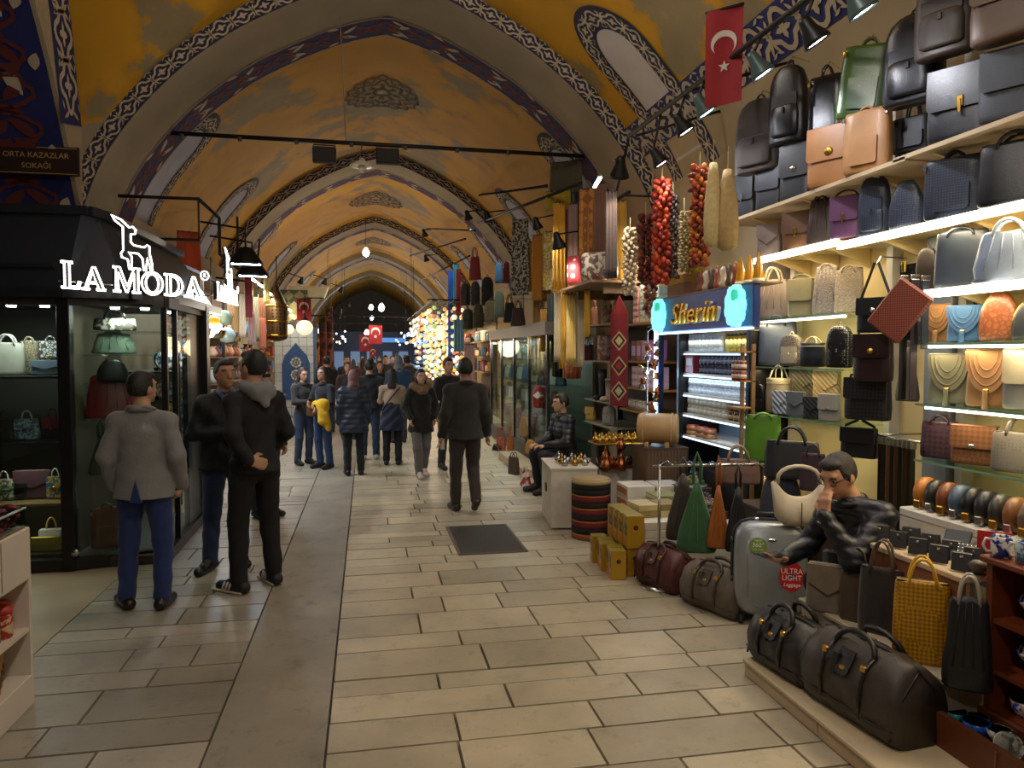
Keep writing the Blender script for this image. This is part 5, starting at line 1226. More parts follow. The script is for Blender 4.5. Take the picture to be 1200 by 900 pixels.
SC = [('white and yellow leaf print scarf', (2.720, 13.158, 2.859, 0.384, 1.353), two_tone('b9b4a4', '3f3c38', 'noise', 22, .9, bump=0)), ('orange leopard print scarf', (2.840, 13.278, 2.932, 0.295, 0.901), two_tone('c08a2a', '5a3a14', 'dots', 30, .9, bump=0)),
 ('thin orange silk scarf', (2.720, 11.821, 2.676, 0.194, 1.055), cloth('b97a26')), ('white and gold brocade scarf', (2.840, 11.387, 2.808, 0.295, 0.912), two_tone('d8c88c', 'b9983a', 'noise', 24, .8, bump=0)), ('long yellow tasselled scarf', (2.720, 10.400, 2.750, 0.221, 1.228), cloth('d0992a')),
 ('brown and black narrow scarf', (2.840, 10.420, 2.668, 0.148, 1.344), cloth('6a4424')), ('blue grey striped scarf', (2.720, 9.676, 2.689, 0.160, 1.123), two_tone('6d6a7a', 'a07a5a', 'wavex', 12, .9, bump=0)), ('dark navy scarf', (2.840, 9.727, 3.131, 0.230, 0.853), cloth('1f2634')),
 ('orange squared silk scarf', (2.720, 9.012, 3.038, 0.257, 0.834), two_tone('a8702a', '7a4a24', 'checker', 9, .8, bump=0)), ('brown satin shawl', (2.840, 8.861, 2.833, 0.190, 1.077), cloth('6a4a3a')), ('dark brown shawl beside the arch pier', (2.720, 8.076, 2.670, 0.155, 0.966), cloth('4a3a34')),
 ('tan lower shawl with tassels', (2.840, 12.206, 1.442, 0.259, 1.267), cloth('a07a4a')), ('orange ruffled narrow scarf', (2.720, 11.339, 1.843, 0.134, 0.669), cloth('b98438')), ('dark patterned lower scarf', (2.840, 11.380, 2.005, 0.134, 0.753), cloth('4a4438')), ('cream and brown long scarf', (2.720, 10.486, 1.693, 0.124, 1.019), cloth('b0a080')),
 ('golden yellow long shawl', (2.840, 10.549, 1.592, 0.175, 1.152), cloth('c99a34')), ('pale yellow pleated shawl', (2.720, 9.748, 1.656, 0.162, 0.962), cloth('d0b468')), ('ivory pleated shawl', (2.840, 9.789, 1.632, 0.187, 1.050), cloth('d8ccae')), ('yellow narrow shawl beside the bag shelves', (2.720, 8.997, 2.023, 0.086, 0.590), cloth('c9a030')),
 ('green grey canvas rolled under the arch', (2.840, 10.482, 3.962, 0.567, 0.617), cloth('4a4630')), ('yellow banner rolled under the arch', (2.720, 10.460, 3.880, 0.442, 0.270), cloth('9a8420'))]
for lab, bb, m_ in SC: scarf(lab, bb, m_, m2=(m_ if 'tassel' in lab else None))

# ================================================================== LEFT: COUNTER, LEATHER KIOSK
white_l = mat('cfc6b8', .35, 0, .06, 4)
ct = thing('white_counter', 'white shop counter with open shelves at the lower left', 'counter', (-2.0, 3.6, 0))
bx('body', ct, (-.3, -.8, 0), (.0, .62, .93), white_l); bx('plinth', ct, (0, -.8, .0), (.28, .62, .16), white_l, .004)
bx('upper_panel', ct, (0, -.8, .66), (.28, .62, .93), white_l, .006); bx('end_panel', ct, (0, .59, .16), (.278, .62, .66), white_l)
bx('shelf', ct, (0, -.8, .39), (.275, .59, .41), white_l)
bx('panel_joint', ct, (.279, .30, .68), (.283, .305, .92), mat('8a8278', .6))
ty = thing('glass_tray', 'glass tray of dark red dried fruit on the white counter', 'tray', (-1.93, 3.6, .93))
gl_p = glass('e6f2ee', key='pane')
for lo, hi in (((-.28, .58, 0), (.2, .59, .12)), ((.195, -.7, 0), (.2, .59, .10)), ((-.28, -.7, 0), (-.275, .59, .12))): bx('glass_side', ty, lo, hi, gl_p)
bx('rim', ty, (.19, -.7, .1), (.205, .595, .106), mat('9fb5ad', .3)); bx('tray_floor', ty, (-.28, -.7, 0), (.2, .59, .012), mat('a98a70', .5))
b = MB(); rr = random.Random(2)
for k in range(420):
    x, y = rr.uniform(-.26, .18), rr.uniform(-.1, .56); b.sphere((x, y, .025+rr.uniform(0, .1)), .022, 6, k % 3, 1.3, .9, .7)
b.build('dried_fruit', [mat('5a1420', .4), mat('3f0e18', .4), mat('741f2c', .4)], ty, kind='stuff')
for i, (x, y, z, c1, c2, nm) in enumerate(((-1.79, 4.06, .411, 'a8281c', 'c9b088', 'red lidded spice jar on the upper counter shelf at the right'), (-1.80, 3.95, .411, '2a2a24', '7a8a3a', 'dark spice jar beside the red lidded jar'), (-1.84, 4.14, .411, 'b03a2a', 'b4772a', 'red and orange spice jar at the back of the upper counter shelf'))):
    t = thing('spice_jar', nm, 'jar', (x, y, z)); MB().lathe([(.04, 0), (.045, .01), (.045, .11), (.04, .13)], 14).build('glass_body', cer(c2, c1, 30), t); MB().lathe([(.043, .12), (.045, .125), (.045, .155), (0, .157)], 14).build('lid', mat(c1, .4), t)
for i in range(3):
    t = thing('gold_tin', ['gold and brown tin nearest on the lower counter shelf', 'gold and brown tin second on the lower counter shelf', 'gold and brown tin at the back of the lower counter shelf'][i], 'tin', (-1.80-.03*i, 3.96+.085*i, .161)); MB().lathe([(.034, 0), (.036, .004), (.036, .17), (.034, .174), (0, .174)], 14).build('can', mat('a8782c', .35, .3), t); MB().lathe([(.037, .03), (.037, .09)], 14).build('label_band', mat('4a2a14', .5), t)

# --- kiosk
dark = mat('23272f', .35, 0, .06, 3); darker = mat('0e0f12', .35); brown_dk = mat('2c2420', .5)
kp = [(-3.7, 6.78), (-2.46, 6.78), (-1.74, 6.98), (-1.78, 8.62), (-3.0, 8.62), (-3.7, 8.62)]
ki = thing('leather_shop_kiosk', 'black leather goods kiosk with glass windows at the left', 'shop', (-2.7, 7.6, 0))
O = (-2.7, 7.6)
def kloc(p): return (p[0]-O[0], p[1]-O[1])
def wall_between(name, a, b_, z0, z1, th, m, par=ki):
    a, b_ = kloc(a), kloc(b_); L_ = math.hypot(b_[0]-a[0], b_[1]-a[1]); an = math.atan2(b_[1]-a[1], b_[0]-a[0])
    return MB().box(((a[0]+b_[0])/2, (a[1]+b_[1])/2, (z0+z1)/2), (L_, th, z1-z0), rz=an).build(name, m, par)
for i in range(3):
    wall_between('glass_pane', kp[i], kp[i+1], .1, 2.3, .012, gl_p); wall_between('base', kp[i], kp[i+1], 0, .1, .08, darker); wall_between('head_rail', kp[i], kp[i+1], 2.22, 2.32, .09, brown_dk)
    pm = ((kp[i+1][0]+kp[i][0])/2, (kp[i+1][1]+kp[i][1])/2)
    if i == 2:
        wall_between('window_frame', (kp[2][0]-.006, 7.34), (kp[2][0]-.008, 7.38), .1, 2.3, .05, darker)
for (p, w_) in ((kp[1], .10), (kp[2], .05), (kp[3], .16)): q = kloc(p); bx('post', ki, (q[0]-w_/2, q[1]-w_/2, 0), (q[0]+w_/2, q[1]+w_/2, 2.34), darker, .006)
q = kloc(kp[3]); bx('door_leaf', ki, (q[0]-.03, q[1]-.72, .02), (q[0]+.02, q[1], 2.3), darker)
MB().tube([(q[0]+.04, q[1]-.2, .9), (q[0]+.04, q[1]-.2, 1.3)], .012, 8).build('door_handle', steel, ki)
# fascia: upright in front, sloping back along the street side
b = MB()
V = [(-3.7, 6.72, 2.3), (-2.44, 6.72, 2.3), (-1.98, 6.82, 2.3), (-1.76, 7.25, 2.3), (-1.76, 9.44, 2.3), (-3.7, 6.74, 2.98), (-2.30, 6.74, 2.98), (-2.22, 6.88, 2.98), (-2.2, 7.02, 2.98), (-2.18, 9.44, 2.98), (-3.7, 9.44, 2.98), (-3.7, 9.44, 2.3)]
V = [(x-O[0], y-O[1], z) for x, y, z in V]
b.add(V, [(0, 1, 6, 5), (1, 2, 7, 6), (2, 3, 8, 7), (3, 4, 9, 8), (5, 6, 7, 8, 9, 10), (4, 11, 10, 9), (0, 11, 4, 3, 2, 1)]); b.build('fascia', dark, ki)
for (a, c) in ((( -3.7, 6.72), (-2.24, 6.72)), ((-2.24, 6.72), (-2.17, 6.98)), ((-2.17, 6.98), (-2.15, 9.44))): wall_between('cornice', a, c, 2.96, 3.03, .07, mat('1c2027', .3))
for (a, c) in (((-3.7, 6.70), (-2.44, 6.70)), ((-2.44, 6.70), (-1.97, 6.80)), ((-1.97, 6.80), (-1.74, 7.23)), ((-1.74, 7.23), (-1.74, 9.44))): wall_between('fascia_moulding', a, c, 2.28, 2.36, .07, mat('191c22', .3)); 
wall_between('fascia_moulding', (-3.7, 6.70), (-2.5, 6.70), 2.52, 2.55, .04, mat('191c22', .3))
bx('floor_board', ki, (-1.0, -.78, 0), (.92, 1.0, .08), mat('3a342c', .5)); bx('back_wall', ki, (-1.0, .25, .08), (.1, .29, 2.3), mat('3f3828', .7)); bx('ceiling_board', ki, (-1.0, -.75, 2.24), (.9, 1.0, 2.28), mat('2a2722', .6))
bx('inner_wall', ki, (.1, .25, .08), (.13, 1.0, 2.3), mat('4a3f28', .7))
for z in (1.63, 1.07, .55, .12): bx('shelf', ki, (-1.0, -.72, z-.02), (.2, -.1, z), mat('2c2620', .4) if z != .55 else mat('8a6a44', .5))
for z in (2.02, 1.81, 1.56, 1.23): bx('glass_shelf', ki, (.24, -.45, z-.012), (.86, .2, z), gl_shelf)
bx('divider', ki, (.2, -.6, .08), (.22, .2, 2.24), mat('4a4030', .6))
for (x, y) in ((-3.2, 7.0), (-2.95, 7.0), (-2.7, 7.02), (-2.2, 7.2), (-1.98, 7.3), (-1.9, 7.9)):
    l_ = MB().lathe([(.04, .02), (.035, 0), (0, 0)], 12, c=(x-O[0], y-O[1], 2.215)).build('puck_light', glow('f2f6ff', 20), ki)
light('AREA', (-2.9, 7.0, 2.18), 5, 'e8f0ff', .2, sy=.2, rot=(0, 0, 0)); light('AREA', (-2.1, 7.25, 2.18), 5, 'fff0d8', .2, sy=.2); light('AREA', (-2.9, 7.0, 1.0), 1.2, 'fff4e0', .25); light('AREA', (-2.9, 7.0, .5), .8, 'fff4e0', .25)
MB().lathe([(0, 0), (.03, 0), (.03, .02), (0, .025)], 14, M=Matrix.Translation((-2.4-O[0], 6.72-O[1], .16)) @ Matrix.Rotation(PI/2, 4, 'X')).build('lock', steel, ki)
# bags in the kiosk
Z_ = dict(rz=0)
bag('cream handbag lit on the upper kiosk shelf at the frame edge', (-3.043, 7.120, 1.631, 0.309, 0.346), 'tote', leather('bdb39a'), rz=0, hh=.2)
bag('beige lizard handbag behind the cream handbag in the kiosk', (-2.902, 7.200, 1.628, 0.165, 0.329), 'tote', two_tone('9a8868', '6b5a40', 'voronoi', 50, .4), rz=0, hh=.1)
bag('snakeskin print handbag on the upper kiosk shelf', (-2.733, 7.200, 1.620, 0.211, 0.339), 'boxy', two_tone('c9c2b0', '4a4238', 'voronoi', 38, .4), rz=0, hh=.14)
bag('blue grey clutch in front of the snakeskin handbag', (-2.721, 7.080, 1.623, 0.266, 0.126), 'clutch', leather('6d7880'), rz=0, clasp=False, cat='clutch')
bag('brown mini handbag with white tag in the kiosk', (-3.076, 7.100, 1.072, 0.191, 0.250), 'boxy', leather('3f2a20'), rz=0, hh=.3)
bag('blue floral mini handbag in the kiosk', (-2.896, 7.100, 1.068, 0.222, 0.252), 'boxy', two_tone('5a6f92', 'b5bcc8', 'noise', 40, .4), rz=0, hh=.3, ex=mat('d0d0cc', .3))
bag('red mini handbag with gold clasp in the kiosk', (-2.694, 7.100, 1.064, 0.179, 0.268), 'boxy', leather('3a1216'), m2=leather('8c2a2c'), rz=0, hh=.3)
bag('white floral mini handbag on the wooden kiosk shelf', (-3.089, 7.100, 0.554, 0.192, 0.251), 'boxy', two_tone('c9c0b0', '6a5a4a', 'noise', 40, .4), rz=0, hh=.3)
bag('burgundy suede clutch on the wooden kiosk shelf', (-2.870, 7.120, 0.541, 0.313, 0.246), 'clutch', suede('4c2633'), rz=0, clasp=False, cat='clutch', d=.2)
bag('blue and yellow floral mini handbag on the wooden kiosk shelf', (-2.683, 7.100, 0.538, 0.157, 0.262), 'boxy', two_tone('2f6a98', 'c9a83a', 'noise', 40, .4), rz=0, hh=.28, ex=mat('d0d0cc', .3))
bag('white mini handbag with bamboo handle on the kiosk floor', (-2.724, 7.100, 0.095, 0.225, 0.262), 'boxy', leather('c4bfb8'), rz=0, hh=.4, ex=mat('b58a4a', .4))
bag('gold metallic clutch on the kiosk floor', (-2.720, 6.980, 0.074, 0.279, 0.118), 'clutch', mat('b79a3c', .3, .7), rz=0, clasp=False, cat='clutch', d=.25)
bag('cow print handbag with black handles on the top kiosk glass shelf', (-2.234, 7.300, 2.023, 0.386, 0.185), 'tote', two_tone('8a8c86', '24221f', 'noise', 16, .5), rz=R(15), m2=blk, hh=.4)
bag('mint leather bowling bag on the middle glass shelf of the kiosk corner', (-2.246, 7.300, 1.807, 0.402, 0.201), 'pleat', leather('6d7d76'), rz=R(15), hh=.1)
bag('black round bag on the glass shelf of the kiosk corner', (-2.249, 7.250, 1.577, 0.277, 0.200), 'dome', blk, rz=R(15))
bag('large red leather handbag in the kiosk corner window', (-2.273, 7.300, 1.218, 0.496, 0.403), 'pleat', leather('8a242a', .25), rz=R(15), hh=.06)
bag('dark green soft handbag in the kiosk corner window', (-2.360, 7.250, 0.729, 0.231, 0.493), 'hang', leather('1e3a2c'), rz=R(15))
bag('tan leather briefcase standing on the kiosk floor', (-2.309, 7.200, 0.039, 0.308, 0.385), 'brief', leather('6e3a1c', .3), rz=R(25), hh=.1, cat='briefcase', d=.45)
t = thing('price_stand', 'slanted clear price stand on the lower kiosk shelf', 'price stand', (-3.0, 7.02, .57), 0); b = MB(); b.box((0, 0, .09), (.22, .14, .006), rx=.5); b.build('plate', gl_p, t); MB().box((0, .06, .06), (.2, .006, .12)).build('support', gl_p, t)

# --- LA MODA sign
neon = glow('fff6ea', 5); sign_dk = mat('14161a', .4)
GL = {
 'L': [[(0,0),(.7,0),(.74,.28),(.68,.28),(.6,.08),(.32,.08),(.32,.94),(.44,.96),(.44,1),(0,1),(0,.96),(.12,.94),(.12,.06),(0,.04)]],
 'A': [[(0,0),(.32,0),(.32,.04),(.22,.06),(.29,.28),(.62,.28),(.70,.06),(.6,.04),(.6,0),(.98,0),(.98,.04),(.9,.06),(.55,1),(.45,1),(.12,.06),(0,.04)], [(.32,.36),(.59,.36),(.455,.78)]],
 'M': [[(0,0),(.32,0),(.32,.04),(.22,.06),(.24,.78),(.56,0),(.62,0),(.94,.78),(.94,.06),(.84,.04),(.84,0),(1.22,0),(1.22,.04),(1.12,.06),(1.12,.94),(1.22,.96),(1.22,1),(.94,1),(.61,.25),(.3,1),(0,1),(0,.96),(.12,.94),(.12,.06),(0,.04)]],
 'O': [[(.5+.5*math.cos(a), .5+.53*math.sin(a)) for a in np.linspace(0, 2*PI, 28, endpoint=False)], [(.5+.3*math.cos(a), .5+.43*math.sin(a)) for a in np.linspace(0, 2*PI, 24, endpoint=False)]],
 'D': [[(0,0)]+[(.42+.5*math.cos(a), .5+.5*math.sin(a)) for a in np.linspace(-PI/2, PI/2, 16)]+[(0,1),(0,.96),(.12,.94),(.12,.06),(0,.04)], [(.32,.08)]+[(.42+.3*math.cos(a), .5+.42*math.sin(a)) for a in np.linspace(-PI/2, PI/2, 14)]+[(.32,.92)]]}
DEER = [(505,97),(520,118),(556,142),(556,245),(545,262),(548,278),(575,285),(582,330),(592,330),(595,272),(580,254),(625,254),(645,275),(650,330),(660,330),(668,270),(684,330),(692,330),(690,290),(680,250),(680,215),(668,210),(655,222),(605,218),(592,205),(592,170),(612,166),(616,148),(602,135),(585,140),(548,110)]
def moda_sign(label, loc, rz, h=.19, length=1.37):
    t = thing('shop_sign', label, 'sign', loc, rz)
    x = 0; word = [('L', .8), ('A', 1.02), (' ', .3), ('M', 1.28), ('O', 1.08), ('D', 1.0), ('A', 1.0)]
    k = length/(sum(w_ for _, w_ in word)*h)
    for ch, adv in word:
        if ch != ' ':
            s = 1.12 if ch in 'LM' else 1.0
            outl = [[(x+px*h*k, pz*h*s) for px, pz in o] for o in GL[ch]]
            b = MB(); b.prism(outl[0], 0, .04, 0); o_ = b.build('letter', [sign_dk], t)
            b = MB()
            for o in outl: b.tube([(px, -.004, pz) for px, pz in o], .0075, 5, closed=True)
            b.build('lit_outline', neon, o_)
        x += adv*h*k
    # deer emblem above the letters
    d = [((px-290)/4/134, (435-py)/4/138) for px, py in DEER]
    o_ = MB().prism(d, 0, .03).build('deer_emblem', sign_dk, t); MB().tube([(px, -.004, pz) for px, pz in d], .007, 5, closed=True).build('lit_outline', neon, o_)
    r_ = disc('registered_mark', t, length+.02, h*1.12, 0, .04, sign_dk); MB().tube([(length+.02+.04*math.cos(a), -.004, h*1.12+.04*math.sin(a)) for a in np.linspace(0, 2*PI, 20, endpoint=False)], .005, 5, closed=True).build('lit_outline', neon, r_)
    flat_text('R', .05, r_, length+.02, -.004, h*1.12, glow('fff6ea', 3))
    MB().tube([(0, .05, h*.3), (length, .05, h*.3)], .008, 6).build('rail', steel, t)
    for q in (.15, .85): MB().tube([(length*q, .05, h*.3), (length*q, .20, h*.3)], .008, 6).build('bracket', steel, t)
    return t
moda_sign('lit white outline sign LA MODA with a deer on the kiosk corner', (-2.285, 6.25, 2.325), math.atan2(.92, .83), .18, 1.24)
moda_sign('second lit LA MODA sign seen edge on along the kiosk side', (-1.58, 8.5, 2.40), R(88), .17, 1.05)
# --- street name plate
pl = thing('street_sign', 'brown plate with gold words ORTA KAZAZLAR SOKAĞI', 'sign', (-3.36, 8.62, 3.83))
bx('plate', pl, (-.46, 0, -.15), (.41, .03, .15), mat('2a1a18', .4), .004)
gtx = mat('b89a58', .5, .2)
flat_text('ORTA KAZAZLAR', .078, pl, -.0, -.003, .05, gtx); flat_text('SOKAĞI', .078, pl, -.0, -.003, -.06, gtx)
b = MB()
for lo, hi in (((-.44, -.002, .13), (.39, 0, .136)), ((-.44, -.002, -.136), (.39, 0, -.13))): b.b2(lo, hi)
b.build('border_line', gtx, pl)
bx('bracket', pl, (-.3, .03, -.02), (-.26, .3, .02), iron); bx('bracket', pl, (.2, .03, -.02), (.24, .3, .02), iron)

# ================================================================== SCARF SHOP SHELVES, GLASS CASES, LAMPS AND FAR STALLS
def rows_things(items): 
    for a in items: bag(*a[:4], **(a[4] if len(a) > 4 else {}))
bs = thing('bag_shelves', 'metal wall shelves of bags and boots behind the red kilim runner', 'shelving', (3.35, 9.6, 0))
for z in (2.21, 1.72, 1.18, .86): bx('shelf', bs, (-.3, -.55, z-.02), (.28, .62, z), mat('8c8674', .4))
bx('back_panel', bs, (.26, -.55, 0), (.29, .62, 3.0), mat('3c3226', .7))
for y_ in (-.54, .6): bx('upright', bs, (.2, y_-.02, 0), (.26, y_+.02, 3.0), iron)
light('AREA', (3.1, 9.6, 2.9), 14, 'ffe8c4', .15, sy=1)
rows_things([('patchwork brown handbag on the top metal shelf', (3.200, 10.250, 2.233, 0.196, 0.367), 'pleat', leather('7a5138')), ('beige patchwork handbag on the top metal shelf', (3.200, 9.671, 2.212, 0.209, 0.371), 'tote', two_tone('9a7c58', '6a4a34', 'noise', 16, .5)), ('dark patterned bag on the top metal shelf', (3.200, 9.216, 2.195, 0.177, 0.377), 'tote', two_tone('4a3a34', '7a6250', 'noise', 16, .5)),
 ('red woven bag on the second metal shelf', (3.200, 10.514, 1.717, 0.188, 0.327), 'tote', two_tone('6a2a2c', '3a3a4a', 'checker', 20, .6)), ('cream drawstring bag on the second metal shelf', (3.200, 9.792, 1.724, 0.247, 0.376), 'bucket', two_tone('b09a88', '8a5a48', 'noise', 16, .5), dict(hh=.1)),
 ('mustard flap purse on the lowest metal shelf', (3.150, 10.211, 0.789, 0.208, 0.184), 'flap', leather('b58f34')), ('silver backpack on the lowest metal shelf', (3.150, 9.407, 0.844, 0.238, 0.272), 'backpack', leather('8f8a80'), dict(cat='backpack', name='backpack'))])
for i in range(2):
    t = thing('leather_boot', ['tall dark boot on the third metal shelf', 'pale suede boot beside the tall dark boot'][i], 'boot', (3.17, 9.75-i*.3, 1.181), R(-60)); m_ = (leather('24202e'), suede('a89a84'))[i]
    MB().lathe([(.05, .0), (.055, .05), (.05, .12), (.06, .3), (.065, .42 if i == 0 else .28)], 14).build('shaft', m_, t); MB().sphere((0, -.09, .035), .05, 12, sx=.85, sy=1.9, sz=.75).build('foot', m_, t); MB().box((0, .03, .01), (.07, .07, .02)).build('heel', dark_edge, t)
# cushions on the shelf above
cu_m = [two_tone('8a2f38', 'd0b8a8', 'dots', 9, .8, bump=0), two_tone('d8cfb8', '7a5a58', 'noise', 14, .8, bump=0), two_tone('cabfa6', '5a6a7a', 'noise', 18, .8, bump=0)]
for i, box in enumerate(((2.750, 9.657, 2.733, 0.229, 0.389), (2.720, 8.721, 2.691, 0.332, 0.353), (2.800, 8.345, 2.697, 0.180, 0.259))):
    x, y, z, W, H = box; t = thing('cushion', ['red spotted cushion on the shelf under the scarves', 'white flower print cushion on the shelf under the scarves', 'cream print cushion at the right end of the cushion shelf'][i], 'cushion', (x, y, z), R(-40))
    b = MB(); b.loft([superring(W*.5*s, .09*q+.012, H*u, 20, 3) for u, s, q in ((0, .92, .1), (.06, .98, .5), (.25, .95, .9), (.5, .94, 1), (.75, .95, .9), (.94, .98, .5), (1, .92, .1))]); b.build('cover', cu_m[i], t); MB().tube([(-W*.48, 0, H*.02), (W*.48, 0, H*.02)], .006, 5).build('piping', mat('8a7a60', .8), t)
cs2 = thing('cushion_shelf', 'wooden shelf carrying cushions under the hanging scarves', 'shelf', (3.1, 9.1, 2.66)); bx('board', cs2, (-.5, -.65, 0), (.5, .75, .03), oak)
for y_ in (-.5, .6): bx('bracket', cs2, (-.3, y_-.015, -.12), (.5, y_+.015, 0), oak)
# red kilim runner hanging
kr = thing('kilim_runner', 'red kilim runner with diamond medallions hanging beside the sweet shelves', 'kilim', (2.950, 8.447, 1.188), R(-40))
bx('cloth', kr, (-.11, 0, 0), (.11, .012, 1.1), mat('6d161c', .9, 0, .15, 20, .4, 60))
for k, z in enumerate((.18, .48, .78)):
    for s, c in ((1, 'a88a58'), (.78, '15181c'), (.5, ('a8906a', '8a1c20', 'b39a6a')[k])): MB().prism([(-.1*s, z), (0, z-.12*s), (.1*s, z), (0, z+.12*s)], -.003*(2-s), 0).build('medallion', mat(c, .9), kr)
MB().prism([(-.11, 1.1), (.11, 1.1), (0, 1.32)], 0, .012).build('top_point', mat('7a1c20', .9), kr)
mk = thing('mask_bag', 'red bag with a white eye motif hanging under the scarves', 'bag', (2.750, 11.634, 0.936), R(-35))
MB().loft([superring(.14*s, .06, .36*u, 18, 3) for u, s in ((0, .7), (.1, .95), (.5, 1), (.85, .8), (1, .5))]).build('body', leather('8c1c22'), mk); MB().prism([(-.11, .2), (-.04, .15), (.03, .2), (-.03, .27)], -.075, -.06).build('eye', mat('d8d0c8', .5), mk); MB().tube([(.04+.05*math.cos(a), -.066, .15+.06*math.sin(a)) for a in np.linspace(0, 2*PI, 14, endpoint=False)], .008, 5, closed=True).build('nose_ring', gold, mk); MB().tube(arc(-.06, .06, .35, .25), .008, 5).build('strap', blk, mk)
# glass display cases along the street
gc = thing('glass_cases', 'row of tall glass display cases with chrome posts', 'display case', (2.95, 12.9, 0))
for i in range(5):
    y = -1.9+i*1.3; bx('post', gc, (-.27, y-.025, .1), (-.22, y+.025, 2.1), metal('8a8c8e', .2)); 
    if i < 4:
        bx('glass_pane', gc, (-.25, y+.03, .25), (-.24, y+1.27, 2.05), gl_p)
        for z in (.45, .9, 1.3, 1.7): bx('glass_shelf', gc, (-.22, y+.03, z-.01), (.4, y+1.27, z), gl_shelf)
bx('head', gc, (-.3, -1.95, 2.1), (.5, 3.35, 2.3), mat('6a6358', .5)); bx('base', gc, (-.28, -1.95, 0), (.5, 3.35, .25), mat('3a3630', .5)); bx('back_panel', gc, (.45, -1.95, .25), (.5, 3.35, 2.1), mat('50483c', .6)); bx('end_pane', gc, (-.24, -1.94, .25), (.44, -1.93, 2.05), gl_p)
for y in (11.8, 13.6, 15.2): light('AREA', (2.95, y, 2.06), 14, 'eef2ff', .2, sy=.9)
colr = ['8a8078', '9a4a7a', '5a6a7a', 'a89a8a', '6a4a3a', 'a06a6a', '3a4a6a', 'b0a89a', '7a2a3a', '4a5a4a', 'c0b4a0', '222226']
nmc = ['grey', 'pink', 'slate', 'beige', 'brown', 'rose', 'navy', 'ivory', 'wine', 'sage', 'cream', 'black']
k = 0
for i in range(4):
    for zi, z in enumerate((.45, .9, 1.3, 1.7)):
        for j in range(3):
            y = 11.3+i*1.3+j*.38; c = k % 12; k += 1
            bag('%s handbag in glass case %s from the near end, shelf %s from the bottom, %s' % (nmc[c], ('first', 'second', 'third', 'fourth')[i], ('first', 'second', 'third', 'fourth')[zi], ('near', 'middle', 'far')[j]), (2.99, y, z+.006, .24+.03*((k*7) % 3), .26+.02*(k % 3)), ('tote', 'dome', 'boxy', 'pleat')[k % 4], leather(colr[c]), rz=R(-60), hh=.22)
# bags at the foot of the cases
rows_things([('coral leather tote hanging at the foot of the glass cases', (2.450, 13.622, -0.199, 0.288, 0.640), 'tote', leather('a8553f'), dict(hh=.3)), ('orange tote beside the coral tote', (2.500, 12.953, -0.012, 0.183, 0.549), 'tote', leather('a0561c'), dict(hh=.35)), ('dark bag standing on the pale block behind the walking man', (2.350, 13.607, -0.274, 0.287, 0.399), 'dome', blk), ('red and white printed bag on the paving by the seated man', (2.093, 9.751, 0.020, 0.231, 0.277), 'pleat', two_tone('a82a30', 'd0c8c0', 'noise', 14, .6)), ('yellow ochre bag by the seated man', (2.600, 11.716, 0.182, 0.277, 0.236), 'dome', leather('a8782a')), ('brown bag at the foot of the cases', (2.008, 10.153, 0.120, 0.239, 0.311), 'tote', leather('4a3a2a'), dict(hh=.2)), ('teddy brown plush bag in the case corner', (2.600, 12.251, 0.401, 0.231, 0.347), 'dome', cloth('8a6a44'))])
pb = thing('pale_block', 'long pale wooden block under the bags along the cases', 'platform', (2.35, 11.2, 0)); bx('block', pb, (-.12, -.7, 0), (.2, 1.4, .11), wood_pale, .005); bx('edge', pb, (-.125, -.7, .11), (.2, 1.4, .12), wood_pale)
# hanging backpacks and clothes above the cases
bk = [('red jacket bag hanging highest above the cases', (2.600, 18.024, 3.596, 0.395, 0.790), '7a2024'), ('dark backpack left in the upper row above the cases', (2.600, 19.878, 3.089, 0.321, 0.642), '1c1e20'), ('charcoal backpack in the upper row above the cases', (2.600, 17.961, 2.971, 0.291, 0.623), '25282a'), ('black backpack right in the upper row above the cases', (2.600, 16.135, 2.858, 0.337, 0.673), '17181a'), ('blue backpack under the spotted scarf', (2.600, 14.684, 3.210, 0.188, 0.443), '2a5a8a'), ('maroon backpack beside the blue one', (2.600, 13.896, 3.139, 0.162, 0.453), '6a2a34'), ('dark green backpack left in the lower row above the cases', (2.600, 19.374, 2.434, 0.358, 0.582), '2a3029'), ('olive backpack in the lower row above the cases', (2.600, 17.475, 2.416, 0.304, 0.607), '3c3c2c'), ('tan trimmed canvas backpack in the lower row above the cases', (2.600, 15.680, 2.467, 0.328, 0.510), '6a6448'), ('pale green duffel hanging beside the tan trimmed backpack', (2.600, 14.638, 2.528, 0.239, 0.579), '5f7068'), ('black duffel hanging behind the spotted scarf', (2.600, 13.553, 2.383, 0.285, 0.522), '1a1a18'), ('brown handbag on the case head under the spotted scarf', (2.600, 12.761, 2.292, 0.329, 0.448), '3a2e22')]
for i, (lab, box, c) in enumerate(bk): bag(lab, box, 'backpack' if 'backpack' in lab else 'pleat', cloth(c), rz=R(-45), cat='backpack' if 'backpack' in lab else 'bag', name='backpack' if 'backpack' in lab else None, hold=1.5)
for i, (lab, bb, c) in enumerate((('bright blue long dress hanging beyond the cases', (2.400, 21.418, 1.657, 0.247, 2.517), '1f4fa8'), ('turquoise dress hanging beyond the cases', (2.450, 20.567, 2.493, 0.237, 1.777), '3f9ab0'), ('red top hanging among the blue dresses', (2.500, 20.480, 2.843, 0.165, 1.274), '9a2030'), ('pale blue dress hanging lowest beyond the cases', (2.450, 20.000, 1.853, 0.369, 0.854), '5a8aa8'), ('blush pink dress hanging in front of the glass cases', (2.400, 17.602, 1.076, 0.326, 0.939), 'b08e88'))): scarf(lab, bb, cloth(c), cat='dress')
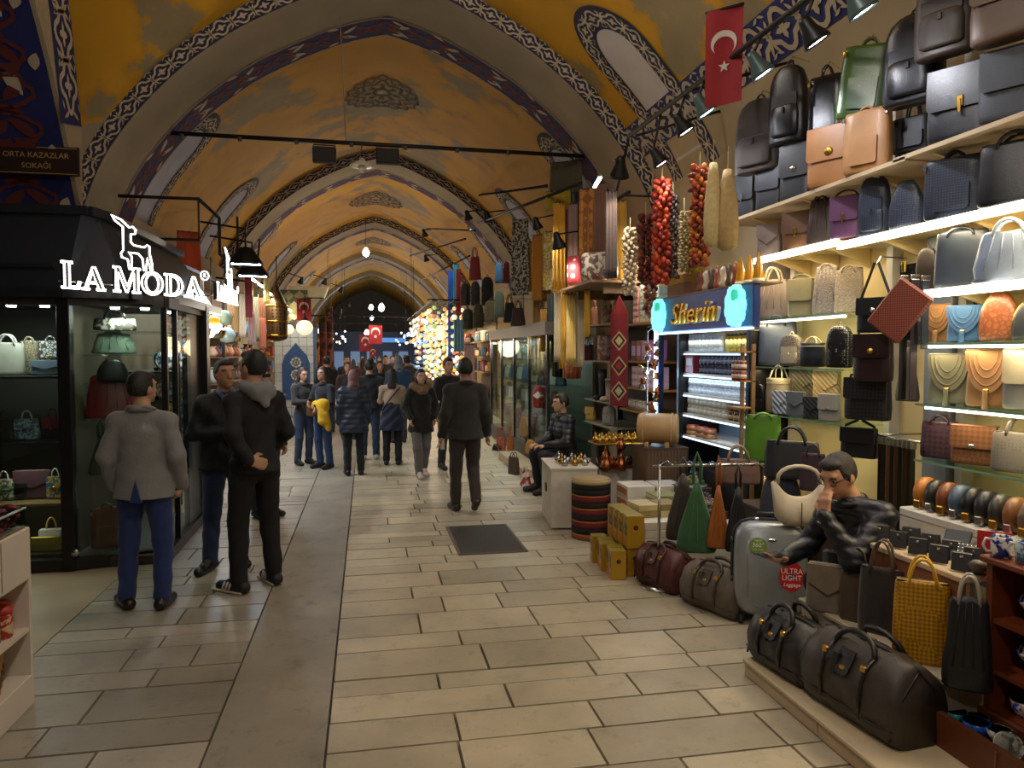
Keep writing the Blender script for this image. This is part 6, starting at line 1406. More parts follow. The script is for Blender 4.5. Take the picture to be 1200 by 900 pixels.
# ------------------------------------------------------------------ lamps
shade_blk = mat('101112', .45, .2); shade_teal = mat('4f6366', .4, .3)
def spotlight(label, loc, tgt, e, m=None, s=1, col='fff3dd', arm=(0, 0, .16), spot=95, grp=None, ls=None):
    loc = Vector(loc); d = (Vector(tgt)-loc).normalized(); t = thing('spotlight', label, 'spotlight', loc, 0, grp)
    M_ = d.to_track_quat('-Z', 'Y').to_matrix().to_4x4()
    MB().lathe([(.02*s, .12*s), (.03*s, .10*s), (.035*s, .06*s), (.062*s, .0), (.066*s, -.02*s), (.06*s, -.018*s), (.03*s, .05*s)], 16, M=M_).build('shade', m or shade_blk, t)
    MB().lathe([(.054*s, -.006*s), (.05*s, -.012*s), (0, -.014*s)], 14, M=M_).build('bulb', glow(col, 22), t)
    MB().tube([tuple(M_ @ Vector((0, 0, .1*s))), tuple(Vector(arm)*.6+(M_ @ Vector((0, 0, .1*s)))*.4), arm], .009*s, 6).build('arm', shade_blk, t)
    light('SPOT', loc+d*.05*s, e, col, ls or .04, target=tgt, spot=spot)
    return t
rl = thing('spotlight_rail', 'long black rail of spotlights above the leather shop', 'rail', (2.6, 5.5, 3.95)); MB().tube([(0, -3.2, -.05), (0, 1.7, .05)], .02, 6).build('bar', iron, rl)
for y_ in (-2.6, .2, 1.5): MB().tube([(0, y_, 0), (1.06, y_, .35)], .014, 6).build('stay', iron, rl)
MB().tube([(.0, 1.7, .02), (.35, 3.2, -.35), (.6, 4.6, -.75)], .014, 6).build('bar_extension', iron, rl)
SPT = [('teal spotlight nearest on the rail above the brown backpack', (2.620, 3.627, 3.672), 1), ('black spotlight on the rail above the green messenger bag', (2.620, 4.044, 3.680), 0), ('teal spotlight on the rail beside the red flag', (2.620, 4.654, 3.713), 1), ('teal spotlight left of the red flag', (2.620, 5.499, 3.719), 1), ('black spotlight above the loofahs', (2.620, 5.879, 3.685), 0), ('black spotlight above the orange peppers', (2.620, 6.408, 3.549), 0)]
for i, (lab, p, tl) in enumerate(SPT): spotlight(lab, p, (p[0]+.75, p[1]-.15, p[2]-1.2), 13 if i < 4 else 15, shade_teal if tl else None, 1.25, 'f4f6ff', (0, .0, 3.95-p[2]+.02), 100)
spotlight('wide black cone lamp over the scarf shop end of the rail', (2.660, 7.635, 3.730), (2.9, 8.9, 1.6), 40, None, 1.6, 'fff6e6', (0, .2, .2))
b = thing('light_bar', 'white light bar lying on the arm beside the wide cone lamp', 'light', (2.600, 8.224, 3.787), R(80)); MB().box((0, 0, 0), (.55, .05, .03), b=.008).build('housing', steel, b); MB().box((0, 0, -.018), (.5, .04, .008)).build('diffuser', glow('ffffff', 10), b)
for i, (lab, p, e) in enumerate((('slim white lamp on a bracket over the scarves', (2.450, 9.373, 3.208), 60), ('flood lamp under the black arm left of the scarves', (2.300, 14.156, 4.360), 34), ('blue white can lamp hanging over the leopard scarf', (2.400, 10.383, 3.613), 26), ('round lamp on an arm beyond the scarves', (1.600, 20.702, 5.050), 26), ('black shade lamp beside the flood lamp', (2.200, 16.208, 4.749), 20), ('small far lamp on the right arm', (1.900, 23.931, 4.770), 20))):
    spotlight(lab, p, (p[0]+.5, p[1]+.4, p[2]-1.5), e, None, 1.5 if i != 2 else 1.2, 'fff3dc' if i < 2 else 'eaf4ff', (.35, .1, .22))
for i, (a, c) in enumerate((((2.200, 38.447, 9.340), (2.600, 10.697, 4.267)), ((2.200, 14.817, 4.404), (2.700, 9.260, 3.991)), ((1.700, 21.358, 5.347), (2.300, 15.993, 4.459)), ((1.700, 29.914, 5.658), (2.300, 17.552, 4.509)), ((2.000, 29.447, 4.607), (2.500, 18.279, 4.205)))):
    t = thing('black_pipe', ['long black arm over the scarves, uppermost', 'black arm carrying the can lamp', 'black arm of the round lamp', 'thin black arm below the round lamp', 'thin black arm farthest along the right side'][i], 'pipe', a); MB().tube([(0, 0, 0), tuple(Vector(c)-Vector(a))], .022, 6).build('pipe', iron, t); MB().lathe([(.03, -.02), (.03, .02)], 8, c=tuple(Vector(c)-Vector(a))).build('wall_flange', iron, t)
# tie rods with floodlights
def rod(label, y, z, x0=-2.6, x1=3.2, r=.028):
    t = thing('tie_rod', label, 'tie rod', (0, y, z)); MB().tube([(x0, 0, 0), (x1, 0, -.02)], r, 8).build('rod', iron, t)
    for i in range(7): MB().tube([(x0+.4+i*.7+.0, 0, -r*1.05), (x0+.4+i*.7+.05, 0, -r*1.05)], r*1.2, 8).build('clamp', mat('4a463e', .6), t)
    return t
rod('long black tie rod across the first painted arch', 10.15, 4.60, -2.7, 3.1); rod('second black tie rod far under the vault', 27.6, 3.15); rod('third black tie rod farther under the vault', 35.6, 3.2)
rod('tie rod over the camera end of the street', 1.6, 4.7)
def flood(label, loc, on=0):
    t = thing('floodlight', label, 'floodlight', loc); MB().box((0, 0, -.13), (.3, .12, .2), b=.012).build('housing', iron_soft, t); MB().tube([(-.14, 0, -.1), (-.14, 0, 0), (.14, 0, 0), (.14, 0, -.1)], .01, 5).build('yoke', iron_soft, t); MB().box((0, .065, -.13), (.26, .006, .16)).build('lens', mat('3a3a3a', .2), t)
flood('black floodlight left on the first tie rod', (-0.525, 10.150, 4.547)); flood('black floodlight right of the pendant lamp on the first tie rod', (0.292, 10.150, 4.568)); flood('black floodlight far down the street', (0.323, 35.000, 2.658))
def pendant(label, loc, e, lit=0, s=1, col='fff4e8'):
    t = thing('pendant_lamp', label, 'pendant lamp', loc); MB().lathe([(.03*s, .05*s), (.04*s, .02*s), (.16*s, -.04*s), (.165*s, -.055*s), (.1*s, -.05*s)], 20).build('shade', mat('d0c8b4', .4), t); MB().sphere((0, 0, -.085*s), .055*s, 12, sz=1.1).build('bulb', glow(col, 12) if lit else mat('c9c4b8', .4), t); MB().tube([(0, 0, .05*s), (0, 0, .25)], .006, 5).build('cord', iron, t)
    if e: light('POINT', (loc[0], loc[1], loc[2]-.18*s), e, col, .12)
pendant('white enamel pendant lamp hanging from the first tie rod', ((-0.044, 10.150, 4.349)), 0)
def bulb(label, loc, e, r=.09, cord=.8, col='fff2dc'):
    t = thing('hanging_bulb', label, 'bulb', loc); MB().lathe([(0, -r*1.3), (r*.7, -r), (r, -.1*r), (r*.6, r*.8), (r*.3, r*1.2)], 14).build('glass', glow(col, 9), t); MB().tube([(0, 0, r), (0, 0, r+cord)], .006, 5).build('cord', iron, t)
    if e: light('POINT', (loc[0], loc[1], loc[2]-r*1.8), e, col, .1)
bulb('bare bulb hanging in mid air down the street', (0.507, 26.000, 3.384), 55, .11); bulb('far round bulb beside the red flags', (0.015, 40.000, 2.865), 60, .14, col='eaf2ff'); bulb('added unseen bulb on the tie rod over the camera end', (0.2, 1.6, 4.2), 0, .09, .5)  # last bulb is added out of view as a glow for the near end
# ------------------------------------------------------------------ flags
flag_red = mat('8c1620', .8, 0, .12, 6)
def flag(label, loc, W, H, rz, vertical=True):
    t = thing('flag', label, 'flag', loc, rz); wv = lambda x, z: .012*math.sin(9*x/W*.6+2*z/H)
    MB().grid(8, 10, lambda a, c: ((a-.5)*W, wv((a-.5)*W, c*H), -c*H)).build('cloth', flag_red, t)
    MB().grid(8, 10, lambda a, c: ((a-.5)*W, wv((a-.5)*W, c*H)+.004, -c*H)).build('cloth_back', flag_red, t)
    r = W*.34; cz = -H*.36; pts = [(r*math.cos(a), r*math.sin(a)) for a in np.linspace(R(-52), R(232), 22)]; r2 = r*.8; pts2 = [(r2*math.cos(a), r2*math.sin(a)-.28*r) for a in np.linspace(R(226), R(-46), 20)]
    wm = mat('c9c2b8', .8)
    MB().add([(x, wv(x, -z-cz)-.006, z+cz) for x, z in pts+pts2], [(i, i+1, len(pts)+len(pts2)-2-i, len(pts)+len(pts2)-1-i) for i in range(19)]).build('crescent', wm, t)
    st_ = [((W*.16 if i % 2 == 0 else W*.065)*math.sin(i*PI/5), (W*.16 if i % 2 == 0 else W*.065)*math.cos(i*PI/5)-H*.60) for i in range(10)]
    MB().add([(x, wv(x, -z)-.006, z) for x, z in st_], [tuple(range(10))]).build('star', wm, t)
    MB().tube([(-W*.52, 0, 0), (W*.52, 0, 0)], .01, 6).build('rod', iron, t)
flag('large red crescent flag hanging from the spotlight rail', (2.550, 5.065, 4.306), .27, .68, R(-45)); flag('small red crescent flag over the left stalls', (-1.512, 19.000, 3.153), .34, .54, 0)
flag('red crescent flag far down the street, upper one', (0.392, 34.000, 3.056), .6, .85, 0); flag('red crescent flag far down the street beside the upper one', (-0.066, 36.000, 2.680), .55, .8, 0); flag('small red crescent flag far down the street below the others', (0.263, 33.000, 2.016), .3, .38, 0)
# ------------------------------------------------------------------ wall of mosaic lamps
lamp_c = [('ffd9a0', 3.2), ('ffb070', 3), ('fff0d0', 4), ('ffffff', 4), ('a8d0ff', 2.4), ('ff9a6a', 2.4), ('d8ffb0', 2), ('ffe27a', 3)]
nml = ['amber', 'orange', 'cream', 'white', 'blue', 'coral', 'green', 'yellow']
lm = []
for c, e in lamp_c:
    b = MB(); b.sphere((0, 0, 0), .075, 10, 0); b.lathe([(.03, .065), (.035, .08), (.01, .1)], 8, 1); lm.append(b.mesh('mosaic_lamp', [glow(c, e*.17), brass]))
rr = random.Random(11)
lf = thing('lamp_trellis', 'dark ceiling frame carrying the rows of mosaic lamps', 'trellis', (2.3, 25, 3.2)); 
for i in range(4): bx('bar', lf, (-.6+i*.3, -5.2, 0), (-.44+i*.3, 7.2, .03), iron)
for y_ in (-5, 0, 6.8): bx('cross_bar', lf, (-.7, y_-.02, .03), (1.36, y_+.02, .06), iron)
n_l = 0
for i in range(40):
    y = 19.9+i*.3; x = (1.78, 2.38, 2.08, 2.68, 1.79, 2.39)[i % 6]+rr.uniform(-.05, .05); zl = 2.2 if x < 2.0 else (.85 if x > 2.2 else 1.4); zz = 3.02
    pts = []
    while zz > zl: pts.append(zz); zz -= rr.uniform(.19, .27)
    wi = thing('lamp_wire', 'thin wire carrying a string of mosaic lamps', 'wire', (x, y, pts[-1]), 0, 'wires of the mosaic lamps'); MB().tube([(0, 0, -.13), (0, 0, 3.21-pts[-1])], .004, 4).build('wire', iron, wi)
    for z in pts:
        k_ = rr.choice([0, 0, 2, 2, 3, 3, 1, 4, 5, 6, 7]); o = bpy.data.objects.new('mosaic_lamp', lm[k_]); COL.objects.link(o); o.location = (x, y, z); s_ = rr.uniform(.7, 1.1); o.scale = (s_, s_, s_); n_l += 1; tag(o, 'glowing %s mosaic glass lamp on the wall of lamps' % nml[k_], 'lamp', '%s mosaic lamps on the right' % nml[k_])
for y in (20.5, 24, 28): light('POINT', (1.5, y, 2.0), 30, 'ffdcae', .3)
ln = thing('square_lantern', 'square cream lantern hanging among the mosaic lamps', 'lantern', (2.000, 20.818, 2.379)); bx('shade', ln, (-.16, -.16, -.2), (.16, .16, .2), glow('e8d4a0', 1.2), .01); bx('cap', ln, (-.18, -.18, .2), (.18, .18, .23), iron); MB().tube([(0, 0, .23), (0, 0, .7)], .006, 4).build('chain', iron, ln)
# ------------------------------------------------------------------ far stalls
def stall(label, side, y, col, goods, lc, e):
    x = (2.78 if y < 32 else 2.35) if side > 0 else -2.3; t = thing('market_stall', label, 'stall', (x, y, 0)); s = side
    bx('back_panel', t, *((lambda a, c: (a, c))((min(.9*s, .86*s), 0, 0), (max(.9*s, .86*s), 2.8, 2.7))), mat(col, .7)); bx('canopy', t, (min(-.1*s, .9*s), 0, 2.7), (max(-.1*s, .9*s), 2.8, 2.95), mat('2a2a2e', .6)); bx('counter', t, (min(0, .6*s), .1, 0), (max(0, .6*s), 2.7, .8), mat('6a5640', .6))
    for z in (1.25, 1.7, 2.15): bx('shelf', t, (min(.5*s, .88*s), .05, z-.02), (max(.5*s, .88*s), 2.75, z), mat('8a7a60', .5))
    b = MB(); r2 = random.Random(int(y*7)+s)
    for z in (.82, 1.27, 1.72, 2.17):
        for k_ in range(10): hgt = r2.uniform(.12, .34); b.box(((.2 if z < 1 else .68)*s+r2.uniform(-.08, .08), .2+k_*.26, z+hgt/2), (r2.uniform(.12, .24), r2.uniform(.12, .22), hgt), r2.randrange(len(goods)), r2.uniform(-.3, .3), b=.03)
    b.build('goods', [mat(g, .5) for g in goods], t, kind='stuff')
    bx('sign_strip', t, (min(-.12*s, -.1*s), .3, 2.72), (max(-.12*s, -.1*s), 2.5, 2.92), glow(lc, 1.6)); light('AREA', (x+.3*s, y+1.4, 2.66), e, lc, .4, sy=2)
G1 = ['c9c2b4', '5a7aa0', 'a03a3a', 'c99a4a', '3a4a5a', '8a5a6a']; G2 = ['d8d0c0', '2a5a9a', '4a9aa8', 'b0b4bc', '7a8a9a', 'a86a4a']
stall('blue lit stall beyond the lamp wall', 1, 33, '3a5a8a', G2, 'a8d0ff', 55); stall('white lit stall far on the right', 1, 36.5, '7a8490', G2, 'd8ecff', 60); stall('far right stall near the end of the street', 1, 40, '4a5a70', G2, 'b8dcff', 60); stall('last stall on the right', 1, 44, '4a5a70', G1, 'a8d0ff', 60); stall('stall behind the mosaic lamps', 1, 21, '5a4a34', G1, 'ffe0b0', 40); stall('second stall behind the mosaic lamps', 1, 25, '5a4a34', G1, 'ffe0b0', 40); stall('third stall behind the mosaic lamps', 1, 29, '5a4a34', G1, 'fff0d8', 40)
stall('stall of warm goods behind the tiled panel', -1, 23.4, '6a5038', G1, 'ffe6c0', 40); stall('left stall beyond the carpet column', -1, 27, '5a4a3a', G1, 'fff0dc', 45); stall('pale left stall far down the street', -1, 31, '7a746a', G2, 'f0f4ff', 50); stall('far left stall with a white light', -1, 35, '6a645a', G2, 'e0ecff', 55); stall('last stall on the left', -1, 40, '6a645a', G1, 'fff0dc', 55)
ew = thing('end_stall', 'blue lit shop front closing the far end of the street', 'shop', (.4, 50, 0)); bx('front', ew, (-2.8, 0, 0), (2.8, .2, 3.2), mat('1c2c48', .5)); bx('sign', ew, (-.6, -.05, 2.5), (2.2, 0, 2.8), glow('5a98e0', .5))
for i in range(5): bx('window', ew, (-2.5+i*1.05, -.04, .6), (-1.9+i*1.05, 0, 1.9), glow('7a94b8', .22))
bulb('added bulb lighting the far vault', (.2, 33, 3.8), 130, .1); bulb('added bulb lighting the end of the vault', (.3, 43, 3.8), 160, .1, col='eaf2ff'); bulb('bulb hanging between the lamp wall and the left stalls', (.0, 19.5, 4.4), 55, .09)  # first two bulbs are added to brighten the far vault
# ------------------------------------------------------------------ left stalls
la = thing('ceramic_rack', 'black wire rack of white and blue ceramics behind the kiosk', 'rack', (-2.6, 11.0, 0))
for z in (.5, .9, 1.25, 1.6): bx('shelf', la, (-.35, -1.5, z-.02), (.4, 1.4, z), mat('3a342c', .5))
for y_ in (-1.5, -.1, 1.4): bx('upright', la, (.36, y_-.02, 0), (.4, y_+.02, 2.9), iron)
bx('back_panel', la, (-.4, -1.5, 0), (-.36, 1.4, 3.2), mat('4a3c2c', .7)); bx('top_rail', la, (.36, -1.5, 2.88), (.40, 1.4, 2.92), iron)
light('AREA', (-2.3, 11.2, 2.85), 34, 'fff2e0', .4, sy=2.2)
rr = random.Random(4); k = 0
for zi, z in enumerate((.5, .9, 1.25, 1.6)):
    for j in range(9):
        y = 9.75+j*.29
        t = thing('ceramic_plate', 'painted ceramic plate on rack shelf %s, %s from the kiosk' % (('one', 'two', 'three', 'four')[zi], ('first', 'second', 'third', 'fourth', 'fifth', 'sixth', 'seventh', 'eighth', 'ninth')[j]), 'plate', (-2.5, y+.03, z+.004), R(60), 'ceramics on the rack'); k += 1
        c1, c2 = rr.choice((('d4d8da', '4a7ab0'), ('d8d0c0', 'b07a4a'), ('b8d0dc', '2a6a9a'), ('d8c0a8', '8a4a3a'), ('c9d4d8', '3a5a8a')))
        M_ = Matrix.Translation((0, 0, .115)) @ Matrix.Rotation(R(78), 4, 'X')
        MB().lathe([(0, 0), (.06, .0), (.11, .02), (.115, .026), (.07, .012), (0, .01)], 16, M=M_).build('plate', cer(c1, c2, 22), t); MB().box((0, .03, .02), (.06, .06, .04)).build('holder', iron, t)
for i in range(16):
    y = 9.7+(i % 8)*.34; z = 2.02+(i//8)*.24
    t = thing('brass_bowl', ['dented brass bowl hanging over the ceramics, upper row', 'round copper lamp bowl hanging over the ceramics, lower row'][i//8], 'bowl', (-2.05 if i < 8 else -2.32, y, z), 0, 'metal bowls over the ceramics'); MB().lathe([(0, 0), (.06, .01), (.1, .06), (.11, .12), (.09, .12)], 14).build('bowl', (brass, cop, mat('c9a890', .4), sil)[i % 4], t); MB().tube([(0, 0, .1), (0, 0, .3)], .004, 4).build('chain', iron, t)
t = thing('bowl_lamp', 'glowing white bowl lamp with an orange cap beside the kiosk', 'lamp', (-2.000, 10.363, 2.178)); MB().lathe([(0, -.1), (.08, -.09), (.13, -.02), (.13, .02), (.1, .02)], 16).build('globe', glow('fff4e0', 5), t); MB().lathe([(.11, .02), (.1, .1), (.03, .12)], 16).build('cap', glow('e08a1c', 1.2), t); MB().tube([(0, 0, .12), (0, 0, .9)], .006, 5).build('cord', iron, t); light('POINT', (t.location.x, t.location.y, t.location.z-.25), 14, 'fff0d8', .1)
for i, p in enumerate(((-1.950, 10.926, 2.316), (-1.950, 11.163, 2.085))):
    t = thing('glass_lamp', ['pale green glass lamp hanging beside the bowl lamp', 'pale blue glass lamp hanging under the green one'][i], 'lamp', p); MB().lathe([(0, -.12), (.09, -.1), (.12, 0), (.07, .08), (.04, .1)], 14).build('glass', mat(('8fa89a', '9ab4bc')[i], .2), t); MB().tube([(0, 0, .1), (0, 0, .6)], .006, 5).build('cord', iron, t)
LS = [('brown leather strap bundle hanging behind the kiosk sign', (-2.100, 12.336, 2.380, 0.107, 0.456), '7a5a34'), ('tan shawl hanging over the left stall', (-2.100, 12.848, 2.012, 0.140, 0.841), '9a7440'), ('beige shawl hanging over the left stall', (-2.000, 12.810, 2.068, 0.112, 0.727), 'b09a7a'), ('rose pink shawl hanging under the black lamps', (-2.000, 13.518, 2.435, 0.133, 0.694), 'a84a52'), ('pale pink shawl below the rose one', (-2.000, 13.862, 1.966, 0.137, 0.577), 'c0a098'), ('grey green shawl hanging over the left stall', (-2.100, 15.109, 2.045, 0.116, 0.911), '7a7a68'), ('cream towel hanging beside the brass lantern', (-1.900, 13.595, 2.795, 0.089, 0.238), 'c9c49a'), ('yellow green towel hanging beside the brass lantern', (-1.900, 15.109, 2.773, 0.116, 0.596), 'b0a86a'), ('brown striped shawl hanging beside the brass lantern', (-2.100, 16.019, 2.093, 0.141, 0.879), '7a5038'), ('copper coloured scarf hanging by the shelf', (-2.000, 15.235, 1.880, 0.134, 0.636), 'a0604a'), ('orange cloth panel hanging high behind the kiosk', (-2.600, 11.883, 3.016, 0.370, 0.613), 'a0401c')]
for lab, bb, c in LS: scarf(lab, bb, cloth(c), rz=R(25))
bl = thing('brass_lantern', 'tall pierced brass lantern over the left stalls', 'lantern', (-1.868, 16.500, 2.066)); MB().lathe([(.05, 0), (.2, .05), (.22, .12), (.22, .75), (.2, .8), (.14, .95), (.05, 1.1), (.06, 1.15), (0, 1.25)], 16).build('body', two_tone('5a4426', '2a1e12', 'dots', 14, .4, metal=.6), bl)
for z in (.12, .42, .75): MB().lathe([(.225, z-.02), (.235, z), (.225, z+.02)], 16).build('band', brass, bl)
MB().tube([(0, 0, 1.2), (0, 0, 1.8)], .01, 5).build('chain', iron, bl)
for i, (p, r) in enumerate((((-1.500, 19.000, 2.440), .2), ((-1.985, 20.000, 2.425), .14))):
    t = thing('globe_lamp', ['round white paper globe lamp under the small flag', 'smaller white globe lamp half hidden by the brass lantern'][i], 'lamp', p); MB().sphere((0, 0, 0), r, 16, sz=.95).build('globe', glow('e8dcc0', .8), t); MB().lathe([(.06, r*.9), (.08, r*1.0), (.02, r*1.3)], 10).build('cap', iron, t); MB().tube([(0, 0, r), (0, 0, r+.6)], .008, 5).build('cord', iron, t)
# tiled panel with a blue ogee, on the side of a stall
tp = thing('tile_panel', 'white and blue tiled panel with an ogee shape on a stall side', 'tile panel', (-1.95, 21.6, 0)); bx('backing', tp, (-.6, .02, 0), (.55, .12, 2.55), mat('8a8478', .6))
tme = None
for i in range(5):
    for j in range(10):
        if tme is None: tme = MB().box((0, 0, 0), (.21, .02, .235), b=.006).mesh('tile', [mat('b9c0c4', .25, 0, .1, 8, rand=.1)])
        o = bpy.data.objects.new('tile', tme); COL.objects.link(o); o.parent = tp; o.location = (-.47+i*.22, .01, .16+j*.245)
og = [(.0, 2.1), (.12, 1.95), (.3, 1.75), (.38, 1.5), (.38, .6), (.3, .5), (-.3, .5), (-.38, .6), (-.38, 1.5), (-.3, 1.75), (-.12, 1.95)]
MB().prism(og, -.012, 0).build('ogee', mat('2f5286', .3, 0, .15, 8), tp)
b = MB()
for i in range(3):
    for a in range(8): b.prism([((.0)+.06*math.cos(q)+.09*math.cos(a*PI/4), .85+i*.35+.06*math.sin(q)+.09*math.sin(a*PI/4)) for q in np.linspace(0, 2*PI, 8, endpoint=False)], -.018, -.01)
b.build('white_flowers', mat('c4c8c4', .4), tp); bx('side_border', tp, (.47, -.01, 0), (.55, .02, 2.5), mat('3a5a88', .4)); bx('lintel', tp, (-.65, -.05, 2.55), (.6, .15, 2.7), mat('4a3424', .6))
for i, (lab, px, c) in enumerate((('patterned carpet roll standing beside the tiled panel', 367, 'a07a4a'), ('dark red carpet roll standing at the stall corner', 373, '6a2a24'), ('twisted striped cloth hanging at the stall corner', 377, '7a4a44'))):
    t = thing('carpet_roll', lab, 'carpet', (-1.45+i*.17, 22.2+i*.5, 0)); MB().lathe([(.1, 0), (.11, .02), (.11, 2.2+.5*i), (.1, 2.22+.5*i), (0, 2.22+.5*i)], 14).build('roll', two_tone(c, '2a1e1a', 'noise', 6, .9, bump=0), t); MB().lathe([(.113, 1.1), (.116, 1.13), (.113, 1.16)], 14).build('tie', mat('b9a880', .8), t)
t = thing('hanging_kilim', 'olive and cream diamond kilim hanging behind the small flag', 'kilim', (-1.881, 20.500, 2.487)); bx('cloth', t, (-.35, 0, 0), (.35, .02, 1.0), two_tone('6a6440', '3a3a2c', 'checker', 5, .9, bump=0)); MB().prism([(-.28, .45), (0, .2), (.28, .45), (0, .7)], -.006, 0).build('medallion', mat('a89c6a', .9), t)
lc_ = thing('left_counter', 'wooden counter of small goods behind the two talking men', 'counter', (-2.3, 15.3, 0)); bx('body', lc_, (-.5, -2.2, 0), (.45, 2.4, .85), mat('5a4230', .6)); bx('top', lc_, (-.52, -2.22, .85), (.48, 2.42, .88), mat('7a5a3c', .5)); bx('back_panel', lc_, (-.6, -2.2, .88), (-.55, 2.4, 3.0), mat('5a4630', .7))
for z in (1.3, 1.75, 2.2): bx('shelf', lc_, (-.55, -2.2, z-.02), (-.1, 2.4, z), mat('6a4a30', .5))
rr = random.Random(9)
for zi, z in enumerate((.881, 1.301, 1.751, 2.201)):
    for j in range(14):
        y = 13.25+j*.32; c = rr.choice(('c9a890', 'b07a5a', '4a8aa8', 'd0b8a0', '8a4a3a', 'c0c4c0', '3a6a9a'))
        t = thing('pottery_vase', '%s pottery vase on the left counter' % {'c9a890': 'peach', 'b07a5a': 'terracotta', '4a8aa8': 'turquoise', 'd0b8a0': 'sand', '8a4a3a': 'red brown', 'c0c4c0': 'white', '3a6a9a': 'blue'}[c], 'vase', (-2.55 if zi else -2.05, y, z), 0, 'pottery on the left counter'); h_ = rr.uniform(.16, .3); MB().lathe([(.05, 0), (.09, h_*.35), (.05, h_*.75), (.035, h_*.85), (.06, h_)], 12).build('vase', mat(c, .35), t)
light('AREA', (-2.2, 15.3, 2.95), 45, 'ffe6d0', .4, sy=3.5)
for i, p in enumerate(((-1.700, 11.290, 3.119), (-1.700, 11.931, 3.013))):
    t = thing('shade_lamp', ['upper wide black lamp with a cold light strip over the left stalls', 'lower wide black lamp with a cold light strip over the left stalls'][i], 'lamp', p, R(10)); MB().lathe([(.08, .22), (.12, .18), (.24, .0), (.25, -.03), (.2, -.02)], 18, sy=.7).build('shade', shade_blk, t); MB().box((0, -.1, -.03), (.4, .06, .02), b=.006).build('light_strip', glow('c8e6ff', 9), t); MB().tube([(0, 0, .2), (0, .1, .5), (-.6, .3, .6)], .015, 6).build('arm', iron, t); light('AREA', (p[0], p[1], p[2]-.1), 22, 'dcecff', .3, sy=.15)
fr_ = thing('pipe_frame', 'black pipe frame with light tubes above the left stalls', 'frame', (-2.0, 13.5, 3.2))
for pts in (((0, -3.8, .5), (0, -2.5, .5), (0, -2.5, .0), (0, 9, -.3)), ((-.9, -3.8, .5), (0, -3.8, .5), (0, -3.8, 0), (-.9, -3.8, 0)), ((-.9, 2, .1), (.0, 2, .0)), ((-.9, 6, 0), (0, 6, -.15)), ((0, -1, 0), (-.4, 1.5, 1.2)), ((0, 1, 0), (-.2, 3.0, 1.0))): MB().tube(pts, .022, 6).build('pipe', iron, fr_)
for i in range(4): MB().tube([(.03, .2+i*2.1, -.08-.06*i), (.03, 1.6+i*2.1, -.1-.06*i)], .022, 6).build('light_tube', glow('fff6e4', 9), fr_); light('AREA', (-1.95, 14.4+i*2.1, 3.02-.06*i), 12, 'fff2dc', .06, sy=1.4)
for i, p in enumerate(((-0.795, 24.000, 3.756), (-0.658, 28.000, 3.552), (-1.034, 30.000, 3.403), (-1.176, 33.000, 3.340), (-1.673, 20.000, 3.639), (-1.126, 21.000, 3.718))):
    spotlight('small far spotlight on the left, %s from the front' % ('first', 'second', 'third', 'fourth', 'fifth', 'sixth')[i], p, (p[0]-.4, p[1]+.3, p[2]-1), 14, None, 1.3, 'fff4e0', (-.3, .2, .25))
aw = thing('awning_box', 'pale awning box end above the left stalls', 'awning', (-1.62, 20.6, 3.3)); b = MB(); b.prism([(-.5, 0), (.5, .0), (.62, .3), (-.4, .3)], 0, .5); b.build('box', mat('a89c78', .6), aw); bx('edge', aw, (-.5, -.02, -.03), (.5, 0, 0), iron)
# added out of view: pendant lamps that light the near street and vault
pendant('added unseen pendant lamp over the photographer', (.3, 2.2, 4.9), 110, 1); pendant('added unseen pendant lamp behind the photographer', (.3, -1.5, 4.4), 70, 1); pendant('added unseen pendant lamp high in the near vault', (.6, 6.0, 5.6), 75, 1)

# back rows of the scarf shop
sc_c = [('mustard', 'b0842a'), ('charcoal', '2a2826'), ('rust', '8a4a26'), ('sand', 'a8946c'), ('navy', '20283a'), ('olive', '5a5630'), ('wine', '5a2028'), ('gold', 'c09a3a'), ('chocolate', '3c2a20'), ('cream', 'c4b894'), ('teal', '2c5054'), ('amber', 'b4742a')]
od = ['first', 'second', 'third', 'fourth', 'fifth', 'sixth', 'seventh', 'eighth', 'ninth', 'tenth', 'eleventh', 'twelfth', 'thirteenth', 'fourteenth']
for i in range(14):
    nm_, c_ = sc_c[(i*5) % 12]; scarf('%s scarf in the upper back row of the scarf shop, %s from the pepper strings' % (nm_, od[i]), (3.02+.05*(i % 2), 8.75+i*.34, 2.72+.1*(i % 3), .32, .95), cloth(c_), rz=R(-50))
for i in range(11):
    nm_, c_ = sc_c[(i*7+2) % 12]; scarf('%s scarf in the lower back row of the scarf shop, %s from the bag shelves' % (nm_, od[i]), (2.92+.05*(i % 2), 10.35+i*.11, 1.45+.12*(i % 3), .26, 1.0), cloth(c_), rz=R(-35))
rl2 = thing('scarf_rail', 'black rail under the vault carrying the back rows of scarves', 'rail', (3.05, 11, 3.72)); MB().tube([(0, -2.6, 0), (0, 3.2, 0)], .02, 6).build('bar', iron, rl2)
for y_ in (-2.4, .2, 3): MB().tube([(0, y_, 0), (.62, y_, 0)], .014, 6).build('stay', iron, rl2)

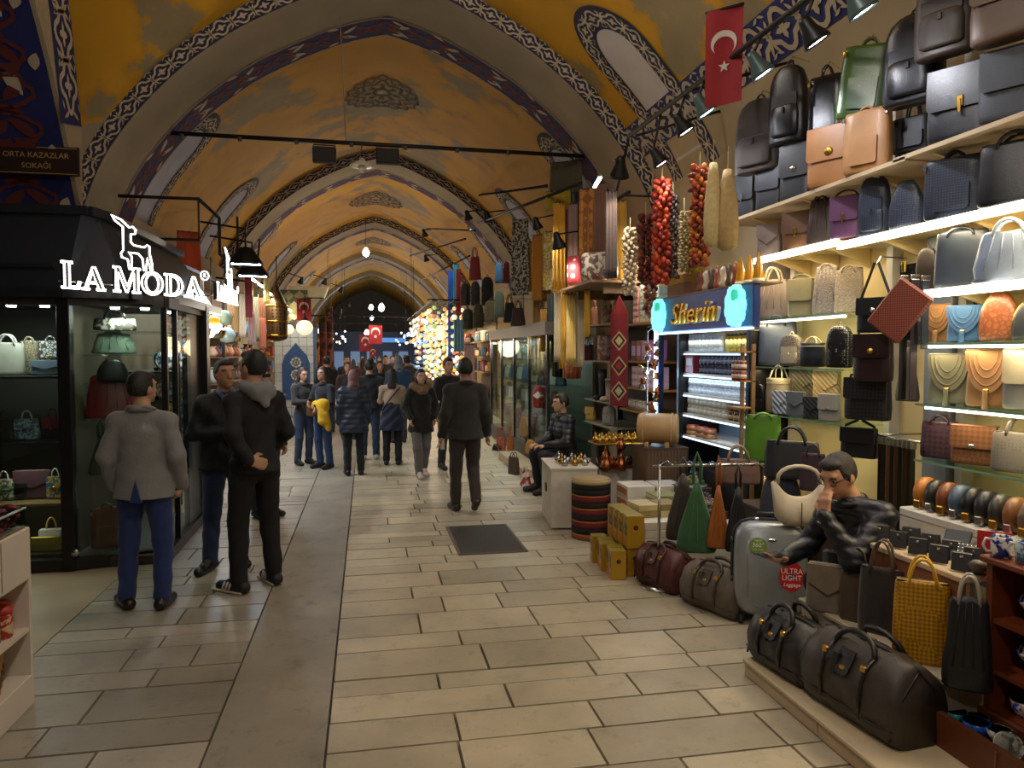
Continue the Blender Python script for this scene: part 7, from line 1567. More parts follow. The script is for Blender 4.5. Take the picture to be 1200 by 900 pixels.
rr = random.Random(21)
for i in range(30):
    sd_ = -1 if i % 2 else 1; cold = i % 3 == 0
    o = MB().sphere((0, 0, 0), .055, 8).lathe([(.03, .06), (.03, .1), (0, .1)], 8, 1).tube([(0, 0, .1), (0, 0, 3.2)], .005, 4, 1).build('string_bulb', [glow('d8ecff' if cold else 'fff0d8', 1.6), iron], None, (sd_*rr.uniform(1.25, 1.9)+.3, 28+i*.6, rr.uniform(2.2, 2.9))); tag(o, '%s bulb among the far stalls' % ('cold white' if cold else 'warm white'), 'bulb', '%s bulbs far down the street' % ('cold' if cold else 'warm'))
t = thing('cable', 'dark cable sagging from the upper left to the first tie rod', 'cable', (-2.7, 10.1, 4.6)); MB().tube([(0, 0, 0), (-.25, -.3, .25), (-.38, -1.0, .85), (-.36, -1.6, 1.6)], .012, 5).build('wire', iron, t)
t = thing('cable', 'thin pale wire hanging from the vault crown to the first tie rod', 'cable', (-.25, 10.15, 4.62)); MB().tube([(0, 0, 0), (-.02, -.2, .7), (-.05, -.4, 1.45)], .006, 4).build('wire', mat('8a8070', .7), t)

# ================================================================== PEOPLE
def sdf_mesh(prims, vox, k=.02, cuts=(), name='body', noise=0, seed=0, late=()):
    """grow one continuous skin over tapered limbs: smooth union sampled on a grid, then surface nets"""
    lo = np.array([1e9]*3); hi = -lo
    for p in list(prims)+list(late):
        if p[0] == 'c': pts = [np.array(p[1])-p[3], np.array(p[1])+p[3], np.array(p[2])-p[4], np.array(p[2])+p[4]]
        else: m_ = max(p[2]); pts = [np.array(p[1])-m_, np.array(p[1])+m_]
        for q in pts: lo = np.minimum(lo, q); hi = np.maximum(hi, q)
    lo -= 3*vox+k; hi += 3*vox+k; n = np.ceil((hi-lo)/vox).astype(int)+1
    G = np.full(n, 1.0, np.float32); ax = [lo[i]+vox*np.arange(n[i]) for i in range(3)]
    def grow(p):
        nonlocal G
        if p[0] == 'c': r = max(p[3], p[4])+k+2*vox; a, b_ = np.array(p[1], float), np.array(p[2], float); l = np.minimum(a, b_)-r; h = np.maximum(a, b_)+r
        else: r = max(p[2])+k+2*vox; c = np.array(p[1], float); l, h = c-r, c+r
        i0 = np.maximum(((l-lo)/vox).astype(int), 0); i1 = np.minimum(((h-lo)/vox).astype(int)+2, n)
        X, Y, Z = np.meshgrid(ax[0][i0[0]:i1[0]], ax[1][i0[1]:i1[1]], ax[2][i0[2]:i1[2]], indexing='ij', sparse=True)
        if p[0] == 'c':
            f = p[5] if len(p) > 5 else 1.0; d = b_-a; d = d*np.array([1, 1/f, 1]); dd = d@d+1e-12
            px, py, pz = X-a[0], (Y-a[1])/f, Z-a[2]
            t = np.clip((px*d[0]+py*d[1]+pz*d[2])/dd, 0, 1)
            D = (np.sqrt((px-t*d[0])**2+(py-t*d[1])**2+(pz-t*d[2])**2)-(p[3]+t*(p[4]-p[3])))*min(1, f)
        else:
            rx, ry, rz_ = p[2]; px, py, pz = X-c[0], Y-c[1], Z-c[2]
            if len(p) > 3 and p[3] is not None:
                m_ = p[3]; px, py, pz = (m_[0][0]*px+m_[1][0]*py+m_[2][0]*pz, m_[0][1]*px+m_[1][1]*py+m_[2][1]*pz, m_[0][2]*px+m_[1][2]*py+m_[2][2]*pz)
            D = (np.sqrt((px/rx)**2+(py/ry)**2+(pz/rz_)**2)-1)*min(p[2])
        S_ = G[i0[0]:i1[0], i0[1]:i1[1], i0[2]:i1[2]]; hh = np.clip(.5+.5*(S_-D)/k, 0, 1)
        G[i0[0]:i1[0], i0[1]:i1[1], i0[2]:i1[2]] = S_*(1-hh)+D*hh-k*hh*(1-hh)
    for p in prims: grow(p)
    if cuts:
        X, Y, Z = np.meshgrid(*ax, indexing='ij', sparse=True)
        for c in cuts: G = np.maximum(G, c(X, Y, Z))
    for p in late: grow(p)
    inside = G < 0; V = np.zeros(tuple(np.array(n)-1)+(3,), np.float32); cnt = np.zeros(tuple(np.array(n)-1), np.float32)
    sl = lambda o: tuple(slice(o[i], n[i]-1+o[i]) for i in range(3))
    corners = [(i, j, q) for i in (0, 1) for j in (0, 1) for q in (0, 1)]
    for c in corners:
        for a in range(3):
            if c[a] == 0:
                e = list(c); e[a] = 1; g0, g1 = G[sl(c)], G[sl(tuple(e))]; m_ = (g0 < 0) != (g1 < 0)
                t = np.where(m_, g0/np.where(m_, g0-g1, 1), 0)
                for q in range(3): V[..., q] += m_*(c[q]+(t if q == a else 0))
                cnt += m_
    act = cnt > 0; idx = np.full(act.shape, -1, int); idx[act] = np.arange(act.sum())
    ijk = np.argwhere(act); P = lo+vox*(ijk+V[act]/cnt[act][:, None]); F_ = []
    for a in range(3):
        b_, c = (a+1) % 3, (a+2) % 3; s0 = [slice(1, n[i]-1) for i in range(3)]; s0[a] = slice(0, n[a]-1); s1 = list(s0); s1[a] = slice(1, n[a])
        A, B = inside[tuple(s0)], inside[tuple(s1)]
        for flip, m_ in ((False, A & ~B), (True, B & ~A)):
            e = np.argwhere(m_)
            if not len(e): continue
            off = np.array([1, 1, 1]); off[a] = 0; e = e+off
            def cell(db, dc): q = e.copy(); q[:, b_] -= db; q[:, c] -= dc; return idx[q[:, 0], q[:, 1], q[:, 2]]
            Q = np.stack([cell(1, 1), cell(0, 1), cell(0, 0), cell(1, 0)], 1)
            F_.append(Q[:, ::-1] if flip else Q)
    Fq = np.concatenate(F_)
    if noise:
        P = P+noise*np.stack([np.sin(P[:, 2]*37+P[:, 0]*19+seed)*np.cos(P[:, 1]*23+P[:, 2]*11), np.sin(P[:, 2]*29+P[:, 0]*31+seed*2), np.sin(P[:, 0]*41+P[:, 1]*17)*.3], 1)
    me = bpy.data.meshes.new(name); me.from_pydata(P.tolist(), [], Fq.tolist()); me.polygons.foreach_set('use_smooth', [True]*len(Fq)); me.update()
    return me
def v3(*a): return np.array(a, float)
def hand_prims(w, d, nrm, s=1, curl=.5, thumb_side=1):
    d = np.array(d, float); d /= np.linalg.norm(d); nrm = np.array(nrm, float); nrm -= d*(nrm@d); nrm /= np.linalg.norm(nrm); lat = np.cross(d, nrm)*thumb_side; w = np.array(w, float); P = []
    for i, ln in enumerate((.8, 1, .95, .75)):
        o = lat*(.03-.02*i)*s; kn = w+d*.088*s+o; P.append(('c', tuple(w+d*.015*s+o*.6), tuple(kn), .016*s, .0125*s))
        a = curl; p1 = kn+(d*math.cos(a)+nrm*math.sin(a))*.042*ln*s; p2 = p1+(d*math.cos(2*a)+nrm*math.sin(2*a))*.04*ln*s
        P += [('c', tuple(kn), tuple(p1), .0105*s, .009*s), ('c', tuple(p1), tuple(p2), .009*s, .007*s)]
    t0 = w+d*.025*s+lat*.028*s; t1 = t0+(d*.6+lat*.7+nrm*.25)*.045*s; t2 = t1+(d*.9+lat*.15+nrm*.35)*.035*s
    return P+[('c', tuple(t0), tuple(t1), .014*s, .011*s), ('c', tuple(t1), tuple(t2), .011*s, .008*s)]
def rotm(yaw=0, pitch=0, roll=0):
    return np.array((Matrix.Rotation(yaw, 3, 'Z') @ Matrix.Rotation(pitch, 3, 'X') @ Matrix.Rotation(roll, 3, 'Y')))
SK = [('skin', 'b98a6c'), ('s2', '8f6248')]
STAND = dict(hipc=(0, 0, .95), chest=(0, 0, 1.28), neck=(0, .015, 1.49), head=(0, -.012, 1.635), sh=[(-.172, .01, 1.385), (.172, .01, 1.385)], el=[(-.225, .03, 1.13), (.225, .03, 1.13)], wr=[(-.235, -.05, .88), (.235, -.05, .88)], hd=[(0, -.2, -1), (0, -.2, -1)], hn=[(1, 0, 0), (-1, 0, 0)],
             hip=[(-.09, 0, .92), (.09, 0, .92)], kn=[(-.105, -.02, .5), (.105, -.02, .5)], an=[(-.11, .03, .09), (.11, .03, .09)], toe=[(-.13, -.15, .035), (.13, -.15, .035)], hr=(0, 0, 0), curl=.5)
def person(label, loc, rz, h=1.75, pose=None, vox=.011, skin='b48a70', hair='15120f', jacket=None, trousers=None, shoes=None, hairkind='short', hem=.9, bulk=1.0, fat=0, face=True, name='person', extra=None, coat_to=None, sleeve=True, quilt=0, beard=False):
    """faces -Y in its own frame; body is one skin, clothes and hair are children"""
    p = {**STAND, **(pose or {})}; s = h/1.75
    g = lambda q: np.array(q, float)
    H, Rm = g(p['head']), rotm(*p['hr'])
    hp = lambda q: tuple(H+Rm @ (g(q)-g((0, -.012, 1.635))))
    body = [('e', tuple(H), (.074, .094, .112), Rm), ('e', hp((0, -.035, 1.585)), (.057, .068, .066), Rm), ('c', hp((0, -.098, 1.645)), hp((0, -.122, 1.606)), .009, .0145), ('e', hp((0, -.1, 1.572)), (.026, .012, .009), Rm), ('e', hp((0, -.085, 1.542)), (.026, .022, .02), Rm), ('e', hp((0, -.09, 1.672)), (.055, .014, .012), Rm),
            ('e', hp((-.078, .0, 1.625)), (.011, .024, .034), Rm), ('e', hp((.078, .0, 1.625)), (.011, .024, .034), Rm), ('c', hp((0, .0, 1.57)), p['neck'], .052, .058)]
    c0, c1 = p['hipc'], p['chest']
    body += [('c', c0, c1, .13, .135, .7), ('c', p['sh'][0], p['sh'][1], .055, .055), ('c', c1, p['neck'], .11, .06, .7)]
    for i in (0, 1):
        body += [('c', p['sh'][i], p['el'][i], .052, .04), ('c', p['el'][i], p['wr'][i], .04, .027), ('c', p['hip'][i], p['kn'][i], .085, .055), ('c', p['kn'][i], p['an'][i], .052, .036), ('c', p['an'][i], p['toe'][i], .035, .028)]
        body += hand_prims(p['wr'][i], p['hd'][i], p['hn'][i], 1.0, p['curl'] if not hasattr(p['curl'], '__len__') else p['curl'][i], 1 if i else -1)
    me = sdf_mesh(body, min(vox, .0085) if vox < .012 else vox, .016, name=name); me.materials.append(mat(skin, .55, 0, .06, 12))
    o = bpy.data.objects.new(name, me); COL.objects.link(o); o.location = (*loc, 0) if len(loc) == 2 else loc; o.rotation_euler = (0, 0, rz); o.scale = (s, s, s); tag(o, label, 'person')
    def child(nm, mesh, m_, lab=None):
        c = bpy.data.objects.new(nm, mesh); COL.objects.link(c); c.parent = o; mesh.materials.append(m_)
        if lab: c['label'] = lab
        return c
    B = bulk
    if trousers:
        T = [('c', (c0[0], c0[1], c0[2]+.02), tuple((g(p['hip'][0])+g(p['hip'][1]))/2), .135+fat*.4, .138, .76)]
        for i in (0, 1): T += [('c', p['hip'][i], p['kn'][i], .102, .074), ('c', p['kn'][i], tuple(g(p['an'][i])+v3(0, 0, .01)), .072, .062)]
        cuts = [lambda X, Y, Z, z=c0[2]+.14: Z-z] if c0[2] > .8 else []
        child('trousers', sdf_mesh(T, vox*1.1, .02, cuts, noise=.004, seed=rz), trousers)
    up_ = c0[2] > .8
    if jacket:
        J = [('c', c0, c1, (.145+fat)*B, (.155+fat*.4)*B, .72), ('c', p['sh'][0], p['sh'][1], .058*B, .058*B), ('c', c1, tuple(g(p['neck'])-v3(0, 0, .03)), .135*B, .065, .75)]
        for i in (0, 1): J += [('c', tuple(g(p['neck'])-v3(0, 0, .045)), p['sh'][i], .06, .056*B)]
        if up_ and not coat_to: J += [('c', c0, (c0[0], c0[1], hem), (.155+fat)*B, (.185+fat)*B, .78)]
        if coat_to: J += [('c', c0, (c0[0], c0[1], coat_to+.05), .165*B, .19*B, .8)]
        A_ = []
        for i in (0, 1): A_ += [('c', p['sh'][i], p['el'][i], .062*B, .054*B), ('c', p['el'][i], p['wr'][i], .053*B, .042*B)] if sleeve else [('c', p['sh'][i], p['el'][i], .07*B, .06*B)]
        hz = coat_to or hem; up = c0[2] > .8
        cuts = [lambda X, Y, Z, z=hz: z-Z+0*X] if up else []
        jm = sdf_mesh(J, vox*1.1, .035, cuts, noise=.005, seed=rz+1, late=A_)
        if quilt:
            for v in jm.vertices: v.co += v.normal*(.008*abs(math.sin(v.co.z*PI/quilt))-.003)
        child('jacket', jm, jacket); child('collar', MB().tube([tuple(g(p['neck'])+v3(.078*math.cos(a), .082*math.sin(a), -.02+.018*math.sin(a))) for a in np.linspace(0, 2*PI, 16, endpoint=False)], .022, 7, closed=True).mesh('collar', []), jacket)
    if shoes:
        for i in (0, 1):
            a, t_ = g(p['an'][i]), g(p['toe'][i]); d = t_-a; d[2] = 0; hl = a-d*.28; hl[2] = t_[2]+(.012 if a[2] < .15 else a[2]-.07); 
            child('shoe', sdf_mesh([('c', tuple(hl), tuple(t_), .046, .04), ('c', tuple(a+v3(0, 0, .0)), tuple((a+t_)/2), .05, .036)], max(vox*.8, .007), .02), shoes)
    if hairkind:
        dx = 0
        HP = [('e', (0, .01, 1.655), (.084, .103, .112))]
        cuts = [lambda X, Y, Z: np.minimum(-(Y+.052)*1.0, 1.712-Z) if False else -np.maximum(Y+.05, Z-1.703), lambda X, Y, Z: (1.575 if hairkind == 'short' else 1.5)-Z+0*Y]
        if hairkind == 'long': HP += [('c', (0, .05, 1.64), (0, .075, 1.44), .085, .075, .7), ('c', (-.06, .0, 1.62), (-.075, .02, 1.46), .035, .03), ('c', (.06, .0, 1.62), (.075, .02, 1.46), .035, .03)]; cuts = [cuts[0], lambda X, Y, Z: 1.40-Z+0*Y]
        if hairkind == 'scarf': HP = [('e', (0, .005, 1.645), (.09, .11, .122)), ('c', (0, .02, 1.58), (0, .03, 1.48), .085, .1, .85)]; cuts = [lambda X, Y, Z: -np.maximum(Y+.055, np.maximum(Z-1.70, np.maximum(np.abs(X)-.062, 1.53-Z)))]
        if hairkind == 'short': HP += [('c', (-.074, -.02, 1.66), (-.076, -.012, 1.615), .012, .009), ('c', (.074, -.02, 1.66), (.076, -.012, 1.615), .012, .009), ('e', (0, -.05, 1.725), (.06, .045, .03))]
        hm = sdf_mesh(HP, max(vox*.75, .007), .012, cuts, noise=.003, seed=3)
        for v in hm.vertices: v.co = Vector(hp(tuple(v.co)))
        child('hair' if hairkind != 'scarf' else 'head_scarf', hm, mat(hair, .55, 0, .2, 40, .5, 120) if isinstance(hair, str) else hair)
    if face:
        for sx in (-1, 1):
            e = MB().sphere((0, 0, 0), .0125, 10); m1 = e.mesh('eye', [])
            for v in m1.vertices: v.co = Vector(hp((sx*.032, -.083, 1.638)))+v.co
            child('eye', m1, mat('cfc8c0', .3))
            e = MB().sphere((0, 0, 0), .0068, 8); m1 = e.mesh('iris', [])
            for v in m1.vertices: v.co = Vector(hp((sx*.032, -.0915, 1.638)))+v.co
            child('iris', m1, mat('20140e', .2))
            child('eyebrow', MB().tube([hp((sx*.014, -.1, 1.661)), hp((sx*.034, -.101, 1.667)), hp((sx*.055, -.086, 1.660))], .0045, 5).mesh('eyebrow', []), mat('1a130f', .8))
        child('mouth', MB().tube([hp((-.026, -.1, 1.571)), hp((0, -.109, 1.573)), hp((.026, -.1, 1.571))], .0042, 5).mesh('mouth', []), mat('7a4038', .5))
    if extra: extra(o, p, hp, child)
    return o
# ---- the three men beside the kiosk
grey_cl = cloth('7b7c7d', .06); blk_cl = mat('0c0d12', .8, 0, .1, 10, .3, 60); jean = cloth('1c2c4c'); blue_t = cloth('1b2f63', .08)
def blazer(o, p, hp, child):
    b = MB(); b.prism([(-.04, .815), (.04, .815), (0, .97)], .158, .182); child('vent', b.mesh('vent', []), blue_t)
    child('lapel_collar', MB().tube([(-.09, .03, 1.48), (-.06, .085, 1.5), (.06, .085, 1.5), (.09, .03, 1.48)], .024, 7, flat=.6).mesh('c', []), grey_cl)
person('man in grey blazer and blue trousers standing with his back to us', (-1.57, 5.68), R(176), 1.69, dict(hr=(R(-28), 0, 0), el=[(-.25, .04, 1.13), (.25, .04, 1.13)], wr=[(-.245, -.08, .9), (.245, -.08, .9)], hd=[(.4, -.5, -.8), (-.4, -.5, -.8)], an=[(-.13, .05, .09), (.13, .02, .09)], toe=[(-.14, -.12, .035), (.24, -.13, .035)], kn=[(-.12, -.02, .5), (.12, -.02, .5)]), .0105, jacket=grey_cl, trousers=blue_t, shoes=leather('1d1512', .35), hem=.83, bulk=1.1, fat=.012, extra=blazer)
def hoodie(o, p, hp, child):
    gh = cloth('76787c', .08)
    child('hood', sdf_mesh([('c', (-.09, .02, 1.50), (-.04, .11, 1.45), .045, .05), ('c', (.09, .02, 1.50), (.04, .11, 1.45), .045, .05), ('c', (-.05, .11, 1.46), (.05, .11, 1.46), .058, .058), ('c', (0, .12, 1.46), (0, .15, 1.37), .06, .03)], .010, .03, noise=.004), gh)
    for i, (a, t_) in enumerate(zip(p['an'], p['toe'])):
        a, t_ = np.array(a), np.array(t_); d = t_-a; d[2] = 0; d /= np.linalg.norm(d); sd = np.array((-d[1], d[0], 0))
        child('sole', MB().box((float((a+t_)[0]/2), float((a+t_)[1]/2), .012), (.09, .29, .022), rz=math.atan2(d[0], -d[1])*1.0, b=.008).mesh('sole', []), mat('c9bfa8', .6))
        for k_ in range(3):
            for sg in (-1, 1):
                q = a+d*(.055+.03*k_)+sd*.047*sg; q2 = a+d*(.03+.03*k_)+sd*.046*sg
                child('stripe', MB().tube([(q[0], q[1], .03), (q2[0], q2[1], .085)], .007, 5).mesh('stripe', []), mat('d8d4cc', .6))
person('man in black jacket with grey hood and striped black sneakers', (-.86, 6.0), R(-140), 1.84, dict(hr=(R(12), 0, 0), el=[(-.235, .06, 1.15), (.24, .12, 1.16)], wr=[(-.2, -.13, .96), (.17, .2, .98)], hd=[(.3, -.8, -.3), (-.9, .3, -.3)], hn=[(1, 0, 0), (0, -1, 0)], an=[(-.13, .03, .09), (.16, .03, .09)], toe=[(-.16, -.14, .035), (.2, -.14, .035)], kn=[(-.13, -.03, .5), (.13, -.02, .5)]), .0105, jacket=blk_cl, trousers=mat('0a0a0e', .85, 0, .1), shoes=mat('14141a', .6), hem=.86, bulk=1.06, extra=hoodie)
def shirt(o, p, hp, child):
    child('shirt_collar', MB().tube([(-.06, -.03, 1.5), (-.03, -.09, 1.44), (0, -.105, 1.40), (.03, -.09, 1.44), (.06, -.03, 1.5)], .018, 6).mesh('c', []), cloth('3a4a70'))
    child('zip_line', MB().tube([(0, -.128, 1.38), (0, -.14, 1.2), (0, -.13, .92)], .006, 5).mesh('z', []), mat('2a2a2e', .4))
person('grey haired man in dark jacket and jeans talking with a raised hand', (-1.17, 6.58), R(16), 1.77, dict(hr=(R(14), 0, 0), el=[(-.25, .02, 1.14), (.255, .02, 1.14)], wr=[(-.02, -.24, 1.16), (.22, -.08, .9)], hd=[(1, -.3, .1), (0, -.2, -1)], hn=[(0, 0, 1), (-1, 0, 0)], curl=[.25, .5], an=[(-.14, .0, .09), (.12, .1, .09)], toe=[(-.24, -.15, .035), (.14, -.07, .035)], kn=[(-.12, -.03, .5), (.11, .02, .5)]), .0105, skin='a87a60', hair='2e2a27', jacket=mat('0f0f12', .75, 0, .1, 10, .3, 60), trousers=jean, shoes=leather('0e0c0b', .3), hem=.84, bulk=1.08, fat=.02, extra=shirt)
# ---- walking man seen from behind, seated men
def paper(o, p, hp, child):
    w_ = p['wr'][0]; child('paper_bag', MB().box((w_[0]-.01, w_[1]-.02, w_[2]-.1), (.05, .09, .13), b=.01).mesh('paper', []), mat('c9bdae', .7))
person('man in dark quilted jacket and brown trousers walking away', (1.10, 8.42), R(184), 1.76, dict(el=[(.235, .04, 1.13), (-.235, .04, 1.13)], wr=[(.265, -.06, .88), (-.265, -.04, .88)], sh=[(.178, .01, 1.39), (-.178, .01, 1.39)], hd=[(0, -.2, -1), (0, -.2, -1)], an=[(-.09, .16, .16), (.1, -.08, .09)], toe=[(-.1, .03, .05), (.13, -.24, .035)], kn=[(-.1, -.06, .5), (.1, -.05, .5)]), .012, skin='9a6f56', hair='17120e', jacket=cloth('25221e'), trousers=cloth('332a26'), shoes=leather('2f2019'), hem=.84, bulk=1.15, face=False, extra=paper, quilt=0)
SIT = dict(hipc=(0, .0, .46), chest=(0, -.06, .80), neck=(0, -.08, 1.02), head=(0, -.11, 1.165), sh=[(-.17, -.07, .945), (.17, -.07, .945)], el=[(-.25, -.14, .68), (.25, -.14, .68)], wr=[(-.1, -.38, .62), (.1, -.38, .62)], hd=[(.3, -1, 0), (-.3, -1, 0)], hn=[(0, 0, -1), (0, 0, -1)], hip=[(-.1, 0, .44), (.1, 0, .44)], kn=[(-.14, -.42, .5), (.14, -.42, .5)], an=[(-.13, -.36, .09), (.13, -.36, .09)], toe=[(-.15, -.54, .035), (.15, -.54, .035)])
st_ = thing('low_stool', 'low wooden stool under the seated man by the scarves', 'stool', (2.62, 9.45, 0)); bx('seat', st_, (-.18, -.18, .30), (.18, .18, .34), oak, .01)
for sx in (-.14, .14):
    for sy in (-.14, .14): bx('leg', st_, (sx-.02, sy-.02, 0), (sx+.02, sy+.02, .30), oak)
person('seated man in black padded jacket facing the street', (2.60, 9.45), R(-78), 1.76, {**SIT, 'hr': (R(-6), R(6), 0)}, .012, skin='b08468', hair='1a1410', jacket=mat('16171c', .5, 0, .1, 8, .3, 40), trousers=mat('10131c', .8), shoes=leather('1a1816'), bulk=1.12, quilt=.07)
vs = thing('vendor_stool', 'wooden box stool the vendor sits on among the bags', 'stool', (2.93, 3.74, 0)); bx('box', vs, (-.17, -.08, 0), (.17, .26, .42), mat('7a4426', .5)); bx('seat', vs, (-.18, -.09, .42), (.18, .27, .45), mat('8a5030', .5), .01)
def glasses(o, p, hp, child):
    for sx in (-1, 1):
        child('spectacle_rim', MB().tube([hp((sx*.034+.023*math.cos(a), -.104, 1.637+.018*math.sin(a))) for a in np.linspace(0, 2*PI, 14, endpoint=False)], .0028, 5, closed=True).mesh('r', []), mat('18120f', .3))
        child('spectacle_arm', MB().tube([hp((sx*.057, -.1, 1.642)), hp((sx*.076, -.05, 1.645)), hp((sx*.082, .0, 1.64))], .0025, 5).mesh('r', []), mat('18120f', .3))
    child('watch', MB().tube([tuple(np.array(p['wr'][1])+v3(.032*math.cos(a), .032*math.sin(a), -.03)) for a in np.linspace(0, 2*PI, 14, endpoint=False)], .009, 6, closed=True).mesh('w', []), steel)
    w_ = p['wr'][0]; d = np.array(p['hd'][0]); q = np.array(w_)+d/np.linalg.norm(d)*.10
    child('cuff', MB().tube([tuple(np.array(w_)+v3(.03*math.cos(a), 0, .03*math.sin(a))) for a in np.linspace(0, 2*PI, 12, endpoint=False)], .012, 6, closed=True).mesh('w', []), blk_cl)
vend = person('seated vendor in dark padded jacket resting his chin on his hand', (2.95, 3.80), R(-82), 1.76, dict(SIT, kn=[(-.14, -.34, .48), (.14, -.34, .48)], an=[(-.13, -.25, .09), (.13, -.25, .09)], toe=[(-.15, -.42, .035), (.15, -.42, .035)], chest=(0, -.13, .77), neck=(0, -.25, 1.0), head=(0, -.335, 1.125), hr=(R(8), R(22), 0), sh=[(-.175, -.2, .91), (.175, -.19, .92)], el=[(-.25, -.32, .66), (.2, -.40, .70)], wr=[(-.2, -.52, .62), (.06, -.475, .915)], hd=[(.1, -1, .05), (-.2, .1, 1)], hn=[(0, 0, 1), (-.2, .9, .2)], curl=[.35, .45]), .0105, skin='b4866a', hair='1b1512', jacket=mat('10141d', .42, 0, .12, 8, .25, 40), trousers=mat('15161c', .8), shoes=leather('1a1816'), bulk=1.12, quilt=.06, extra=glasses)
ph_ = thing('mobile_phone', 'black mobile phone held in the hand of the seated vendor', 'phone', (0, 0, 0)); MB().box((0, 0, 0), (.07, .145, .008), b=.003).build('case', mat('0c0c0e', .3), ph_); MB().box((0, 0, .0045), (.064, .135, .001)).build('screen', mat('1a2028', .1), ph_)
mw = Matrix.Translation(vend.location) @ Matrix.Rotation(R(-82), 4, 'Z') @ Matrix.Scale(1.76/1.75, 4); ph_.location = mw @ Vector((-.185, -.635, .652)); ph_.rotation_euler = (0, .1, R(-82))
# ---- people in the middle distance
person('woman in dark blue puffer coat and patterned headscarf seen from behind', (-.2, 11.3), R(185), 1.57, None, .014, hair=two_tone('7a5a5c', '4a3a48', 'dots', 40, .8, bump=0), hairkind='scarf', jacket=mat('1f2c40', .5, 0, .12, 8), trousers=cloth('161a26'), shoes=mat('101012', .5), bulk=1.28, coat_to=.72, quilt=.085, face=False, name='person')
def waist(o, p, hp, child):
    child('tied_coat', sdf_mesh([('c', (0, 0, 1.0), (0, 0, .66), .19, .24, .8)], .016, .02, [lambda X, Y, Z: .64-Z+0*X], noise=.012), cloth('1a2236')); child('shoulder_strap', MB().tube([(-.16, .12, 1.42), (0, .15, 1.25), (.17, .1, 1.0)], .012, 5).mesh('s', []), blk)
person('woman in beige sweater with a navy coat tied round her waist', (.4, 12.2), R(172), 1.56, dict(el=[(-.22, -.06, 1.16), (.22, -.06, 1.16)], wr=[(-.1, -.24, 1.1), (.1, -.24, 1.1)]), .014, hairkind='long', jacket=cloth('9a8672'), trousers=mat('111116', .8), shoes=mat('121214', .5), face=False, extra=waist)
def fur(o, p, hp, child): child('fur_collar', sdf_mesh([('c', (-.12, .0, 1.46), (0, -.1, 1.40), .06, .055), ('c', (.12, .0, 1.46), (0, -.1, 1.40), .06, .055), ('c', (-.12, .03, 1.47), (.12, .03, 1.47), .07, .07)], .014, .03, noise=.012), cloth('6a5238'))
person('young woman in black coat with a fur collar walking towards us', (.77, 10.9), R(12), 1.58, dict(an=[(-.07, -.12, .09), (.08, .12, .12)], toe=[(-.08, -.3, .035), (.09, -.05, .035)], kn=[(-.09, -.1, .5), (.09, 0, .5)], el=[(-.26, .04, 1.15), (.26, .04, 1.15)], wr=[(-.2, -.1, .98), (.2, -.1, .98)]), .013, skin='b08a74', hairkind='long', hair='1d1512', jacket=cloth('0d0d10'), trousers=cloth('5c5a5a'), shoes=mat('b0a49a', .6), coat_to=.74, bulk=1.12, extra=fur)
def yellow(o, p, hp, child):
    child('yellow_coat', sdf_mesh([('c', (.18, -.2, 1.12), (.22, -.24, .86), .1, .09), ('c', (.05, -.22, 1.1), (.2, -.2, 1.12), .09, .1), ('c', (.26, -.22, .95), (.3, -.2, .72), .06, .05)], .014, .03, noise=.01), cloth('c9a012')); child('shoulder_bag', MB().loft([superring(.14, .05, .92+.2*u, 14, 4, 0, -.24) for u in (0, .1, .9, 1)]).mesh('b', []), leather('5a4232'))
person('woman with a yellow coat over her arm and blue jeans', (-.68, 12.05), R(-40), 1.6, dict(el=[(-.24, -.06, 1.14), (.24, -.06, 1.14)], wr=[(-.05, -.28, 1.2), (.1, -.28, 1.1)]), .014, skin='b08a74', hairkind='long', hair='2a1e18', jacket=cloth('12151f'), trousers=cloth('24406a'), shoes=mat('1a1c22', .6), extra=yellow)
person('woman in dark jacket looking at her phone beside the yellow coat', (-1.02, 12.5), R(35), 1.58, dict(el=[(-.22, -.08, 1.14), (.22, -.08, 1.14)], wr=[(-.05, -.3, 1.16), (.05, -.3, 1.16)], hr=(0, R(14), 0)), .015, skin='b08a74', hairkind='long', hair='3a2a1e', jacket=cloth('2c2a2a'), trousers=cloth('2a3a56'), shoes=mat('1a1a1c', .6))
person('man in dark coat and white shoes partly hidden by the puffer coat', (.04, 12.9), R(178), 1.7, None, .016, hairkind='short', jacket=cloth('17181c'), trousers=cloth('24364e'), shoes=mat('c0bcb4', .6), face=False, bulk=1.1)
person('dark haired man looking out beside the hooded man', (-1.12, 8.6), R(40), 1.6, None, .014, skin='a07860', hair='14110f', jacket=cloth('20242c'), trousers=cloth('1c2230'), shoes=mat('141414', .5))
person('man facing us behind the walking man', (1.25, 11.6), R(20), 1.74, None, .015, skin='a87c62', jacket=cloth('121215'), trousers=cloth('1e2028'), shoes=mat('121212', .5))
person('person in blue hooded jacket and grey hat walking away', (.62, 15.2), R(184), 1.76, None, .016, hairkind='scarf', hair='6a7076', jacket=cloth('1c3a5c'), trousers=cloth('1c1e26'), shoes=mat('121212', .5), bulk=1.25, face=False)
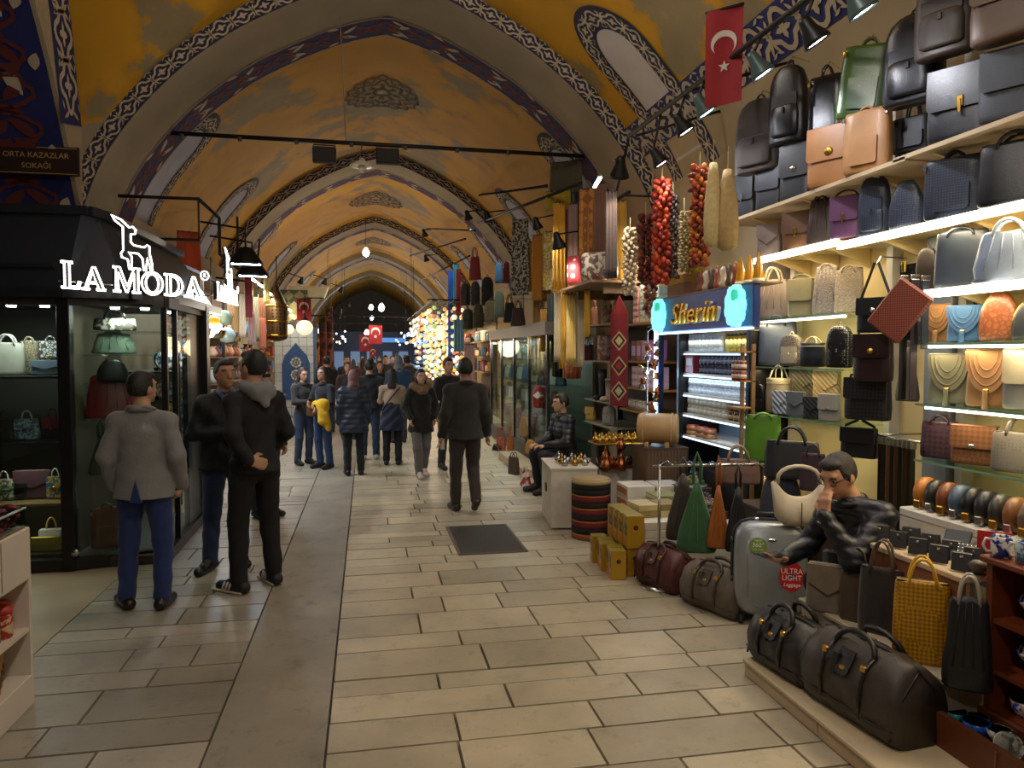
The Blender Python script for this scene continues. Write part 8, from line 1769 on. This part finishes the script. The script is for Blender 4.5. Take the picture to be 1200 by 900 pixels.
# ---- distant crowd: three figures, re-dressed
proto = [person('distant man', (-.9, 17.5), R(190), 1.74, dict(an=[(-.1, .12, .12), (.1, -.08, .09)], toe=[(-.1, -.04, .05), (.12, -.25, .035)]), .02, jacket=cloth('141519'), trousers=cloth('1c2230'), shoes=mat('101010', .5), bulk=1.12), person('distant woman', (-.4, 16), R(10), 1.62, None, .02, hairkind='long', hair='241a14', jacket=cloth('2a2428'), trousers=cloth('20242e'), shoes=mat('181614', .5), coat_to=.75, bulk=1.1), person('distant passer-by', (.1, 18.5), R(170), 1.7, None, .02, jacket=cloth('23303f'), trousers=cloth('15171d'), shoes=mat('101010', .5), bulk=1.15)]
proto[0]['label'] = 'man in black jacket walking away left of the far crowd'; proto[1]['label'] = 'woman in dark plum coat coming towards us in the far crowd'; proto[2]['label'] = 'person in blue grey jacket in the middle of the far crowd'
CR = [(0, -1.05, 19.5, 185, '22211f', 'man in charcoal coat by the left stalls of the far crowd'), (1, .28, 16.6, 15, '15161b', 'woman in black coat coming towards us right of centre'), (2, .95, 18, 175, '4a3c32', 'person in brown jacket near the lamp wall'), (0, -.55, 21, 8, '1a2436', 'man in navy jacket coming towards us far off'), (1, -.1, 21.5, 190, '5a2a2e', 'woman in wine red coat far down the street'), (2, .55, 22.5, 4, '1c1c20', 'person in black jacket far down the street, centre'), (0, 1.2, 23.5, 180, '2c3440', 'man in slate jacket passing the lamp wall'), (1, -1.2, 24.5, 20, '3a3a3c', 'woman in grey coat beside the carpet rolls'), (2, .2, 25.5, 185, '14181f', 'person in midnight jacket deep in the far crowd'), (0, .9, 27.5, 12, '3c2c26', 'man in dark brown jacket deep in the far crowd'), (1, -.5, 28.5, 185, '1b1b1f', 'woman in black coat farthest left in the far crowd'), (2, .5, 31, 10, '343a48', 'person in steel blue jacket at the far end'), (0, 1.3, 33, 170, '17171a', 'man in black at the far right end'), (1, -.2, 35, 5, '6a6258', 'woman in beige coat at the far end')]
for k_, x, y, a, c, lab in CR:
    o = copy_tree(proto[k_]); o.location = (x, y, 0); o.rotation_euler = (0, 0, R(a)); o['label'] = lab; s_ = 1+.03*math.sin(x*9+y); o.scale = [q*s_ for q in proto[k_].scale]
    for ch in o.children:
        if ch.name.split('.')[0] in ('jacket', 'collar'): ch.material_slots[0].link = 'OBJECT'; ch.material_slots[0].material = cloth(c)
